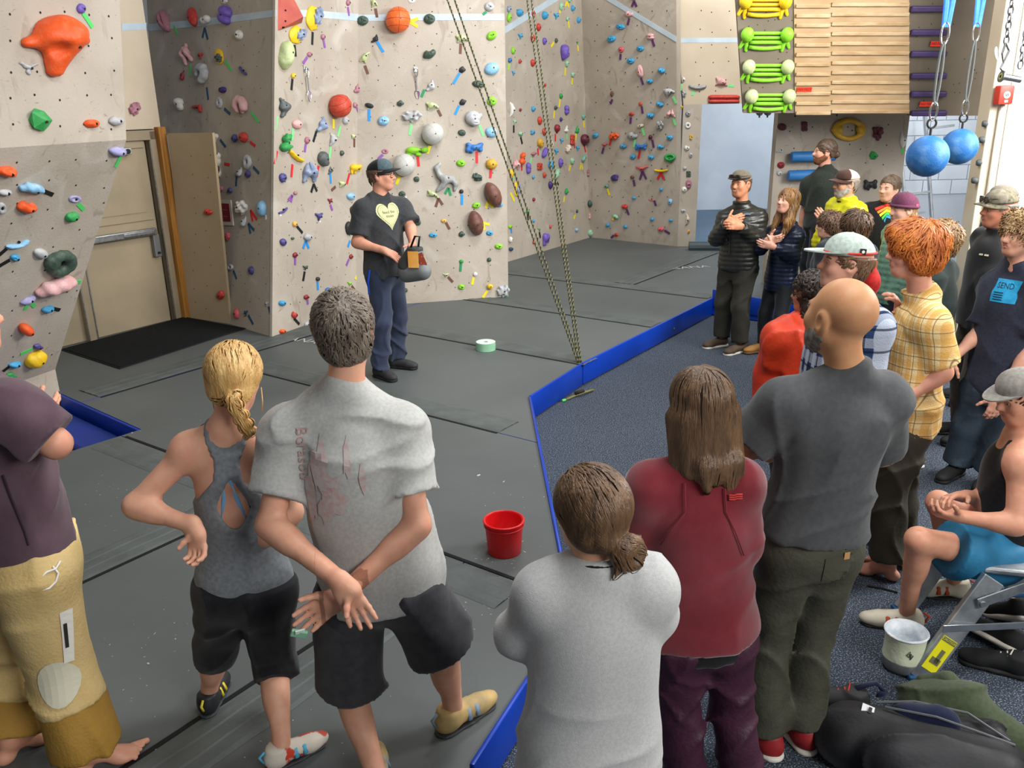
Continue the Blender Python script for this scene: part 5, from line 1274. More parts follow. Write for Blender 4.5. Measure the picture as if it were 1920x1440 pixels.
    def footdir(s, q):
        a = math.radians(s.footyaw[0] if q == 'l' else -s.footyaw[1]); return V3(-math.sin(a), math.cos(a), 0)
    def head_prims(s):
        H, k, R = s.H, s.hk, s.Rh; e = lambda c, r, kk=.03, sub=False: ell(H(*c), np.array(r)*k, R, kk*k, (), sub)
        P = [e((0, -.018, .035), (.076, .094, .084)), e((0, .03, -.03), (.062, .064, .082), .04), e((0, .058, -.09), (.026, .024, .02), .04)]
        for x in (-1, 1):
            P += [cone(H(x*.054, -.005, -.045), H(x*.02, .055, -.09), .018*k, .016*k, .035*k), e((x*.036, .062, -.022), (.022, .02, .022), .03), e((x*.077, -.012, -.004), (.011, .024, .033), .012), e((x*.084, -.004, -.002), (.006, .012, .018), .008, True)]
        P += [cone(H(-.03, .078, .02), H(.03, .078, .02), .011*k, None, .02*k)]
        for x in (-1, 1): P.append(e((x*.031, .096, .001), (.017, .013, .012), .012, True))
        P += [cone(H(0, .086, .012), H(0, .108, -.022), .0085*k, .0125*k, .014*k), e((.011, .097, -.026), .009, .01), e((-.011, .097, -.026), .009, .01), cone(H(-.017, .084, -.054), H(.017, .084, -.054), .011*k, None, .014*k), e((0, .101, -.0555), (.022, .012, .0022), .004, True)]
        nk = s.J['neck']; P.append(cone(nk-s.Rt@V3(0, .0, .03)*s.k, H(0, -.022, -.05), .058*s.k, .052*k, .035)); return P
    def hand(s, q, d, n, curl=.35, spread=.0, thumb=(.5, .8, .25), curls=None, sc=1.):
        """d: finger direction, n: palm facing (local)"""
        W = s.J[q+'wr']; k = s.k*sc; d = nrm(d); n = nrm(n-d*np.dot(n, d)); t = np.cross(d, n)*(1 if q == 'r' else -1)
        P = [cone(W-d*.01, W+d*.035*k, .027*k, .031*k, .02, (n, .72)), cone(W+d*.03*k+t*.012*k, W+d*.085*k+t*.02*k, .026*k, .02*k, .02, (n, .6)), cone(W+d*.03*k-t*.012*k, W+d*.08*k-t*.022*k, .024*k, .018*k, .02, (n, .6)), ell(W+d*.035*k+t*.02*k+n*.008*k, (.02*k,)*3, None, .02)]
        for i, (o, L) in enumerate(((.031, .068), (.0105, .078), (-.011, .072), (-.031, .057))):
            c = curls[i] if curls else curl; p = W+d*(.088-.006*abs(i-1.2))*k+t*o*k; ang = 0.; dd_ = nrm(d+t*spread*o*12)
            for j, (l, a, r) in enumerate(((.44, .55, .0092), (.31, .95, .0085), (.25, .65, .0076))):
                ang += c*a; v = dd_*math.cos(ang)+n*math.sin(ang); e = p+v*L*l*k*1.05; P.append(cone(p, e, r*k*1.06, r*k*.94, .004 if j == 0 else .006)); p = e
        p = W+d*.022*k+t*.024*k; v = nrm(d*thumb[0]+t*thumb[1]+n*thumb[2])
        for l, r in ((.04, .0125), (.03, .0105), (.024, .0092)): e = p+v*l*k; P.append(cone(p, e, r*k, r*k*.92, .008)); p = e; v = nrm(v+d*.25+n*.12)
        s.body += P; s.fine.append((W-.13*k, W+.13*k+0*d, .0046*max(1, k*.95))); lo = np.min([pbox(x)[0] for x in P], 0)-.01; hi = np.max([pbox(x)[1] for x in P], 0)+.01; s.fine[-1] = (lo, hi, s.fine[-1][2]); return P
    def barefoot(s, q):
        an = s.J[q+'an']; f = s.footdir(q); k = s.k; x = V3(f[1], -f[0], 0); T = lambda a, b, c: V3(an[0], an[1], 0)+x*a*k+f*b*k+V3(0, 0, c*k+an[2]-.085*k); sg = 1 if q == 'l' else -1
        P = [ell(T(0, -.03, .032), np.array((.03, .038, .032))*k, np.stack([x, f, (0, 0, 1)], 1), .02), cone(an, T(0, .09, .03), .036*k, .03*k, .03), ell(T(0, .11, .02), np.array((.044, .045, .02))*k, np.stack([x, f, (0, 0, 1)], 1), .03)]
        for i in range(5): o = sg*(.034-.017*i); P.append(cone(T(o, .14, .014), T(o*1.05, .185-.012*i-(0 if i else -.004), .012), (.0125 if i == 0 else .0085)*k, (.011 if i == 0 else .0075)*k, .005))
        s.body += P; lo = np.min([pbox(z)[0] for z in P], 0)-.005; hi = np.max([pbox(z)[1] for z in P], 0)+.005; hi[2] = an[2]+.01; s.fine.append((lo, hi, .0055))
    def build_body(s, headvox=.006, arms=True, legs=True, noleg_below=None):
        P = s.torso(-.012)
        for q in 'lr': P += s.arm(q, -.0 if arms else -.008, 2.3); P += s.leg(q, -.002, 2.2)
        hp = s.head_prims(); P = P+hp+s.body; s.allprims = P
        H = s.J['head']; r = .135*s.hk; hb = (H-r-V3(0, 0, .03*s.hk), H+r)
        fine = [(hb[0], hb[1], headvox)]+s.fine; parts = [surface(P, s.vox, skip=[(a, b) for a, b, _ in fine])]
        for i, (a, b, v) in enumerate(fine): parts.append(surface(P, v, a-s.vox*1.2, b+s.vox*1.2, skip=[(a2, b2) for j, (a2, b2, _) in enumerate(fine) if j < i]))
        V, F = join([p for p in parts if len(p[0])]); o = mesh_obj('body', V, F, s.skin, s.root, True); s.bodyobj = o; return o
    def face(s, iris='4a3a2c', brow='4a3526', lip=None, smile=False, browr=.0042, detail=True):
        H, k, R = s.H, s.hk, s.Rh
        for x in (-1, 1):
            V, F = surface([ell(H(x*.031, .0738, .0), .0118*k, None, 0)], .0035*k); e = mesh_obj('eye', V, F, M('eye_white', 'dcd6d0', .3), s.root, True)
            V, F = surface([ell(H(x*.031, .0803, .0), .0064*k, None, 0)], .0022*k); mesh_obj('iris', V, F, M('iris_'+iris, iris, .2), e, True)
            V, F = surface([cone(H(x*.014, .0885, .0195), H(x*.034, .0865, .026), browr*k, None, .004), cone(H(x*.034, .0865, .026), H(x*.05, .075, .021), browr*k, .003*k, .004)], .003*k); mesh_obj('eyebrow', V, F, M('brow_'+brow, brow, .8), s.root, True)
        if lip:
            z = .004 if smile else 0; V, F = surface([cone(H(-.02, .0855, -.0545+z), H(0, .0945, -.0595), .0035*k, .0056*k, .003), cone(H(0, .0945, -.0595), H(.02, .0855, -.0545+z), .0056*k, .0035*k, .003), cone(H(-.016, .0895, -.0505), H(.016, .0895, -.0505), .0035*k, None, .003)], .0028*k); m_ = mesh_obj('lips', V, F, M('lips_'+lip, lip, .45), s.root, True)
            if smile: V, F = surface([cone(H(-.014, .0945, -.0545), H(.014, .0945, -.0545), .0035*k, None, .002)], .0025*k); mesh_obj('teeth', V, F, M('teeth', 'e8e4dc', .3), m_, True)
    def beard(s, mat, e=.006, zmax=-.03, density=None):
        H, k, R = s.H, s.hk, s.Rh; q = lambda c, r, kk=.02: ell(H(*c), np.array(r)*k+e*k, R, kk*k)
        P = [q((0, .03, -.045), (.06, .062, .068)), q((0, .058, -.09), (.026, .025, .022), .03), cone(H(-.02, .09, -.043), H(.02, .09, -.043), .008*k, None, .01*k)]
        for x in (-1, 1): P += [cone(H(x*.054, -.005, -.045), H(x*.02, .055, -.09), .019*k+e*k, .017*k+e*k, .03*k), cone(H(x*.058, .005, 0), H(x*.056, .0, -.045), .014*k+e*k, .017*k+e*k, .01)]
        inv = R.T; hc = s.J['head']
        def gf(X, Y, Z):
            q = np.stack([X-hc[0], Y-hc[1], Z-hc[2]], -1)@R/k; x, y, z = q[..., 0], q[..., 1], q[..., 2]; top = np.where(np.abs(x) > .046, .012, np.where(y > .07, -.036, -.036-.35*np.clip(.05-np.abs(x), 0, .03)))
            return np.maximum.reduce([(z-top)*k, (-.022-y)*k, -(np.sqrt((x/.019)**2+((z+.056)/.0075)**2)-1)*.008*k+ (y < .06)*-1.])
        V, F = surface(P, .0055*k, gfun=gf, disp=wrk(.0018, 220, 3)); return mesh_obj('beard', V, F, mat, s.root, True)
    def hair(s, mat, t=.018, line='short', extra=(), vox=None, disp=None, strands=260, flow=None, slen=.05, swid=.0022, crown=(0, -.07, .1), front=.055, nape=-.085, sider=-.03, strandmat=None, lift=.002, name='hair', jitter=.35, cap=None, vol=(1, 1, 1), lend=0., capz=None):
        H, k, R = s.H, s.hk, s.Rh; hc = s.J['head']; e = lambda c, r, kk=.02: ell(H(*c), np.array(r)*k, R, kk*k)
        P = [e((0, -.018-.3*t, .035+.25*t), ((.076+t)*vol[0], (.094+t)*vol[1], (.084+t)*vol[2])), e((0, -.045, -.035), ((.062+t*.7)*vol[0], .05+t*.7, .055), .03)]
        def gf(X, Y, Z):
            q = np.stack([X-hc[0], Y-hc[1], Z-hc[2]], -1)@R/k; x, y, z = q[..., 0], q[..., 1], q[..., 2]
            lo = np.where(y > .035, front+.12*np.clip(np.abs(x)-.03, 0, 1)*-1, np.where(y > .012, sider+.01, np.where(y > -.035, .012 if line == 'short' else sider-.03, nape+.6*np.clip(y+.09, 0, .05))))
            return (lo-z)*k
        if line == 'short':
            sm = gf
            def gf(X, Y, Z):
                q = np.stack([X-hc[0], Y-hc[1], Z-hc[2]], -1)@R/k; y = q[..., 1]; z = q[..., 2]; ax_ = np.abs(q[..., 0])
                pts_y = np.array([-.14, -.075, -.05, -.035, -.015, .008, .02, .034, .05, .075, .14]); pts_z = np.array([nape, nape, nape+.02, -.02, .028, .028, sider, sider+.02, .035, front-.008, front])
                return (np.interp(y, pts_y, pts_z)-z)*k*.6
        ex = [p for p in extra]; vx = vox or .0075*k
        if capz is not None:
            gf0 = gf
            def gf(X, Y, Z): return np.maximum(gf0(X, Y, Z), ((np.stack([X-hc[0], Y-hc[1], Z-hc[2]], -1)@R)[..., 2]/k-capz)*k)
        V, F = surface(P, vx, gfun=gf, disp=disp)
        parts = [(V, F)] if len(V) else []
        if ex: parts.append(surface(ex, vx, disp=disp))
        Vh, Fh = join(parts); o = mesh_obj(name, Vh, Fh, mat, s.root, True)
        if strands:
            if capz is not None: Vh = Vh[((Vh-hc)@R)[:, 2]/k < capz-.012]
            s.strands(o, P+ex, Vh, flow or (lambda p: p-H(*crown)), strands, slen*k, swid*k, strandmat or mat, lift, jitter, lend=lend*k)
        s.hairprims = P+ex; return o
    def strands(s, parent, prims, V, flow, n, L, wd, mat, lift, jitter, steps=9, nm='hair_locks', lend=0.):
        idx = RNG.choice(len(V), n); p = V[idx].copy(); pts = [p.copy()]; st = L/steps; jt = RNG.normal(0, jitter, (n, 3)); ln = RNG.uniform(.6, 1.25, n)[:, None]; le = lend*RNG.uniform(.1, 1.2, n); wv = RNG.normal(0, jitter*.6, (n, 3))
        for i in range(steps):
            g = fgrad(prims, p, .004); f = flow(p); f = f/(np.linalg.norm(f, axis=1, keepdims=True)+1e-9); f = f+jt*.5+wv*math.sin(i*.9); f = f-g*(f*g).sum(1, keepdims=True); f /= np.linalg.norm(f, axis=1, keepdims=True)+1e-9
            p = p+f*st*ln; g = fgrad(prims, p, .004); d = feval(prims, p); p = p-g*(d-lift*(1+.8*(i/steps))-le*((i+1)/steps)**1.6)[:, None]*.8; pts.append(p.copy())
        pts = np.array(pts); m = steps+1; R_ = RNG.uniform(.7, 1.3, n)[:, None]; VV = []; 
        for i in range(m):
            t = pts[min(i+1, m-1)]-pts[max(i-1, 0)]; t /= np.linalg.norm(t, axis=1, keepdims=True)+1e-9; g = fgrad(prims, pts[i], .004); b = np.cross(t, g); b /= np.linalg.norm(b, axis=1, keepdims=True)+1e-9
            w_ = wd*R_*(.35+1.2*math.sin(math.pi*(i+.6)/(m+.4))**.6); VV.append(np.stack([pts[i]-b*w_, pts[i]+g*w_*.75, pts[i]+b*w_], 1))
        VV = np.stack(VV, 1).reshape(n*m*3, 3); F = []
        base = np.arange(n)[:, None]*m*3
        for i in range(m-1):
            for j in (0, 1): F.append(np.concatenate([base+i*3+j, base+i*3+j+1, base+(i+1)*3+j+1, base+(i+1)*3+j], 1))
        o = mesh_obj(nm, VV, np.concatenate(F), mat, parent, True); o['kind'] = 'stuff'; return o
    # ---- clothing
    def shirt(s, mat, name='t_shirt', e=.022, hem=-.06, sleeve=.62, se=.014, neck=.03, neckt=.45, drape=.0, disp=None, vox=None, hemr=None, collar=0., extra=(), open_arm=()):
        J, k, Rt = s.J, s.k, s.Rt; pel, nk = J['pelvis'], J['neck']; up, fw = Rt[:, 2], Rt[:, 1]
        hp = pel+up*hem*k; cl = [(hp, -up), (nk+up*(neck*k)+fw*.03*k, nrm(up+fw*neckt))]
        P = s.torso(e, clip=cl); mid = pel*.45+nk*.55
        hr = (hemr or .155)*k+e+drape; P.append(cone(mid, hp-up*.05, .135*k*s.sw+e, hr, .05, (fw, .7*s.bd), cl))
        for q in 'lr':
            if q in open_arm: continue
            P += s.arm(q, se if sleeve > 1 else se*1.1, sleeve)
        if collar: P.append(cone(nk-up*.01*k, nk+up*collar*k+fw*.012*k, .068*k+e*.3, .07*k+e*.2, .02, None, [(nk+up*collar*k*.8, up)]))
        P += list(extra); V, F = surface(P, vox or s.vox*.85, disp=disp); o = mesh_obj(name, V, F, mat, s.root, True); s.shirtp = P; s.shirtd = disp; return o
    def trousers(s, mat, name='trousers', e=.02, upto=1.92, flare=.0, waist=.09, disp=None, vox=None, cle=0., extra=()):
        J, k = s.J, s.k; pel = J['pelvis']; up = s.Rt[:, 2]; P = []
        cl = [(pel+up*waist*k, up)]; P.append(ell(pel, np.array((.15*s.hipw, .112*s.bd, .125))*k+e, s.Rt, .05, cl)); P.append(cone(J['lhip'], J['rhip'], .085*k+e, None, .05, None, cl))
        for q in 'lr': P += s.leg(q, e, upto, flare)
        P += list(extra); V, F = surface(P, vox or s.vox*.9, disp=disp); o = mesh_obj(name, V, F, mat, s.root, True); s.pantp = P; return o
    def shoe(s, q, upper, sole, accent=None, kind='sneaker', sc=1., lift=0.):
        an = s.J[q+'an']; f = s.footdir(q); k = s.k*sc; x = V3(f[1], -f[0], 0); zb_ = an[2]-.085*s.k; R = np.stack([x, f, (0, 0, 1)], 1); T = lambda a, b, c: V3(an[0], an[1], zb_)+x*a*k+f*b*k+V3(0, 0, c*k)
        st = .022 if kind != 'climb' else .008; cl = [(T(0, 0, st), V3(0, 0, -1.))]
        tw = 1. if kind != 'climb' else .82
        P = [ell(T(0, -.035, .05), np.array((.039, .048, .052))*k, R, .03, cl), cone(T(0, -.01, .06), T(0, .11, .042), .044*k, .04*k, .03, None, cl), ell(T(0, .15, .036), np.array((.046*tw, .062, .034))*k, R, .03, cl), cone(T(0, -.02, .06), T(0, -.022, .105 if kind != 'boot' else .16), .043*k, .044*k, .02, None, [(T(0, 0, .1 if kind != 'boot' else .16), V3(0, 0, 1.))]+cl)]
        V, F = surface(P, .0085*k); o = mesh_obj('shoe', V, F, upper, s.root, True)
        S_ = [cone(T(0, -.04, .012), T(0, .06, .012), .045*k, .043*k, .01, (V3(0, 0, 1), .45)), cone(T(0, .06, .012), T(0, .16, .012), .043*k, .049*k*tw, .01, (V3(0, 0, 1), .45))]
        gf = (lambda X, Y, Z: np.maximum(Z-(zb_+(st+.004)*k), zb_-Z)); V, F = surface(S_, .0075*k, gfun=gf); mesh_obj('sole', V, F, sole, o, True)
        if accent:
            b = MB()
            if kind == 'climb':
                for y in (.045, .085): b.tube([T(-.046, y, .035), T(-.034, y, .075-.12*(y-.03)), T(0, y, .09-.17*(y-.03)), T(.034, y, .075-.12*(y-.03)), T(.046, y, .035)], .011*k, 6, True, .4)
                b.tube([T(0, -.085, .05), T(0, -.1, .085), T(0, -.075, .1)], .006*k, 6)
            else:
                for i in range(5):
                    y = .02+i*.024; z = .1-i*.011; b.tube([T(-.024, y, z-.006), T(0, y+.004, z+.004), T(.024, y, z-.006)], .0035*k, 5)
                b.tube([T(-.02, .012, .105), T(.03, .0, .11)], .003*k, 5)
            b.build('laces' if kind != 'climb' else 'strap', accent, o, True)
        return o
    def cap(s, crown_mat, brim_mat, front_mat=None, tilt=0., z0=.052, brim=True, r=(.088, .106, .088), back=False, flat=False, name='cap', band=None, blen=.075):
        H, k = s.H, s.hk; Rc = s.Rh@rotm(180 if back else 0, tilt, 0); hc = s.H(0, -.012, .036); C = lambda x, y, z: hc+Rc@(V3(x, y, z)*k)
        root = None; cl = [(C(0, 0, z0-.036), -Rc[:, 2])]; P = [ell(C(0, 0, .0), np.array(r)*k, Rc, 0, cl), ell(C(0, .03, .035), np.array((r[0]*.86, r[1]*.66, r[2]*.62))*k, Rc, .03*k, cl)]
        V, F = surface(P, .007*k); o = mesh_obj(name, V, F, crown_mat, s.root, True)
        if front_mat:
            V, F = surface([dict(p, r=p['r']+.0022*k, clip=p['clip']+[(C(0, .012, 0), -Rc[:, 1])]) for p in P], .007*k); mesh_obj('front_panel', V, F, front_mat, o, True)
        V, F = surface([ell(C(0, 0, r[2]+.0), (.008*k,)*3, None, 0)], .004*k); mesh_obj('button', V, F, brim_mat, o, True)
        if brim:
            n = 17; b = MB(); top = []; bot = []
            for ring in (0, 1, 2):
                for i in range(n):
                    a = math.pi*(i/(n-1)-.5); rx = r[0]*.98; ry = r[1]*.96; q = ring/2; x = rx*math.sin(a)*(1+.03*q); y = ry*math.cos(a)*.98+blen*q*max(0., math.cos(a))**.6; zz = z0-.036+.004-(.0 if flat else .022)*(x/rx)**2-.012*q*(0 if flat else 1)+(.006*q if flat else 0)
                    b.V.append(tuple(C(x, y, zz))); bot.append(tuple(C(x, y, zz-.006)))
            N_ = len(b.V); b.V += bot
            for ring in (0, 1):
                for i in range(n-1): a0 = ring*n+i; b.F += [(a0, a0+1, a0+n+1, a0+n), (N_+a0, N_+a0+n, N_+a0+n+1, N_+a0+1)]
            for i in range(n-1): a0 = 2*n+i; b.F.append((a0, a0+1, N_+a0+1, N_+a0))
            b.build('brim', brim_mat, o, True, .8)
        if band: bb = MB(); bb.tube([C(r[0]*1.0*math.sin(t), r[1]*1.0*math.cos(t), z0-.03) for t in np.linspace(0, 6.2832, 33)], .005*k, 6, False); bb.build('band', band, o)
        s.C = C; return o
    def glasses(s, mat, lens=None, z=.002, up=0., name='glasses', y=.098, big=1.):
        H, k = s.H, s.hk; b = MB(); o = None
        for x in (-1, 1):
            cpt = [(x*(.0325+.024*big*np.sign(math.cos(t))*abs(math.cos(t))**.6), y-.008*abs(math.cos(t)), z+.0175*big*np.sign(math.sin(t))*abs(math.sin(t))**.6) for t in np.linspace(0, 6.2832, 21)]; b.tube([H(*p) for p in cpt], .0026*k, 5, False)
            b.tube([H(x*.055, y-.012, z+.01), H(x*.08, .03, z+.01), H(x*.083, -.02, z+.004)], .0024*k, 5)
        b.tube([H(-.009, y+.002, z+.006), H(.009, y+.002, z+.006)], .0026*k, 5); o = b.build(name, mat, s.root, True)
        if lens:
            for x in (-1, 1):
                V, F = surface([ell(H(x*.0325, y-.004, z), np.array((.024*big, .003, .017*big))*k, s.Rh, 0)], .0025*k); mesh_obj('lens', V, F, lens, o, True)
        return o
    def hit(s, x, y, prims=None):
        """where the line of sight through a photo point meets the garment, and the surface direction there"""
        prims = prims or s.shirtp; d = s.Rw.T@nrm(ray(x, y)); o = s.Rw.T@(CAMP-s.base); t = max(.3, np.linalg.norm(o)-1.6); P = (o+d*t)[None]
        for _ in range(90): P = P+d*np.clip(feval(prims, P)-.001, -.01, .06)[:, None]*.8
        return P[0], nrm(fgrad(prims, P, .03)[0])
    def decal(s, V2, F, c, n, up, mat, prims, name='print', parent=None, off=.003):
        """wraps flat artwork (x right, y up, metres) on to the garment along direction -n"""
        n = nrm(n); up = nrm(up-n*np.dot(up, n)); x = np.cross(up, n); V2 = np.asarray(V2, float); P = np.asarray(c)+n*.12+V2[:, :1]*x+V2[:, 1:2]*up
        for _ in range(40):
            d = feval(prims, P); 
            if s.shirtd is not None: d = d+s.shirtd(P[:, 0], P[:, 1], P[:, 2])
            P = P-n*np.clip(d-off, -.02, .05)[:, None]*.8
        return mesh_obj(name, P, F, mat, parent or s.root)
def grid_fill(poly, h):
    """fine triangle grid inside a 2D polygon so artwork can bend"""
    bm = bmesh.new(); f = bm.faces.new([bm.verts.new((p[0], p[1], 0)) for p in poly]); xs = [p[0] for p in poly]; ys = [p[1] for p in poly]
    for ax, lo, hi in ((Vector((1, 0, 0)), min(xs), max(xs)), (Vector((0, 1, 0)), min(ys), max(ys))):
        t = lo+h
        while t < hi: bmesh.ops.bisect_plane(bm, geom=bm.verts[:]+bm.edges[:]+bm.faces[:], plane_co=ax*t, plane_no=ax); t += h
    bmesh.ops.triangulate(bm, faces=bm.faces[:]); bm.verts.index_update(); V = [v.co[:] for v in bm.verts]; F = [[v.index for v in f.verts] for f in bm.faces]; bm.free(); return np.array(V), F
def M_plaid(key, base, c1, c2, sx=40, sz=40, amt=.85, rough=.85, dl=.93):
    if key in MATS: return MATS[key]
    m = M(key, base, rough, bump=.3, bscale=160, spec=.15); nt = m.node_tree; N = nt.nodes; L = nt.links; b = N['Principled BSDF']; tc = N.new('ShaderNodeTexCoord'); sp = N.new('ShaderNodeSeparateXYZ'); L.new(tc.outputs['Object'], sp.inputs[0])
    def stripes(out, f, lo, hi, ph=0.):
        mu = N.new('ShaderNodeMath'); mu.operation = 'MULTIPLY_ADD'; mu.inputs[1].default_value = f; mu.inputs[2].default_value = ph; L.new(out, mu.inputs[0]); s_ = N.new('ShaderNodeMath'); s_.operation = 'SINE'; L.new(mu.outputs[0], s_.inputs[0])
        r = N.new('ShaderNodeMapRange'); r.inputs[1].default_value = lo; r.inputs[2].default_value = hi; L.new(s_.outputs[0], r.inputs[0]); return r.outputs[0]
    src = None; ad = N.new('ShaderNodeMath'); ad.operation = 'ADD'; L.new(sp.outputs[0], ad.inputs[0]); L.new(sp.outputs[1], ad.inputs[1])
    for out, col, f, lo, hi, ph, am in ((ad.outputs[0], c1, sx, .1, .3, 0, amt), (sp.outputs[2], c1, sz, .1, .3, 0, amt*.7), (ad.outputs[0], c2, sx, dl, dl+.03, 2.5, .8), (sp.outputs[2], c2, sz, dl, dl+.03, 2.5, .8)):
        mx = N.new('ShaderNodeMix'); mx.data_type = 'RGBA'; st_ = stripes(out, f, lo, hi, ph); ml = N.new('ShaderNodeMath'); ml.operation = 'MULTIPLY'; ml.inputs[1].default_value = am; L.new(st_, ml.inputs[0]); L.new(ml.outputs[0], mx.inputs[0])
        if src is None: mx.inputs[6].default_value = (*srgb(base), 1)
        else: L.new(src, mx.inputs[6])
        mx.inputs[7].default_value = (*srgb(col), 1); src = mx.outputs[2]
    L.new(src, b.inputs['Base Color']); return m
def cloth(key, c=None, c2=None, rough=.85, scale=60, bump=.12, bs=420, **kw):
    if 'cloth_'+key in MATS: return MATS['cloth_'+key]
    v = [int(c[i:i+2], 16) for i in (0, 2, 4)]; c2 = c2 or ''.join('%02x' % int(x*.86) for x in v); return M('cloth_'+key, c, rough, c2, scale, 4, bump, bs, spec=.2, sheen=.15, **kw)
def hairm(key, c=None, c2=None, sc=34): return M('hair_'+key, c, .42, c2, sc, 3, .5, 120, spec=.5, stretch=(1, 1, .25), lo=.3, hi=.7)
def gb(px_, py_, ztop, z0=0.): q = onz(px_, py_, ztop); return V3(q[0], q[1], z0)
def keep(prims, Q, tol=.03): return [q for q, d in zip(Q, feval(prims, np.asarray(Q))) if abs(d) < tol]
mshoe_sole = M('sole_black', '1b1b1c', .7); white_sole = M('sole_white', 'ddd8cc', .6)
# ------------------------------------------------------------ man in the light grey T-shirt
p = Person('man in light grey T-shirt with hands crossed behind his back', onz(765, 1412, MH), 4, 1.76, dict(head=('p', 648, 622, .02), neck=('p', 645, 728, 0), pelvis=('p', 712, 1075, 0), lsh=('p', 545, 812, 0), rsh=('p', 752, 804, 0),
    lel=('p', 506, 985, -.10), rel=('p', 782, 985, -.10), lwr=('p', 640, 1092, -.27), rwr=('p', 640, 1118, -.21), lhip=('p', 655, 1112, 0), rhip=('p', 766, 1105, 0), lan=('z', 705, 1452, .08), ran=('z', 850, 1328, .085), lkn=('p', 655, 1290, .03), rkn=('p', 832, 1215, .05)),
    sw=1.1, bd=1.1, belly=1.1, vox=.013, skin='d9a488', footyaw=(5, 52))
p.hand('l', V3(.42, -.05, -1), V3(.1, -1, .1), .18, .35, (.6, -.6, .4)); p.hand('r', V3(-1, -.05, -.62), V3(0, -1, .1), .25, .3, (.75, .6, .3))
p.build_body(.0055)
g = cloth('heather_grey', 'b4b5b2', 'a7a8a6', scale=90)
p.shirt(g, e=.03, hem=-.085, sleeve=.66, se=.03, drape=.03, vox=.0085, disp=wrk(.0065, 40, 1), neck=.035, neckt=.25)
red = M('faded_red_print', 'ad8a86', .9)
def vtext(p, txt, size, c, n, up, mat, rot=-90, name='print'):
    V, F = text_mesh(txt, size); a = math.radians(rot); V = np.stack([V[:, 0]*math.cos(a)-V[:, 1]*math.sin(a), V[:, 0]*math.sin(a)+V[:, 1]*math.cos(a)], 1); return p.decal(V, F, c, n, up, mat, p.shirtp, name)
nk, pl = p.J['neck'], p.J['pelvis']
vtext(p, 'Borasou', .05, p.hit(568, 850)[0], V3(0, -1, 0), V3(0, 0, 1), red)
for (x, y, w_, h_, sd) in ((600, 880, .035, .11, 1), (625, 935, .045, .10, 2), (585, 930, .02, .12, 3), (650, 860, .015, .07, 4), (610, 960, .03, .05, 5), (680, 900, .012, .06, 6)):
    r = random.Random(sd); pol = [(w_*math.cos(t)*r.uniform(.5, 1.1), h_*math.sin(t)*r.uniform(.5, 1.1)) for t in np.linspace(0, 6.28, 14)[:-1]]; V, F = grid_fill(pol, .02); p.decal(V[:, :2], F, p.hit(x, y)[0], V3(0, -1, 0), V3(0, 0, 1), M('faded_print_patch', 'b4aaa6', .9, 'b79a97', 60, lo=.45, hi=.6), p.shirtp, 'faded_print')
sh = cloth('charcoal_shorts', '403f42', '35353a', .7, 30)
p.trousers(sh, 'shorts', e=.032, upto=.98, flare=.02, waist=-.045, vox=.010, disp=wrk(.010, 30, 2))
V, F = surface([ell(p.J['pelvis']+V3(0, 0, -.0), np.array((.157*1., .118*1.1, .10))*p.k+.036, p.Rt, .05, [(p.J['pelvis']+V3(0, 0, -.06), V3(0, 0, 1.)), (p.J['pelvis']+V3(0, 0, -.10), V3(.35, 0, -1.))])], .012); mesh_obj('waist_yoke', V, F, cloth('black_yoke', '17181c'), p.root, True)
hb = hairm('salt_brown', '51443a', '84786a'); hd = hairm('dark_brown', '3d332a', '5a4d40')
p.hair(hb, .014, 'short', strands=1500, slen=.034, swid=.0017, crown=(.012, -.085, .095), nape=-.062, front=.05, disp=wrk(.002, 150, 3), jitter=.5, lift=.004, sider=-.01)
cs = M('shoe_tan', 'c3a56a', .6, '9d8a62', 14); cg = M('shoe_rubber', '33363a', .6)
for q in 'lr': p.shoe(q, cs, cg, M('shoe_strap_blue', '7f95ac', .6), 'climb')
GT = p
o = empty('tape_scrap', p.base); o.rotation_euler = (0, 0, math.radians(p.yaw)); c = p.J['rwr']+V3(-.135, -.03, -.105); b = MB(); b.box(c, (.05, .012, .03), rotm(0, 20, 20), .003); b.build('tape_strip', M('roll_mint'), o); b = MB(); b.box(c+V3(.005, -.008, .012), (.03, .006, .02), rotm(20, 30, 0), .002); b.build('loose_flap', M('roll_white'), o)
tag(o, 'small mint green piece of tape held in the grey T-shirt man\'s fingers', 'tape')
# ------------------------------------------------------------ blonde woman in tank top
p = Person('blonde woman with braid in grey racerback tank and black capris', onz(472, 1372, MH), 6, 1.60, dict(head=('p', 441, 712, .02), neck=('p', 428, 800, 0), pelvis=('p', 458, 1085, 0), lsh=('p', 358, 842, 0), rsh=('p', 500, 846, 0),
    lel=('p', 254, 948, -.07), lwr=('p', 362, 985, -.13), rel=('p', 545, 960, .05), rwr=('p', 500, 1010, -.05), lhip=('p', 420, 1112, 0), rhip=('p', 498, 1112, 0), lan=('z', 392, 1296, .08), ran=('z', 528, 1398, .08), lkn=('p', 407, 1215, .06), rkn=('p', 517, 1245, .05)),
    sw=.92, bd=.92, belly=.9, hipw=1.08, vox=.012, skin='dba88c', footyaw=(-8, 58), head=(-12, -12, 4))
p.hand('l', V3(.15, -.3, -1), V3(-.4, -1, .0), .75, .1, (.4, -.9, .5)); p.body += p.torso(-.002); p.build_body(.0055)
J, k, Rt = p.J, p.k, p.Rt; pel, nk = J['pelvis'], J['neck']; inv = Rt.T
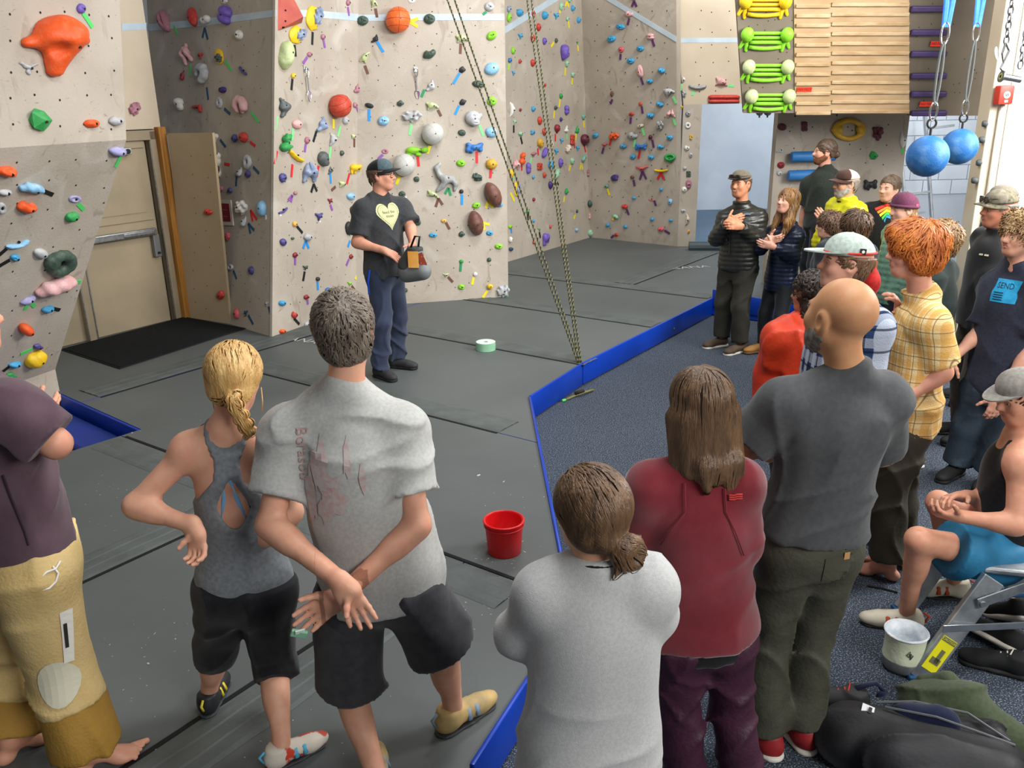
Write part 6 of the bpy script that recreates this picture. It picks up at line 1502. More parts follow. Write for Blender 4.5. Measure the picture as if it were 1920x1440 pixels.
def tankcut(X, Y, Z):
    q = (np.stack([X-nk[0], Y-nk[1], Z-nk[2]], -1)@Rt)/k; x, y, z = q[..., 0], q[..., 1], q[..., 2]
    half = np.interp(z, [-.5, -.33, -.25, -.17, -.10, -.04, .03], [.3, .2, .115, .05, .045, .075, .085]); half = np.where(y > .02, half+.03, half)
    side = np.abs(x-.0)-half; hole = -(np.sqrt(((x-.01)/np.interp(z, [-.36, -.28, -.15], [.045, .06, .012]))**2+((z+.265)/.098)**2)-1)*.05
    hole = np.where(y < 0, hole, -1); top = z-np.where(np.abs(x) > .045, .06, -.035+.3*np.abs(x))
    return np.maximum.reduce([side*k, hole*k, top*k])
th = cloth('tank_grey', '858a8f', '74797e', scale=70); hp = pel-Rt[:, 2]*.07*k; cl = [(hp, -Rt[:, 2])]
P = p.torso(.013, clip=cl)+[cone(pel*.45+nk*.55, hp-Rt[:, 2]*.05, .125*k, .168*k, .05, (Rt[:, 1], .68), cl)]
V, F = surface(P, .008, gfun=tankcut, disp=wrk(.003, 40, 5)); mesh_obj('tank_top', V, F, th, p.root, True); p.shirtp = P; p.shirtd = None
lb = M('strap_lightblue', '7db2dc', .7); nb_ = M('strap_navy', '1f2f8c', .7)
def onback(pts, r, m, nm):
    Q = [nk+Rt@(V3(x, -.3, z)*k) for x, z in pts]; Q = np.array(Q)
    pr = p.torso(.001)
    for _ in range(30): Q = Q+Rt[:, 1]*np.clip(feval(pr, Q)-.004, -.02, .05)[:, None]*.8
    b = MB(); b.tube(list(Q), r, 6, True, .35, -Rt[:, 1]); b.build(nm, m, p.root, True)
onback([(-.012, -.17), (-.018, -.24), (-.04, -.36)], .009, lb, 'bra_strap'); onback([(.008, -.17), (.025, -.24), (.052, -.35)], .009, lb, 'bra_strap')
onback([(-.02, -.18), (-.045, -.22), (-.07, -.30)], .006, nb_, 'navy_strap'); onback([(.02, -.17), (.055, -.22), (.07, -.31)], .006, nb_, 'navy_strap')
onback([(-.06, -.375), (0, -.385), (.06, -.375)], .012, lb, 'bra_band'); onback([(-.062, .005), (-.045, -.02), (0, -.035), (.045, -.02), (.062, .005)], .009, lb, 'bra_edge')
p.trousers(cloth('black_capri', '15161a', '1e1f24', .75, 30), 'capris', e=.024, upto=1.16, flare=.004, waist=-.02, vox=.009, disp=wrk(.006, 34, 7))
ho = hairm('honey', 'b98a4a', 'e0bb7c'); gat = p.H(.035, -.105, -.04)
br = [p.H(.035, -.10, -.035), p.H(.05, -.115, -.07), p.H(.07, -.115, -.105), p.H(.09, -.105, -.14), p.H(.098, -.09, -.175)]
ex = []
for i in range(10):
    t = i/9*(len(br)-1); a = br[int(min(t, 3))]; bq = br[int(min(t, 3))+1]; c = a+(bq-a)*(t-int(min(t, 3))); sdv = p.Rh[:, 0]*(.014 if i % 2 else -.014)*p.k; ex.append(cone(c+sdv+V3(0, 0, .012), c-sdv*.6-V3(0, 0, .012), .017*p.k*(1-.03*i), .013*p.k*(1-.03*i), .004))
p.hair(ho, .017, 'long', ex, strands=1500, flow=lambda q: gat-q, slen=.10, swid=.0018, front=.05, nape=-.05, disp=wrk(.002, 120, 8), jitter=.16, lift=.003)
b = MB(); b.tube([p.H(-.08, .0, -.03), p.H(-.086, .01, -.08), p.H(-.08, .02, -.12)], .0022, 5); b.tube([p.H(.09, .02, -.02), p.H(.098, .02, -.07), p.H(.095, .03, -.11)], .0022, 5); b.build('loose_wisp', ho, p.root)
sr = M('shoe_redwhite', 'd8d0c2', .5, 'c8432e', 14, lo=.5, hi=.54)
for q in 'lr': p.shoe(q, sr if q == 'r' else M('shoe_black', '222428', .5), cg, M('strap_cyan', '5bb0d6', .5) if q == 'r' else M('strap_yellow', 'd8c832', .5), 'climb', .92)
# ------------------------------------------------------------ man in plum T-shirt at the frame's edge
p = Person('barefoot man in plum T-shirt and two-tone tan trousers with arms folded', onz(105, 1415, MH), -40, 1.78, dict(head=('p', -75, 600, .0), neck=('p', -50, 705, 0), pelvis=('p', 42, 1035, 0), rsh=('p', 15, 765, -.16), lsh=('p', -120, 760, .2), rel=('p', 105, 832, -.16), rwr=('p', 55, 795, .08), lel=('p', -70, 860, .3), lwr=('p', 30, 812, .12),
    ran=('z', 165, 1408, .085), lan=('z', 20, 1385, .085), rhip=('p', 62, 1068, -.06), lhip=('p', 10, 1060, .09), rkn=('p', 112, 1245, -.03), lkn=('p', 25, 1240, .12)), sw=1.08, bd=1.05, vox=.013, skin='d39b80', footyaw=(10, 18))
p.hand('l', V3(.9, -.1, .3), V3(0, -.6, -.6), .3); p.hand('r', V3(-.3, .7, .1), V3(-.6, 0, .3), .3); p.barefoot('r'); p.barefoot('l'); p.build_body(.009)
pm = cloth('plum', '54404a', '614c56', .85, 9); p.shirt(pm, e=.03, hem=-.02, sleeve=.86, se=.03, drape=.04, vox=.010, disp=wrk(.006, 36, 11))
Q = [p.hit(x, y) for x, y in ((6, 890), (20, 930), (34, 965), (46, 995), (54, 1022))]; b = MB(); b.tube([q+n_*.004 for q, n_ in Q], .0035, 5); b.build('side_seam', M('seam_dark', '33262d', .9), p.root)
tn = M('cloth_tan', 'd5bb84', .75, 'c7ab72', 7, 4, .3, 90, spec=.2); tn2 = M('cloth_ochre', 'a5803c', .75, '96722f', 7, 4, .3, 90, spec=.2)
p.trousers(tn, e=.05, upto=1.45, flare=.05, waist=.03, vox=.011, disp=wrk(.009, 28, 12)); pp = p.pantp
V, F = surface(p.leg('l', .05, 1.97, .035)[1:]+p.leg('r', .05, 1.97, .035)[1:], .012, disp=wrk(.010, 30, 13)); mesh_obj('lower_leg_panel', V, F, tn2, p.root, True)
p.shirtd = wrk(.009, 28, 12); view = nrm(p.Rw.T@V3(.12, -.98, .1))
pol = [(.062*math.cos(t), .085*math.sin(t)) for t in np.linspace(0, 6.28, 20)[:-1]]; V, F = grid_fill(pol, .02); p.decal(V[:, :2], F, p.hit(108, 1283, pp)[0], view, V3(0, 0, 1), M('patch_pale', 'd0cdb6', .8), pp, 'knee_patch', None, .004)
for pol, nm, m_ in (([(-.012, -.10), (.012, -.10), (.016, .10), (-.010, .10)], 'zip_pocket', M('zip_white', 'e4e2da', .6)), ([(-.004, -.04), (.004, -.04), (.004, .055), (-.004, .055)], 'zip_pull', M('zip_black', '2a2a28', .6))):
    V, F = grid_fill(pol, .03); p.decal(V[:, :2]@np.array([[1, -.12], [.12, 1]]), F, p.hit(125, 1195, pp)[0], view, V3(0, 0, 1), m_, pp, nm, None, .005 if 'pull' not in nm else .008)
Q = [p.hit(x, y, pp) for x, y in ((112, 1052), (104, 1066), (88, 1072), (72, 1085), (68, 1098), (76, 1106), (92, 1102), (104, 1090), (108, 1074), (98, 1062))]
b = MB(); b.tube([q+n_*.004 for q, n_ in Q], .0035, 6); b.build('waist_cord', M('cord_white', 'e6e4de', .7), p.root, True)
p.hair(hd, .014, 'short', strands=0)
# ------------------------------------------------------------ woman in light grey sweatshirt
p = Person('woman in pale grey sweatshirt with brown hair in a low bun', gb(1105, 868, 1.60), 12, 1.60, dict(head=('p', 1104, 962, .03), neck=('p', 1122, 1062, 0), pelvis=('p', 1108, 1380, 0), lsh=('p', 1024, 1114, 0), rsh=('p', 1208, 1104, 0), lel=('p', 980, 1188, .05), rel=('p', 1222, 1150, .04), lwr=('p', 1060, 1190, .24), rwr=('p', 1180, 1185, .26)),
    sw=.98, bd=1.0, hipw=1.05, vox=.012, skin='d2a283', head=(14, -6, 0))
p.hand('l', V3(.8, .3, .1), V3(0, -.6, -.5), .4); p.hand('r', V3(-.8, .3, .1), V3(0, -.6, -.5), .4); p.build_body(.0055)
sw_ = cloth('sweatshirt', 'bcbdbd', 'b1b2b2', .95, 120, .25); p.shirt(sw_, 'sweatshirt', e=.04, hem=-.12, sleeve=1.85, se=.032, drape=.035, vox=.009, disp=wrk(.0065, 32, 21), neck=.022, neckt=.2)
b = MB(); nk = p.J['neck']; b.tube([nk+p.Rt@(V3(.066*math.sin(t), .062*math.cos(t)-.008, .026+.012*-math.cos(t))*p.k) for t in np.linspace(0, 6.2832, 33)], .006, 6, False); b.build('black_neckline', M('neckline_black', '15151a', .9), p.root)
p.trousers(cloth('plum_leggings', '3d2430'), e=.01, upto=1.9, waist=.05)
hbm = hairm('chestnut', '4b3626', '7a5c40'); gat = p.H(.02, -.115, -.055); ex = []
for i in range(9):
    a = i*.75; c = p.H(.05+.03*math.cos(a), -.125+.012*math.sin(a*2), -.085+.032*math.sin(a)); a2 = a+.9; c2 = p.H(.05+.03*math.cos(a2), -.125-.01*math.sin(a*2), -.085+.032*math.sin(a2)); ex.append(cone(c, c2, .019*p.k, .017*p.k, .006))
ex += [cone(p.H(.0, -.1, -.04), p.H(.04, -.12, -.075), .03*p.k, .024*p.k, .02), cone(p.H(.04, -.13, -.095), p.H(-.005, -.125, -.15), .014, .003, .01), cone(p.H(.07, -.12, -.08), p.H(.105, -.10, -.05), .012, .004, .01)]
p.hair(hbm, .02, 'long', ex, strands=1800, flow=lambda q: gat-q, slen=.12, swid=.0018, front=.05, nape=-.06, disp=wrk(.002, 110, 22), jitter=.14, lift=.003, vol=(1.02, 1.05, 1))
b = MB(); b.tube([p.H(.028+.018*math.cos(t), -.128-.004*math.cos(t), -.066+.016*math.sin(t)) for t in np.linspace(0, 6.2832, 17)], .0065, 6, False); b.build('hair_tie', M('tie_black', '1a1a1c', .6), p.root, True)
V, F = surface([cone(p.H(-.004, .05, .122), p.H(.0, -.07, .117), .0035, None, 0)], .003); mesh_obj('parting', V, F, p.skin, p.root, True)
# ------------------------------------------------------------ woman in maroon fleece
p = Person('woman in maroon fleece jacket with long straight brown hair', gb(1308, 674, 1.68), 10, 1.68, dict(head=('p', 1310, 762, .03), neck=('p', 1312, 862, 0), pelvis=('p', 1316, 1180, 0), lsh=('p', 1222, 914, 0), rsh=('p', 1386, 906, 0), lel=('p', 1192, 1035, .03), rel=('p', 1392, 1022, .04), lwr=('p', 1270, 1055, .24), rwr=('p', 1350, 1050, .26), lan=('z', 1290, 1478, .08), ran=('z', 1392, 1470, .08)),
    sw=.94, bd=1.0, hipw=1.05, vox=.012, skin='d2a283', head=(10, -4, 0))
p.hand('l', V3(.8, .3, .1), V3(0, -.6, -.5), .4); p.hand('r', V3(-.8, .3, .1), V3(0, -.6, -.5), .4); p.build_body(.0055)
mf = M('cloth_fleece', '6e1d27', .9, '85303a', 5, 5, .08, 400, spec=.15, sheen=.5, lo=.45, hi=.75); p.shirt(mf, 'fleece_jacket', e=.032, hem=.0, sleeve=1.95, se=.026, drape=.025, vox=.0095, disp=wrk(.005, 30, 31), neck=.09, neckt=.1, collar=.07)
ms = M('seam_maroon', '7d2a34', .9); bk_ = V3(0, 1, 0)
def seamline(p, pts, r, m, nm):
    Q = [p.hit(x, y) for x, y in pts]; b = MB(); b.tube([q+n_*(.002+.004*(p.shirtd is not None)) for q, n_ in Q], r, 5); b.build(nm, m, p.root, True)
seamline(p, [(1284, 905), (1286, 960), (1262, 990), (1240, 1020)], .0025, ms, 'seam'); seamline(p, [(1358, 915), (1360, 960), (1378, 1000), (1392, 1040)], .0025, ms, 'seam')
for y in (0, 1, 2):
    Q = [p.hit(1366+i*5, 928+y*4-(2 if i > 2 else 0)) for i in range(6)]; b = MB(); b.tube([q+n_*.006 for q, n_ in Q], .003, 4); b.build('embroidered_logo', M('logo_red', 'c03a36', .8), p.root)
V, F = surface([ell(p.J['pelvis']-V3(0, 0, .03), np.array((.16, .115, .11))*p.k+.026, p.Rt, 0, [(p.J['pelvis']-V3(0, 0, .065), V3(0, 0, -1.))])], .011); mesh_obj('black_undershirt', V, F, cloth('black_knit', '141416'), p.root, True)
p.trousers(M('cloth_plumpants', '3a1a2c', .6, '451f35', 6, 4, .3, 60), e=.022, upto=1.96, flare=.02, waist=-.03, vox=.010, disp=wrk(.008, 36, 32))
hl = hairm('long_brown', '493626', '73573d'); lk = []
for i in range(9):
    a = (i-4)/4; x0 = .07*a; lk.append(cone(p.H(x0, -.075+.035*abs(a), -.02), p.H(x0*1.25+.01, -.095+.05*abs(a), -.19-.01*(1-abs(a))), .042*p.k, .026*p.k, .03))
lk += [cone(p.H(x_, -.1, -.17), p.H(x_*1.2+.01, -.105, z_), .028*p.k, .006*p.k, .02) for x_, z_ in ((-.05, -.25), (-.02, -.23), (.015, -.26), (.04, -.31), (.06, -.24))]
lk += [cone(p.H(.085, .0, -.02), p.H(.105, -.03, -.22), .03*p.k, .014*p.k, .02), cone(p.H(-.085, .0, -.02), p.H(-.11, -.02, -.24), .03*p.k, .014*p.k, .02)]
p.hair(hl, .018, 'long', lk, strands=2200, flow=lambda q: np.stack([(q-p.H(0, -.03, .12))@p.Rh[:, 0]*.9, -.2+0*q[:, 0], -1+0*q[:, 0]], 1), slen=.16, swid=.0018, front=.05, nape=-.09, disp=wrk(.002, 100, 33), jitter=.1, lift=.003)
V, F = surface([cone(p.H(-.004, .03, .118), p.H(.004, -.06, .116), .004, None, 0)], .003); mesh_obj('parting', V, F, p.skin, p.root, True)
for q in 'lr': p.shoe(q, M('shoe_black'), mshoe_sole)
# ------------------------------------------------------------ bald man
p = Person('bald bearded man in dark grey T-shirt and olive work trousers', onz(1470, 1400, 0), 22, 1.84, dict(head=('p', 1574, 596, .0), neck=('p', 1590, 696, .0), pelvis=('p', 1522, 1005, 0), lsh=('p', 1474, 755, -.03), rsh=('p', 1652, 742, .05), lel=('p', 1395, 832, .02), lwr=('p', 1440, 850, .24), rel=('p', 1655, 850, .2), rwr=('p', 1560, 860, .32), lan=('z', 1432, 1372, .085), ran=('z', 1502, 1358, .085), lhip=('p', 1478, 1030, -.02), rhip=('p', 1558, 1030, .04)),
    sw=1.02, bd=1.05, vox=.013, skin='c9966c', head=(3, 4, -4), footyaw=(20, 5), hs=1.10)
p.hand('l', V3(.3, .8, .1), V3(.6, 0, .2), .3); p.hand('r', V3(-.8, .3, .0), V3(0, -.5, -.5), .4); p.build_body(.005); p.face('3c2c20', '6a5a4c', 'a8695a')
p.shirt(cloth('charcoal_tee', '4f5153', '484a4c', .85, 50), e=.03, hem=.035, sleeve=.88, se=.03, drape=.02, vox=.009, disp=wrk(.0075, 38, 41), neck=.03, neckt=.2)
p.trousers(M('cloth_olive', '3f3f34', .7, '4a4a3d', 10, 4, .3, 60), e=.022, upto=1.97, flare=.025, waist=.055, vox=.010, disp=wrk(.008, 40, 42))
for dx in (0,):
    Q = [('p', 1556, 1050), ('p', 1590, 1045), ('p', 1583, 1100), ('p', 1556, 1100)]
    p.shirtd = wrk(.008, 40, 42); c = p.hit(1568, 1070, p.pantp)[0]; pol = [(-.055, -.06), (.055, -.06), (.06, .06), (-.055, .06)]; V, F = grid_fill(pol, .03); nv = p.Rw.T@V3(.1, -.98, .1); p.decal(V[:, :2], F, c, nv, V3(0, 0, 1), M('pocket_olive', '46463a', .75), p.pantp, 'back_pocket', None, .004)
    V, F = grid_fill([(-.011, -.014), (.011, -.014), (.011, .014), (-.011, .014)], .03); p.decal(V[:, :2], F, p.hit(1586, 1040, p.pantp)[0], nv, V3(0, 0, 1), M('leather_tab', 'b98c5c', .7), p.pantp, 'leather_tab', None, .007)
p.beard(M('beard_grey', '8f8a84', .9, '5f5a55', 60), .004)
st_ = M('stubble', '9a7355', .6, '8d694d', 60); P_ = p.head_prims()[:1]; hc = p.J['head']
for q in 'lr': p.shoe(q, M('shoe_red', 'a3262a', .6, '7f1d22', 10), white_sole, M('lace_white', 'd9d4c8', .7))
# ------------------------------------------------------------ the speaker
p = Person('man in dark heart-print T-shirt and cap speaking to the group', onz(720, 698, MH), -122, 1.76, dict(head=('p', 715, 329, 0), neck=('p', 712, 370, 0), pelvis=('p', 722, 505, 0), rsh=('p', 682, 392, -.12), lsh=('p', 750, 388, .10), rel=('p', 669, 455, -.18), rwr=('p', 722, 470, -.27), lel=('p', 770, 428, .02), lwr=('p', 773, 458, -.13), ran=('z', 712, 690, .085), lan=('z', 742, 672, .085)),
    sw=1.05, bd=1.1, belly=1.15, vox=.014, skin='d69b80', head=(26, 0, 0), footyaw=(12, 12))
fw = p.Rw.T@V3(.9, -.35, -.35); p.hand('r', p.Rw.T@V3(.85, -.15, -.5), p.Rw.T@V3(-.1, .3, -1), .15, .25); p.hand('l', p.Rw.T@V3(-.1, -.5, -.6), p.Rw.T@V3(-.6, .2, 0), .5)
p.build_body(.0065); p.face('3a3028', '5a4030', 'b87468')
tee = cloth('tee_charcoal', '3c3e41', '343639', .85, 60); p.shirt(tee, e=.03, hem=-.03, sleeve=.78, se=.03, drape=.025, vox=.010, disp=wrk(.009, 28, 51), neck=.03, neckt=.3)
hv = [(.105*(16*math.sin(t)**3)/16, .115*(13*math.cos(t)-5*math.cos(2*t)-2*math.cos(3*t)-math.cos(4*t))/15) for t in np.linspace(0, 2*math.pi, 41)[:-1]]; hc_, hn = p.hit(731, 402); hn = nrm(hn*V3(1, 1, .3))
V, F = grid_fill(hv, .015); p.decal(V[:, :2], F, hc_, hn, V3(0, 0, 1), M('heart_print', 'd8d9a4', .8, 'b9bd8a', 120, lo=.4, hi=.6), p.shirtp, 'heart_print')
pts = np.array(hv)*.86; b2 = MB(); V = np.array([q for a in range(len(pts)) for q in (pts[a]*.985, pts[a]*1.015)]); F = [(2*i, 2*i+1, (2*i+3) % (2*len(pts)), (2*i+2) % (2*len(pts))) for i in range(len(pts))]; p.decal(V, F, hc_, hn, V3(0, 0, 1), M('heart_line', '55563e', .8), p.shirtp, 'heart_outline', None, .0045)
for txt, dy_ in (('feed the', .02), ('stoke', -.012)):
    V, F = text_mesh(txt, .034); p.decal(V[:, :2]+np.array((0, dy_)), F, hc_, hn, V3(0, 0, 1), M('heart_line'), p.shirtp, 'heart_lettering', None, .0045)
p.trousers(cloth('navy_trousers', '2c3549', '343e54', .75, 12), e=.024, upto=1.97, flare=.012, waist=.06, vox=.010, disp=wrk(.010, 36, 52))
b = MB(); b.tube([p.pt(('p', 693, 506, -.18)), p.pt(('p', 690, 530, -.2)), p.pt(('p', 692, 552, -.2))], .012, 6, True, .4); b.build('blue_strap', M('strap_royal', '1a4fd0', .6), p.root)
p.hair(hairm('brown_short', '4a382a', '6a523e'), .008, 'short', strands=160, slen=.03, nape=-.05, sider=-.01, capz=.045)
p.cap(cloth('cap_black', '17191b'), cloth('cap_black'), cloth('cap_slate', '50636b'), 4, .05); p.glasses(M('frame_black', '15161a', .4), None, z=.002)
for q in 'lr': p.shoe(q, M('shoe_charcoal', '2f3033', .7), mshoe_sole, M('lace_orange', 'd0562c', .7))
SPK = p
# what he holds: a grey moulded bag with an orange tag
c = ony(777, 500, p.base[1]-.33); o = empty('moulded_bag', c); RR = rotm(-35); mgb = M('bag_moulded', '6b6f70', .55, '7a7e7f', 10)
V, F = surface([cone(RR@V3(-.075, 0, -.06), RR@V3(.085, 0, -.03), .078, .07, .05), cone(RR@V3(-.05, 0, .0), RR@V3(.03, 0, .1), .088, .06, .05)], .009, gfun=lambda X, Y, Z: -.12-Z+.18*X); mesh_obj('lower_shell', V, F, mgb, o, True)
V, F = surface([cone(RR@V3(-.05, 0, .01), RR@V3(.02, 0, .14), .095, .062, .05)], .009, gfun=lambda X, Y, Z: np.maximum(-Z+.0+.35*X, Z-.16)); mesh_obj('upper_panel', V, F, M('bag_dark', '3c3f40', .7), o, True)
b = MB(); b.tube([RR@V3(.0, -.03, .16), RR@V3(.05, -.03, .25), RR@V3(.09, -.02, .25), RR@V3(.07, -.02, .17)], .009, 7); b.build('carry_strap', mdark, o, True)
b = MB(); b.box(V3(.005, -.105, .075), (.085, .004, .13), rotm(-10), .001); b.build('orange_tag', M('tag_orange', 'e8963a', .6, 'f0b860', 8), o)
b = MB(); b.box(V3(.07, -.085, .07), (.05, .004, .11), rotm(15, 0, -20), .001); b.build('spotted_tag', M('tag_spots', 'e2702a', .6, '7a2a12', 40, kind='voronoi', lo=.1, hi=.25), o)
b = MB(); b.lathe([(0, .006), (.016, .006), (.018, 0)], RR@V3(-.11, -.075, -.06), 14, frame_from((-.3, -1, 0))); b.build('shell_button', M('bag_dark'), o)
tag(o, 'grey moulded bag with orange tags held by the speaker', 'bag')
# ------------------------------------------------------------ red-haired boy
p = Person('red-haired barefoot boy in yellow plaid shirt and olive trousers', onz(1650, 1065, 0), 66, 1.80, dict(head=('p', 1712, 472, 0), neck=('p', 1728, 555, .0), pelvis=('p', 1705, 780, 0), lsh=('p', 1745, 605, -.15), rsh=('p', 1712, 595, .17), lel=('p', 1768, 698, -.16), lwr=('p', 1705, 742, -.16), rel=('p', 1668, 665, .2), rwr=('p', 1690, 590, .12), lan=('z', 1664, 1058, .085), ran=('z', 1690, 1035, .085), lkn=('p', 1668, 915, -.05)),
    sw=.95, bd=.95, vox=.013, skin='dda38a', head=(14, 0, 0), footyaw=(-12, 5))
p.hand('l', p.Rw.T@V3(-.9, .2, -.2), p.Rw.T@V3(0, .8, .3), .4); p.hand('r', p.Rw.T@V3(-.3, -.1, .6), p.Rw.T@V3(-.8, .2, 0), .6); p.barefoot('l'); p.barefoot('r'); p.build_body(.0055); p.face('5a6a58', '9a5526', 'b8705f')
p.shirt(M_plaid('plaid_yellow', 'e8d09a', 'd69c40', '7a5832', 105, 95, .6, dl=.965), 'plaid_shirt', e=.034, hem=-.04, sleeve=.86, se=.034, drape=.03, disp=wrk(.008, 30, 61), vox=.010, neck=.035, neckt=.3, collar=.022)
p.trousers(M('cloth_olive2', '47453a', .75, '3e3c32', 8, 4, .2, 60), e=.03, upto=1.95, flare=.022, waist=.06, vox=.0105, disp=wrk(.011, 32, 62))
rh = hairm('copper', 'a8501a', 'd98234', 26); ex = [ell(p.H(.02, .055, .085), np.array((.07, .05, .045))*p.hk, p.Rh, .02), ell(p.H(0, -.06, -.03), np.array((.082, .065, .06))*p.hk, p.Rh, .03), ell(p.H(-.07, -.02, -.02), np.array((.03, .05, .05))*p.hk, p.Rh, .02), ell(p.H(.07, -.02, -.02), np.array((.03, .05, .05))*p.hk, p.Rh, .02)]
p.hair(rh, .028, 'long', ex, strands=2200, slen=.10, swid=.0026, disp=wrk(.006, 50, 63), jitter=.45, lift=.004, lend=.013, nape=-.085, front=.03, sider=.0, crown=(0, -.05, .13))
o = empty('belay_tool', p.base); c = p.Rw@p.J['rwr']; b = MB(); b.tube([c+V3(-.06, -.03, -.06), c+V3(-.03, -.04, .02), c+V3(.0, -.04, .10), c+V3(.02, -.05, .16)], .010, 8); b.build('plastic_tube', M('tube_pale', 'c9cac4', .4), o, True); b = MB(); b.tube([c+V3(-.07, -.03, -.08), c+V3(-.06, -.03, -.06)], .012, 8); b.build('tube_cap', mdark, o)
tag(o, 'pale plastic tube held up by the red-haired boy', 'tube')
# ------------------------------------------------------------ mint cap and blue plaid
p = Person('man in mint cap and navy plaid shirt behind the bald man', gb(1592, 440, 1.84), 62, 1.82, dict(lsh=('p', 1640, 612, -.12), rsh=('p', 1560, 590, .18), neck=('p', 1600, 560, .02), head=('p', 1585, 495, .0)), sw=1.1, bd=1.1, belly=1.1, vox=.016, skin='d69f86', head=(20, 0, 0))
p.build_body(.007); p.face('4a3a2c', '6a5038', None)
p.shirt(M_plaid('plaid_navy', '2a3d63', 'b9c2d2', '101a30', 70, 60, .8), 'plaid_shirt', e=.035, hem=-.1, sleeve=1.95, se=.032, disp=wrk(.006, 26, 71), neck=.035, neckt=.2, collar=.02)
p.trousers(cloth('tan_trousers', 'a07a3e'), e=.025, upto=1.97, waist=.06, disp=wrk(.006, 26, 72))
p.hair(hairm('brown_mid', '5a4230', '86664a'), .012, 'short', strands=300, slen=.04, nape=-.075, sider=-.03, capz=.04)
cm = cloth('cap_mint', 'b9c8bf'); p.cap(cm, cm, None, -4, .05, flat=True, band=M('band_red', 'd6362e', .7), blen=.095, r=(.089, .108, .098))
V, F = grid_fill([(-.014, -.014), (.014, -.014), (.014, .014), (-.014, .014)], .02); c = p.C(-.088, -.03, .03); nn = -p.Rh[:, 0]; b = MB(); b.box(c, (.004, .028, .026), p.Rh, .001); b.build('cap_label', M('label_black', '202224', .7), p.root)
b = MB(); b.lathe([(0, .003), (.007, .003)], c-p.Rh[:, 0]*.002, 12, frame_from(-p.Rh[:, 0])); b.build('cap_emblem', M('alarm_white'), p.root)
V, F = surface([ell(p.H(.0, -.11, -.06), np.array((.05, .035, .05))*p.k, p.Rh, .02), cone(p.H(0, -.12, -.06), p.H(.02, -.13, -.17), .035, .02, .03), cone(p.H(0, -.10, -.05), p.H(.0, -.1, .012), .04, .03, .02)], .008, disp=wrk(.004, 60, 73)); mesh_obj('red_neckerchief', V, F, cloth('kerchief', 'd02c28'), p.root, True)
for q in 'lr': p.shoe(q, M('shoe_charcoal'), mshoe_sole)
# ------------------------------------------------------------ orange jacket
p = Person('dark curly-haired person in orange-red jacket beside the bald man', gb(1522, 508, 1.52), 48, 1.52, dict(lsh=('p', 1458, 632, -.06), neck=('p', 1512, 598, 0), head=('p', 1518, 552, .0), lel=('p', 1440, 700, -.02)), sw=1.0, vox=.016, skin='b98565', head=(10, 0, 0))
p.build_body(.009); p.shirt(M('cloth_orangejacket', 'c03214', .55, 'd8401c', 8, 4, .2, 40), 'jacket', e=.05, hem=-.08, sleeve=1.95, se=.045, drape=.02, disp=wrk(.011, 30, 81), neck=.05, neckt=.1, collar=.05)
p.trousers(cloth('dark_jeans', '20242c'), e=.02, upto=1.97, waist=.05)
p.hair(hairm('black_curl', '1c1613', '3a2c24'), .03, 'long', [ell(p.H(-.02, -.06, -.07), np.array((.075, .06, .07))*p.k, p.Rh, .03), cone(p.H(-.05, -.02, -.08), p.H(-.07, 0, -.17), .04, .03, .03)], strands=500, slen=.05, swid=.004, disp=wrk(.008, 90, 82), jitter=.9, lift=.006)
for q in 'lr': p.shoe(q, M('shoe_charcoal'), mshoe_sole)
# ------------------------------------------------------------ black puffer man
puf = lambda key, c, c2: M('puffer_'+key, c, .35, c2, 14, 4, .25, 40, spec=.5)
p = Person('smiling man in black puffer jacket and visored cap pressing his fingertips together', onz(1374, 650, 0), 128, 1.82, dict(head=('p', 1389, 345, -.02), neck=('p', 1391, 388, 0), pelvis=('p', 1384, 495, 0), lsh=('p', 1421, 408, -.05), rsh=('p', 1362, 410, .07), lel=('p', 1422, 452, -.12), lwr=('p', 1388, 424, -.26), rel=('p', 1343, 447, -.02), rwr=('p', 1364, 418, -.23), ran=('z', 1352, 634, .085), lan=('z', 1388, 645, .085)), sw=1.02, bd=1.0, vox=.014, skin='c88a68', head=(4, 0, 0), footyaw=(-5, 14))
p.hand('r', p.Rw.T@V3(.75, -.2, .35), p.Rw.T@V3(.2, .8, -.2), .35); p.hand('l', p.Rw.T@V3(-.7, -.2, .1), p.Rw.T@V3(.2, .8, -.2), .6); p.build_body(.006); p.face('33261c', '4a3426', 'b06a5a', True)
p.shirt(puf('black', '1d1e1b', '2b2c28'), 'puffer_jacket', e=.04, hem=-.045, sleeve=1.93, se=.03, drape=.015, disp=quilt(.0045, .045, 91), neck=.10, neckt=.35, collar=.07, vox=.011)
b = MB(); b.tube([p.pt(('p', 1386, 398, -.3)), p.pt(('p', 1384, 440, -.3)), p.pt(('p', 1382, 486, -.3))], .004, 5); bq = nrm(p.Rw.T@V3(0, 1, 0)); Q = np.array([p.pt(('p', x, y, -.4)) for x, y in ((1386, 396), (1384, 420), (1383, 440), (1382, 462), (1381, 486))])
for _ in range(30): Q = Q+bq*np.clip(feval(p.shirtp, Q)-.008, -.02, .05)[:, None]*.8
MB().tube(keep(p.shirtp, Q), .005, 5).build('zip', M('zip_black'), p.root); V, F = grid_fill([(-.03, -.012), (.03, -.012), (.03, .012), (-.03, .012)], .02); p.shirtd = None; p.decal(V[:, :2], F, *p.hit(1401, 402), V3(0, 0, 1), M('chest_label', '4a5462', .6), p.shirtp, 'chest_label', None, .012)
p.trousers(M('cloth_darkolive', '2c2b24', .75, '35342b', 9, 4, .2, 60), e=.024, upto=1.96, flare=.02, waist=.05, disp=wrk(.011, 40, 92))
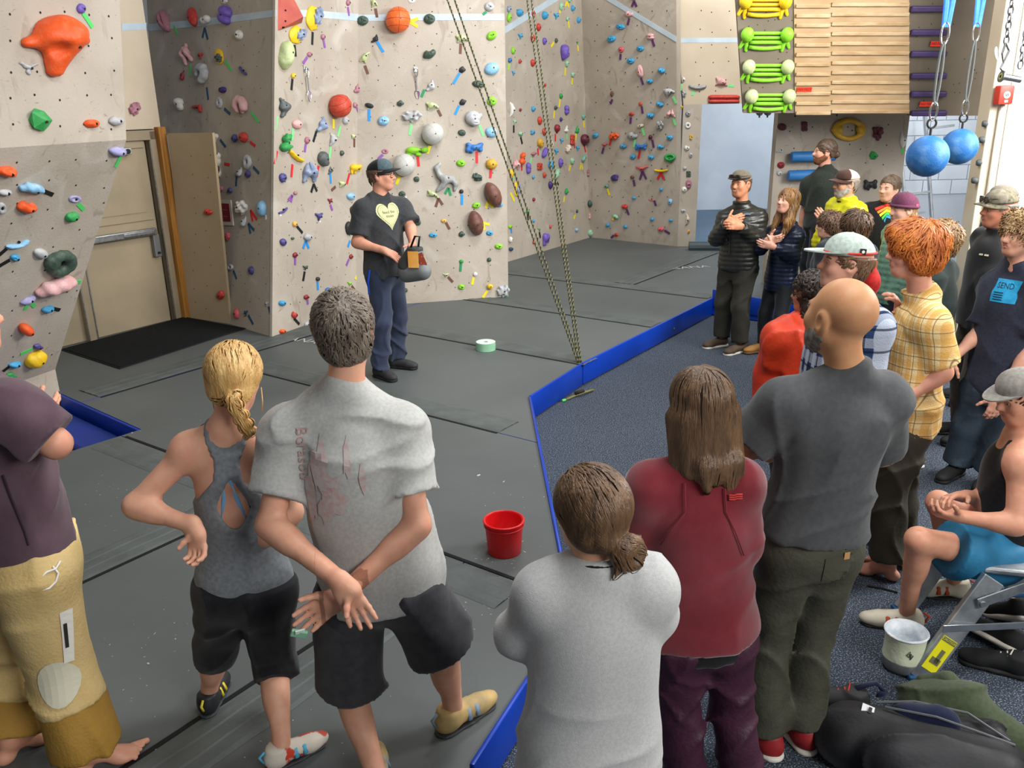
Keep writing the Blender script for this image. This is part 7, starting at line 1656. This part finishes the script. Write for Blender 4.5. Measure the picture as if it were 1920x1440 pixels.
p.hair(hairm('brown_short'), .008, 'short', strands=100, nape=-.06, sider=-.02, capz=.045); vm = cloth('visor_taupe', '6e6557'); p.cap(vm, cloth('visor_black', '1e1e20'), None, -2, .055, flat=True); g_ = p.glasses(M('frame_dark', '1b1714', .3), M('lens_brown', '2c1c12', .15, spec=.8), z=.068, name='sunglasses', y=.112, big=1.2)
for q in 'lr': p.shoe(q, M('shoe_brown', '5a4a3a', .7, '453829', 10), white_sole, mdark)
# ------------------------------------------------------------ navy puffer woman
p = Person('woman in navy puffer jacket with long wavy hair and arms folded', onz(1441, 655, 0), 112, 1.67, dict(head=('p', 1476, 378, -.02), neck=('p', 1480, 424, 0), pelvis=('p', 1464, 528, 0), lsh=('p', 1493, 442, -.08), rsh=('p', 1452, 436, .1), lel=('p', 1488, 482, -.14), lwr=('p', 1448, 462, -.2), rel=('p', 1424, 466, -.02), rwr=('p', 1440, 450, -.16), lan=('z', 1462, 655, .085), ran=('z', 1428, 645, .085)), sw=.92, bd=.95, vox=.014, skin='d9a58e', head=(6, 6, 0), footyaw=(5, 5))
p.hand('l', p.Rw.T@V3(-.8, 0, .2), p.Rw.T@V3(0, .8, .2), .4); p.hand('r', p.Rw.T@V3(.5, -.3, .1), p.Rw.T@V3(0, .8, .2), .5); p.build_body(.006); p.face('4a3a2c', '6a4a32', 'b5645c')
p.shirt(puf('navy', '10182c', '1c2842'), 'puffer_jacket', e=.032, hem=-.09, sleeve=1.9, se=.025, drape=.012, disp=quilt(.004, .04, 95), neck=.06, neckt=.5, collar=.04, vox=.011)
p.trousers(cloth('black_jeans', '15171b', '1c1f25', .7), e=.012, upto=1.98, waist=.04, disp=wrk(.003, 40, 96)); lw = hairm('wavy', '5a3f26', 'a97b45', 22)
lk = [cone(p.H(sx*.07, -.03, -.03), p.H(sx*.085, -.03+.05*(sx < 0), -.2), .04, .035, .03) for sx in (-1, 1)]+[cone(p.H(sx*.085, -.02, -.18), p.H(sx*.075, .04, -.34), .035, .016, .03) for sx in (-1, 1)]+[cone(p.H(0, -.08, -.04), p.H(0, -.10, -.25), .055, .03, .04)]
p.hair(lw, .017, 'long', lk, strands=700, flow=lambda q: np.stack([.25*np.sin(q[:, 2]*40), .2*np.cos(q[:, 2]*33), -1+0*q[:, 0]], 1), slen=.14, swid=.0028, front=.06, nape=-.09, disp=wrk(.005, 60, 97), jitter=.2, lift=.004, sider=-.06)
for q in 'lr': p.shoe(q, M('boot_tan', 'a87a3e', .6, '976a32', 8), M('sole_tan', '7a5a34', .7), None, 'boot')
# ------------------------------------------------------------ tall man
p = Person('tall man in dark green T-shirt with hair tied back and short beard', gb(1549, 263, 1.98, MH), 95, 1.78, dict(rsh=('p', 1517, 345, .08), lsh=('p', 1585, 345, -.08)), sw=1.05, vox=.016, skin='cf9a80', head=(-8, 2, 0))
p.build_body(.007); p.face('3a4a4a', '5a3e28', 'b06c5c'); p.shirt(cloth('forest_tee', '1d231d', '252b24'), e=.028, hem=-.08, sleeve=.75, se=.026, drape=.02, disp=wrk(.009, 28, 101))
p.trousers(cloth('dark_jeans'), e=.022, upto=1.97, waist=.05); hm2 = hairm('brown_tied', '3a2a1e', '5c4632'); p.hair(hm2, .012, 'short', [ell(p.H(0, -.125, -.02), np.array((.03, .035, .035))*p.k, p.Rh, .02)], strands=250, flow=lambda q: p.H(0, -.13, -.01)-q, slen=.06, nape=-.05, sider=-.03)
p.beard(M('beard_auburn', '7a4a2c', .9, '5e3822', 40), .006)
for q in 'lr': p.shoe(q, M('shoe_charcoal'), mshoe_sole)
# ------------------------------------------------------------ yellow jacket man
p = Person('grey-bearded man in bright yellow puffer jacket and brown trucker cap', gb(1592, 315, 1.80), 98, 1.78, dict(lel=('p', 1538, 455, -.15), lwr=('p', 1548, 420, -.22), rwr=('p', 1535, 425, -.05)), sw=1.05, bd=1.1, vox=.016, skin='cd9478', head=(-4, 0, 0))
p.hand('l', p.Rw.T@V3(-.4, 0, .6), p.Rw.T@V3(0, .8, .2), .4); p.build_body(.0065); p.face('4a4a4a', '8a7a6c', 'b06c5c')
p.shirt(puf('yellow', 'c4c20c', 'dcd820'), 'puffer_jacket', e=.04, hem=-.06, sleeve=1.9, se=.03, drape=.015, disp=quilt(.0045, .05, 111), neck=.10, neckt=.4, collar=.06)
p.trousers(cloth('dark_jeans'), e=.022, upto=1.97, waist=.05); p.hair(hairm('grey_short', '6a625a', '938b82'), .008, 'short', strands=120, nape=-.06, sider=-.02, capz=.04); p.beard(M('beard_white', 'b9b2aa', .9, '8d857c', 40), .006)
p.cap(cloth('cap_cream', 'd5ccb6'), cloth('cap_brown', '4a3028'), cloth('cap_brown'), 0, .05); p.glasses(M('frame_silver', '8d8d90', .3, metal=.6))
V, F = surface([ell(p.J['neck']+p.Rt@V3(0, .02, .01), (.075, .075, .05), None, 0)], .012); mesh_obj('black_collar', V, F, cloth('black_knit'), p.root, True)
b = MB(); c = p.C(.02, .1, .03); b.box(c, (.035, .006, .02), p.Rh, .002); b.build('cap_badge', M('badge_pink', 'c86a6a', .7), p.root)
for q in 'lr': p.shoe(q, M('shoe_charcoal'), mshoe_sole)
# ------------------------------------------------------------ hoodie woman
p = Person('woman in black hoodie with rainbow print and hair pulled back', gb(1672, 326, 1.72), 142, 1.70, dict(), sw=.95, vox=.016, skin='d3a48c', head=(-22, 0, 0))
p.build_body(.0065); p.face('3c3026', '5c4836', 'b46a64'); p.shirt(cloth('black_hoodie', '121214', '1a1a1d'), 'hoodie', e=.035, hem=-.08, sleeve=1.95, se=.03, disp=wrk(.006, 26, 121), neck=.06, neckt=.3, collar=.04)
for i, (col, dy_) in enumerate((('d8382c', .06), ('e88a2a', .035), ('e8d02a', .01), ('4ac04a', -.015), ('2a8ab8', -.04))):
    pol = [(-.10+.02*i, dy_), (.0, dy_+.05), (.10, dy_+.02), (.10, dy_-.0), (.0, dy_+.028), (-.09+.02*i, dy_-.02)]; V, F = grid_fill(pol, .03); p.decal(V[:, :2], F, p.hit(1662, 405)[0], p.Rw.T@V3(-.3, -1, 0), V3(0, 0, 1), M('rainbow_'+col, col, .8), p.shirtp, 'rainbow_print')
p.trousers(cloth('dark_jeans'), e=.022, upto=1.97, waist=.05); p.hair(hairm('mouse_brown', '4e3d2e', '7a6450'), .011, 'long', [ell(p.H(.06, -.06, -.08), np.array((.035, .035, .06))*p.k, p.Rh, .02)], strands=250, flow=lambda q: p.H(.0, -.11, -.05)-q, slen=.08, front=.06, nape=-.05)
for q in 'lr': p.shoe(q, M('shoe_charcoal'), mshoe_sole)
# ------------------------------------------------------------ beanie woman
p = Person('woman in plum beanie and sage green puffer jacket', gb(1702, 360, 1.70), 92, 1.68, dict(), sw=.98, bd=1.05, vox=.016, skin='d6a48c', head=(4, -4, 0))
p.build_body(.0065); p.face('4a4a44', '7a6250', 'b87068'); p.shirt(puf('sage', '5f8a74', '7aa38c'), 'puffer_jacket', e=.04, hem=-.08, sleeve=1.95, se=.03, disp=quilt(.0045, .05, 131), neck=.09, neckt=.3, collar=.06)
p.trousers(cloth('dark_jeans'), e=.022, upto=1.97, waist=.05); p.hair(hairm('light_brown', '7a5c3e', 'a5835c'), .012, 'long', [cone(p.H(-.06, -.05, -.05), p.H(-.07, -.03, -.13), .03, .015, .02), cone(p.H(.06, -.05, -.05), p.H(.07, -.03, -.13), .03, .015, .02)], strands=150, slen=.06, capz=.02)
o_ = p.cap(cloth('beanie', '5a2e44', '6a3850', .9, 90), cloth('beanie'), None, 8, .03, brim=False, r=(.092, .112, .104), name='beanie'); b = MB(); b.tube([p.C(.093*math.sin(t), .113*math.cos(t), -.006) for t in np.linspace(0, 6.2832, 33)], .012, 7, False); b.build('ribbed_cuff', cloth('beanie'), o_, True)
b = MB(); b.box(p.C(-.085, -.055, .004), (.006, .02, .03), p.Rh); b.build('cuff_label', M('label_pink', 'd8587a', .7), o_)
for q in 'lr': p.shoe(q, M('shoe_charcoal'), mshoe_sole)
# ------------------------------------------------------------ two brown-haired children
for i, (x, y, zt, yw, lb, c1, c2, jk) in enumerate(((1558, 396, 1.50, 55, 'tousled brown-haired child beside the yellow-jacketed man', '4b3424', '74543a', '2c3038'), (1606, 394, 1.62, 30, 'straight dark-brown-haired child in front of the hooded woman', '3c2a1e', '66492f', '26303c'))):
    p = Person(lb, gb(x, y, zt), yw, zt-.02, dict(), sw=.95, vox=.018, skin='d6a68c', head=(20-15*i, 0, 0)); p.build_body(.008); p.shirt(cloth('kid_jacket%d' % i, jk), 'jacket', e=.03, hem=-.06, sleeve=1.95, se=.026, disp=wrk(.005, 26, 140+i), neck=.05, neckt=.2, collar=.04); p.trousers(cloth('dark_jeans'), e=.022, upto=1.97, waist=.05)
    p.hair(hairm('kid%d' % i, c1, c2), .024, 'long', strands=800, slen=.07, swid=.0028, disp=wrk(.005, 60, 142+i), jitter=.7 if i == 0 else .35, lift=.004, lend=.015, front=.03, nape=-.08, crown=(0, -.05, .12))
    for q in 'lr': p.shoe(q, M('shoe_charcoal'), mshoe_sole)
# ------------------------------------------------------------ person behind the red-haired boy
p = Person('sandy-haired person in dark green shirt behind the red-haired boy', gb(1768, 415, 1.68), 50, 1.66, dict(), sw=1.0, vox=.017, skin='d6a68c', head=(0, 0, 0)); p.build_body(.008); p.shirt(cloth('spruce', '1c2a28', '24322f'), 'shirt', e=.03, hem=-.06, sleeve=1.9, se=.026, disp=wrk(.006, 26, 151), neck=.04, collar=.03)
p.trousers(cloth('dark_jeans'), e=.022, upto=1.97, waist=.05); p.hair(hairm('sandy', '7a5a38', 'a8865a'), .024, 'long', strands=700, slen=.06, swid=.0028, disp=wrk(.005, 60, 152), jitter=.7, lift=.004, lend=.014, nape=-.075, front=.04)
for q in 'lr': p.shoe(q, M('shoe_tanlow', 'b49a70', .7), white_sole)
# ------------------------------------------------------------ person with taupe cap at the back
p = Person('person in taupe cap and navy jacket behind the man with sunglasses', gb(1886, 346, 1.76), 80, 1.75, dict(), sw=1.0, vox=.018, skin='c98e74', head=(6, 0, 0)); p.build_body(.009); p.shirt(cloth('navy_jacket', '121a30', '18223c'), 'jacket', e=.04, hem=-.08, sleeve=1.95, se=.035, disp=wrk(.006, 26, 161), neck=.05, collar=.05)
p.trousers(cloth('brown_trousers', '4a4236'), e=.022, upto=1.97, waist=.05); p.hair(hairm('brown_short'), .008, 'short', strands=0, capz=.04); tc_ = cloth('cap_taupe', '847c6e'); p.cap(tc_, tc_, None, 0, .05)
for q in 'lr': p.shoe(q, M('shoe_charcoal'), mshoe_sole)
# ------------------------------------------------------------ man in mottled cap
p = Person('man in mottled cap with sunglasses on it and black jacket', gb(1882, 358, 1.80), 84, 1.80, dict(lsh=('p', 1862, 520, -.14)), sw=1.05, bd=1.1, vox=.016, skin='c58468', head=(4, 0, 0)); p.build_body(.007); p.face('3c3026', '7a6250', 'a8665a')
p.shirt(cloth('black_softshell', '101113', '16171a', .6), 'jacket', e=.04, hem=-.1, sleeve=1.95, se=.034, drape=.02, disp=wrk(.007, 24, 171), neck=.09, neckt=.3, collar=.06); p.trousers(cloth('brown_trousers'), e=.026, upto=1.97, waist=.05, disp=wrk(.006, 30, 172))
p.hair(hairm('grey_short'), .008, 'short', strands=60, nape=-.06, capz=.04); cmm = M('cap_mottled', '7d7660', .9, '5a5a4c', 40, lo=.42, hi=.58); p.cap(cmm, cmm, M('cap_front_grey', '8d8674', .9, '6e685a', 30), 0, .05); p.glasses(M('frame_dark'), M('lens_brown'), z=.066, name='sunglasses', y=.112, big=1.15); p.shirtd = None
for w0 in (0, 1): V, F = grid_fill([(-.035+w0*.04, -.006), (-.005+w0*.04, -.006), (-.005+w0*.04, .006), (-.035+w0*.04, .006)], .02); p.decal(V[:, :2], F, *p.hit(1845, 478), V3(0, 0, 1), M('chest_stitch', 'c8c4a8', .8), p.shirtp, 'chest_lettering', None, .006)
for q in 'lr': p.shoe(q, M('shoe_blackhike', '1e1e1e', .7), mshoe_sole, mdark)
# ------------------------------------------------------------ curly blond boy
p = Person('curly blond boy in navy T-shirt with bright blue ticket print', gb(1905, 389, 1.78), 130, 1.76, dict(rsh=('p', 1868, 535, .12), rel=('p', 1836, 625, .1), rwr=('p', 1786, 672, -.02), neck=('p', 1908, 492, 0), pelvis=('p', 1872, 730, 0), lsh=('p', 1945, 535, -.12), lel=('p', 1935, 650, -.15), lwr=('p', 1872, 745, -.22)), sw=.95, bd=.95, vox=.014, skin='dba68c', head=(-24, 2, 0), footyaw=(5, 5))
p.hand('l', p.Rw.T@V3(-.25, -.1, -1), p.Rw.T@V3(.2, .8, 0), .5); p.hand('r', p.Rw.T@V3(-.5, 0, -.8), p.Rw.T@V3(.5, .4, 0), .5); p.build_body(.0055); p.face('5a6a70', '9a7440', 'b86e64')
p.shirt(cloth('navy_tee', '2c3040', '343848'), e=.034, hem=-.05, sleeve=.8, se=.03, drape=.03, vox=.0105, disp=wrk(.010, 28, 181)); dc, dnv = p.hit(1884, 546); dnv = nrm(dnv*V3(1, 1, .3)+.4*(p.Rw.T@V3(-.4, -1, 0)))
pol = [(-.075, -.07), (.07, -.07), (.075, -.03), (.068, 0), (.075, .02), (.09, .07), (-.06, .07), (-.065, .02), (-.075, -.01)]; V, F = grid_fill(pol, .02); p.decal(V[:, :2], F, dc, dnv, V3(.0, 0, 1), M('ticket_blue', '1893c8', .7, '2aa6d8', 30), p.shirtp, 'ticket_print')
V, F = text_mesh('SEND', .05); p.decal(V[:, :2]*np.array((.8, 1))+np.array((-.002, .03)), F, dc, dnv, V3(0, 0, 1), M('ticket_ink', '0c2f48', .7), p.shirtp, 'ticket_lettering', None, .0045)
for k_ in range(4): V, F = grid_fill([(-.06, -.015-.014*k_), (-.005, -.015-.014*k_), (-.005, -.009-.014*k_), (-.06, -.009-.014*k_)], .02); p.decal(V[:, :2], F, dc, dnv, V3(0, 0, 1), M('ticket_ink'), p.shirtp, 'ticket_line', None, .0045)
p.trousers(M('cloth_chalkyjeans', '2b3946', .8, '5c6a74', 6, 6, .2, 60, lo=.5, hi=.8), e=.04, upto=1.97, flare=.02, waist=.05, disp=wrk(.007, 30, 182))
p.hair(hairm('blond_curl', '8a6a42', 'c9a878', 30), .028, 'long', [ell(p.H(0, .04, .10), np.array((.07, .05, .04))*p.k, p.Rh, .02)], strands=1500, slen=.04, swid=.0026, disp=wrk(.006, 80, 183), jitter=1.1, lift=.005, lend=.016, nape=-.06, front=.07, sider=.02)
b = MB(); wr = p.J['rwr']; dd3 = nrm(p.J['rwr']-p.J['rel']); b.tube([wr-dd3*.02+frame_from(dd3)@V3(.03*math.cos(t), .03*math.sin(t), 0) for t in np.linspace(0, 6.2832, 21)], .009, 6, False, 1.); b.build('wristband', M('band_magenta', 'c0287a', .6), p.root, True)
for q in 'lr': p.shoe(q, M('shoe_blackhike'), mshoe_sole, mdark)
# ------------------------------------------------------------ seated boy
p = Person('boy in black tank and blue shorts sitting on the step stool', onz(1840, 1190, 0), 88, 1.74, dict(pelvis=('p', 1880, 1020, .05), neck=('p', 1905, 820, .05), head=('p', 1915, 742, .03), lhip=('p', 1870, 1045, -.04), rhip=('p', 1868, 1010, .14), lkn=('p', 1722, 1012, -.10), rkn=('p', 1760, 942, .22), lan=('z', 1700, 1150, .085), ran=('z', 1790, 1092, .085),
    lsh=('p', 1912, 870, -.13), rsh=('p', 1895, 850, .2), lel=('p', 1905, 985, -.22), lwr=('p', 1800, 968, -.15), rel=('p', 1870, 945, .22), rwr=('p', 1812, 930, .08)), sw=.95, bd=.95, vox=.013, skin='d9a083', head=(8, -14, 0), sit=True, footyaw=(-14, 6))
p.hand('l', p.Rw.T@V3(-.9, 0, .12), p.Rw.T@V3(0, .5, .8), .75); p.hand('r', p.Rw.T@V3(-.9, -.2, .1), p.Rw.T@V3(0, -.4, -.8), .6); p.body += p.torso(-.004); p.build_body(.0055); p.face('4a3a2c', '4a3424', 'b06a5c')
J, k, Rt = p.J, p.k, p.Rt; nk = J['neck']
def tank2(X, Y, Z):
    q = (np.stack([X-nk[0], Y-nk[1], Z-nk[2]], -1)@Rt)/k; return (np.abs(q[..., 0])-np.interp(q[..., 2], [-.4, -.25, -.14, -.02, .05], [.3, .22, .10, .09, .085]))*k
cl = [(nk+Rt[:, 2]*.02, Rt[:, 2]), (J['pelvis']-Rt[:, 2]*.07, -Rt[:, 2])]; P = p.torso(.012, clip=cl); V, F = surface(P, .010, gfun=tank2, disp=wrk(.004, 30, 191)); mesh_obj('tank_top', V, F, cloth('black_tank', '131315', '1a1a1d'), p.root, True)
p.trousers(M('cloth_blueshorts', '1f6a92', .7, '2a7aa4', 8, 4, .2, 60), 'shorts', e=.035, upto=.62, flare=.025, waist=.05, vox=.010, disp=wrk(.011, 30, 192))
p.hair(hairm('dark_curl', '2e2119', '5a4230'), .010, 'long', [ell(p.H(0, -.07, -.04), np.array((.075, .05, .05))*p.k, p.Rh, .02)], strands=400, slen=.05, swid=.003, disp=wrk(.006, 80, 193), jitter=.7, lift=.005, nape=-.075, front=.05, sider=.0, capz=.035); cg_ = cloth('cap_grey', '9a968e'); p.cap(cg_, cg_, None, -4, .045, flat=True)
so_ = M('shoe_offwhite', 'cbc5b2', .6, 'bdb6a2', 16)
for q in 'lr': p.shoe(q, so_, M('sole_black'), M('strap_rust', 'b0481e', .6), 'climb')
# ============================================================ things lying on the carpet
def pile(name, label, cat, px_, py_, prims, mat, vox=.012, disp=None, rz=0.):
    q = onz(px_, py_, 0); o = empty(name, q, math.radians(rz)); V, F = surface(prims, vox, disp=disp, gfun=lambda X, Y, Z: -Z); mesh_obj('body', V, F, mat, o, True); return tag(o, label, cat), q
mbp = M('backpack_black', '16171a', .6, '1f2024', 8, 4, .15, 60)
bp_, q = pile('backpack', 'open black backpack lying on the carpet beside the green hoodie', 'backpack', 1716, 1424, [cone(V3(-.24, .0, .08), V3(.2, -.03, .08), .14, .16, .06, (V3(0, 0, 1), .75)), cone(V3(-.1, -.15, .1), V3(.2, -.2, .1), .13, .13, .06), ell(V3(-.22, .04, .1), (.1, .1, .09), None, .05), ell(V3(.1, .05, .19), (.2, .07, .05), rotm(-18), .03, (), True)], mbp, .009, wrk(.013, 30, 201), -10)
b = MB(); b.tube([V3(-.14, .10, .17), V3(.0, .10, .19), V3(.18, .06, .19), V3(.3, -.04, .16)], .005, 6); b.tube([V3(-.12, .05, .19), V3(.05, .0, .205), V3(.22, -.06, .19), V3(.31, -.06, .16)], .005, 6); b.build('zip', M('zip_grey', '55585c', .5), bp_)
b = MB(); b.box(V3(-.19, .02, .195), (.045, .04, .004), rotm(-20, 10, 10)); b.build('white_logo', M('logo_white', 'e0e2e4', .6), bp_); b = MB(); b.box(V3(-.185, .008, .2), (.012, .03, .004), rotm(-20, 10, 10)); b.build('logo_gap', mbp, bp_)
V, F = surface([cone(V3(-.04, .07, .15), V3(.1, .04, .15), .05, .06, .03)], .012, disp=wrk(.006, 40, 202)); mesh_obj('navy_lining', V, F, cloth('lining_navy', '101a3a'), bp_, True)
b = MB(); b.tube([V3(-.3, -.1, .03), V3(-.36, 0, .02), V3(-.33, .1, .03)], .016, 6, True, .4); b.build('shoulder_strap', mbp, bp_)
hd_, q = pile('green_hoodie', 'crumpled olive green hoodie spilling over the backpack', 'hoodie', 1800, 1370, [cone(V3(-.13, .1, .06), V3(.0, .02, .1), .09, .1, .06), cone(V3(.0, .02, .1), V3(.16, -.14, .05), .10, .07, .05), cone(V3(-.06, .12, .1), V3(-.02, .0, .13), .06, .07, .05), cone(V3(.05, -.04, .06), V3(.22, -.26, .03), .08, .05, .05), cone(V3(-.12, .0, .05), V3(-.02, -.12, .05), .07, .06, .05)], cloth('hoodie_green', '46503a', '3e4733'), .010, wrk(.016, 34, 203))
V, F = surface([cone(V3(-.1, .14, .13), V3(-.02, .1, .17), .035, .03, .02), cone(V3(-.02, .1, .17), V3(.03, .0, .16), .03, .03, .02)], .01, disp=wrk(.006, 40, 204)); mesh_obj('hood_fold', V, F, cloth('hoodie_green'), hd_, True)
def loose_shoe(px_, py_, rz, upper, sole, lace, label, tilt=(0, 0), z=0., kind='sneaker'):
    class S_: pass
    q = onz(px_, py_, 0); o = empty('loose_shoe', q, math.radians(rz)); s = Person.__new__(Person); s.J = {'lan': V3(0, 0, .085+z)}; s.k = 1.; s.footyaw = (0, 0); s.root = o
    m_ = s.shoe('l', upper, sole, lace, kind); o.rotation_euler = (math.radians(tilt[0]), math.radians(tilt[1]), math.radians(rz)); return tag(o, label, 'shoe')
ls = loose_shoe(1590, 1330, 74, M('shoe_greyblack', '2e2f31', .7), M('sole_black'), M('lace_red', 'd02a24', .6), 'dark trainer with red laces beside the backpack')
b = MB(); b.tube([V3(.0, -.02, .11), V3(.03, -.1, .13), V3(.0, -.14, .1), V3(-.03, -.1, .12)], .016, 6, True, .5); b.build('navy_tongue', cloth('lining_navy'), ls, True); b = MB(); b.tube([V3(.02, .15, .06), V3(.08, .22, .01), V3(.14, .3, .005)], .004, 5); b.build('trailing_lace', M('lace_red'), ls)
vb = M('canvas_black', '17181a', .8); wl = M('lace_white')
loose_shoe(1872, 1225, 30, vb, white_sole, wl, 'black canvas shoe with white laces under the step stool', (0, 35), .03); loose_shoe(1905, 1185, 10, vb, white_sole, wl, 'patterned black canvas shoe leaning under the stool', (-30, 20), .05); loose_shoe(1893, 1262, 60, vb, M('sole_black'), wl, 'flat black shoe on the carpet below the stool spreader')
db, q = pile('black_bag', 'small black bag with bright tags behind the olive trousers', 'bag', 1625, 1000, [cone(V3(0, 0, .1), V3(.02, .02, .3), .13, .1, .05), ell(V3(.05, .0, .1), (.14, .12, .12), None, .05)], mbp, .016, wrk(.008, 26, 205))
b = MB(); b.box(V3(.04, -.13, .27), (.03, .006, .05), rotm(0, 0, 10)); b.build('yellow_tag', M('tag_yellow', 'e0d02a', .6), db); b = MB(); b.box(V3(.075, -.125, .28), (.025, .006, .05), rotm(0, 0, 5)); b.build('pink_tag', M('tag_pink', 'd0307a', .6), db)
for i, (x, y, rz, lb) in enumerate(((1665, 850, 80, 'small dark trainer standing behind the olive trousers'),)): loose_shoe(x, y, rz, M('shoe_teal', '2c4a58', .7), M('sole_black'), None, lb)
b = MB(); q = onz(1655, 1105, 0); b.tube([V3(-.07, .03, .006), V3(0, 0, .006), V3(.06, -.04, .006)], .005, 5); o = b.build('cord_scrap', mdark); o.location = q; tag(o, 'thin black cord scrap lying by the bare foot', 'cord')
jk_, q = pile('pink_jacket', 'magenta jacket tied or held beside the plum trousers', 'jacket', 1385, 1345, [cone(V3(0, .1, .15), V3(.02, .1, .42), .05, .04, .04), cone(V3(-.03, .12, .1), V3(0, .1, .3), .05, .05, .04)], cloth('magenta', 'a01c5c'), .014, wrk(.008, 30, 206))
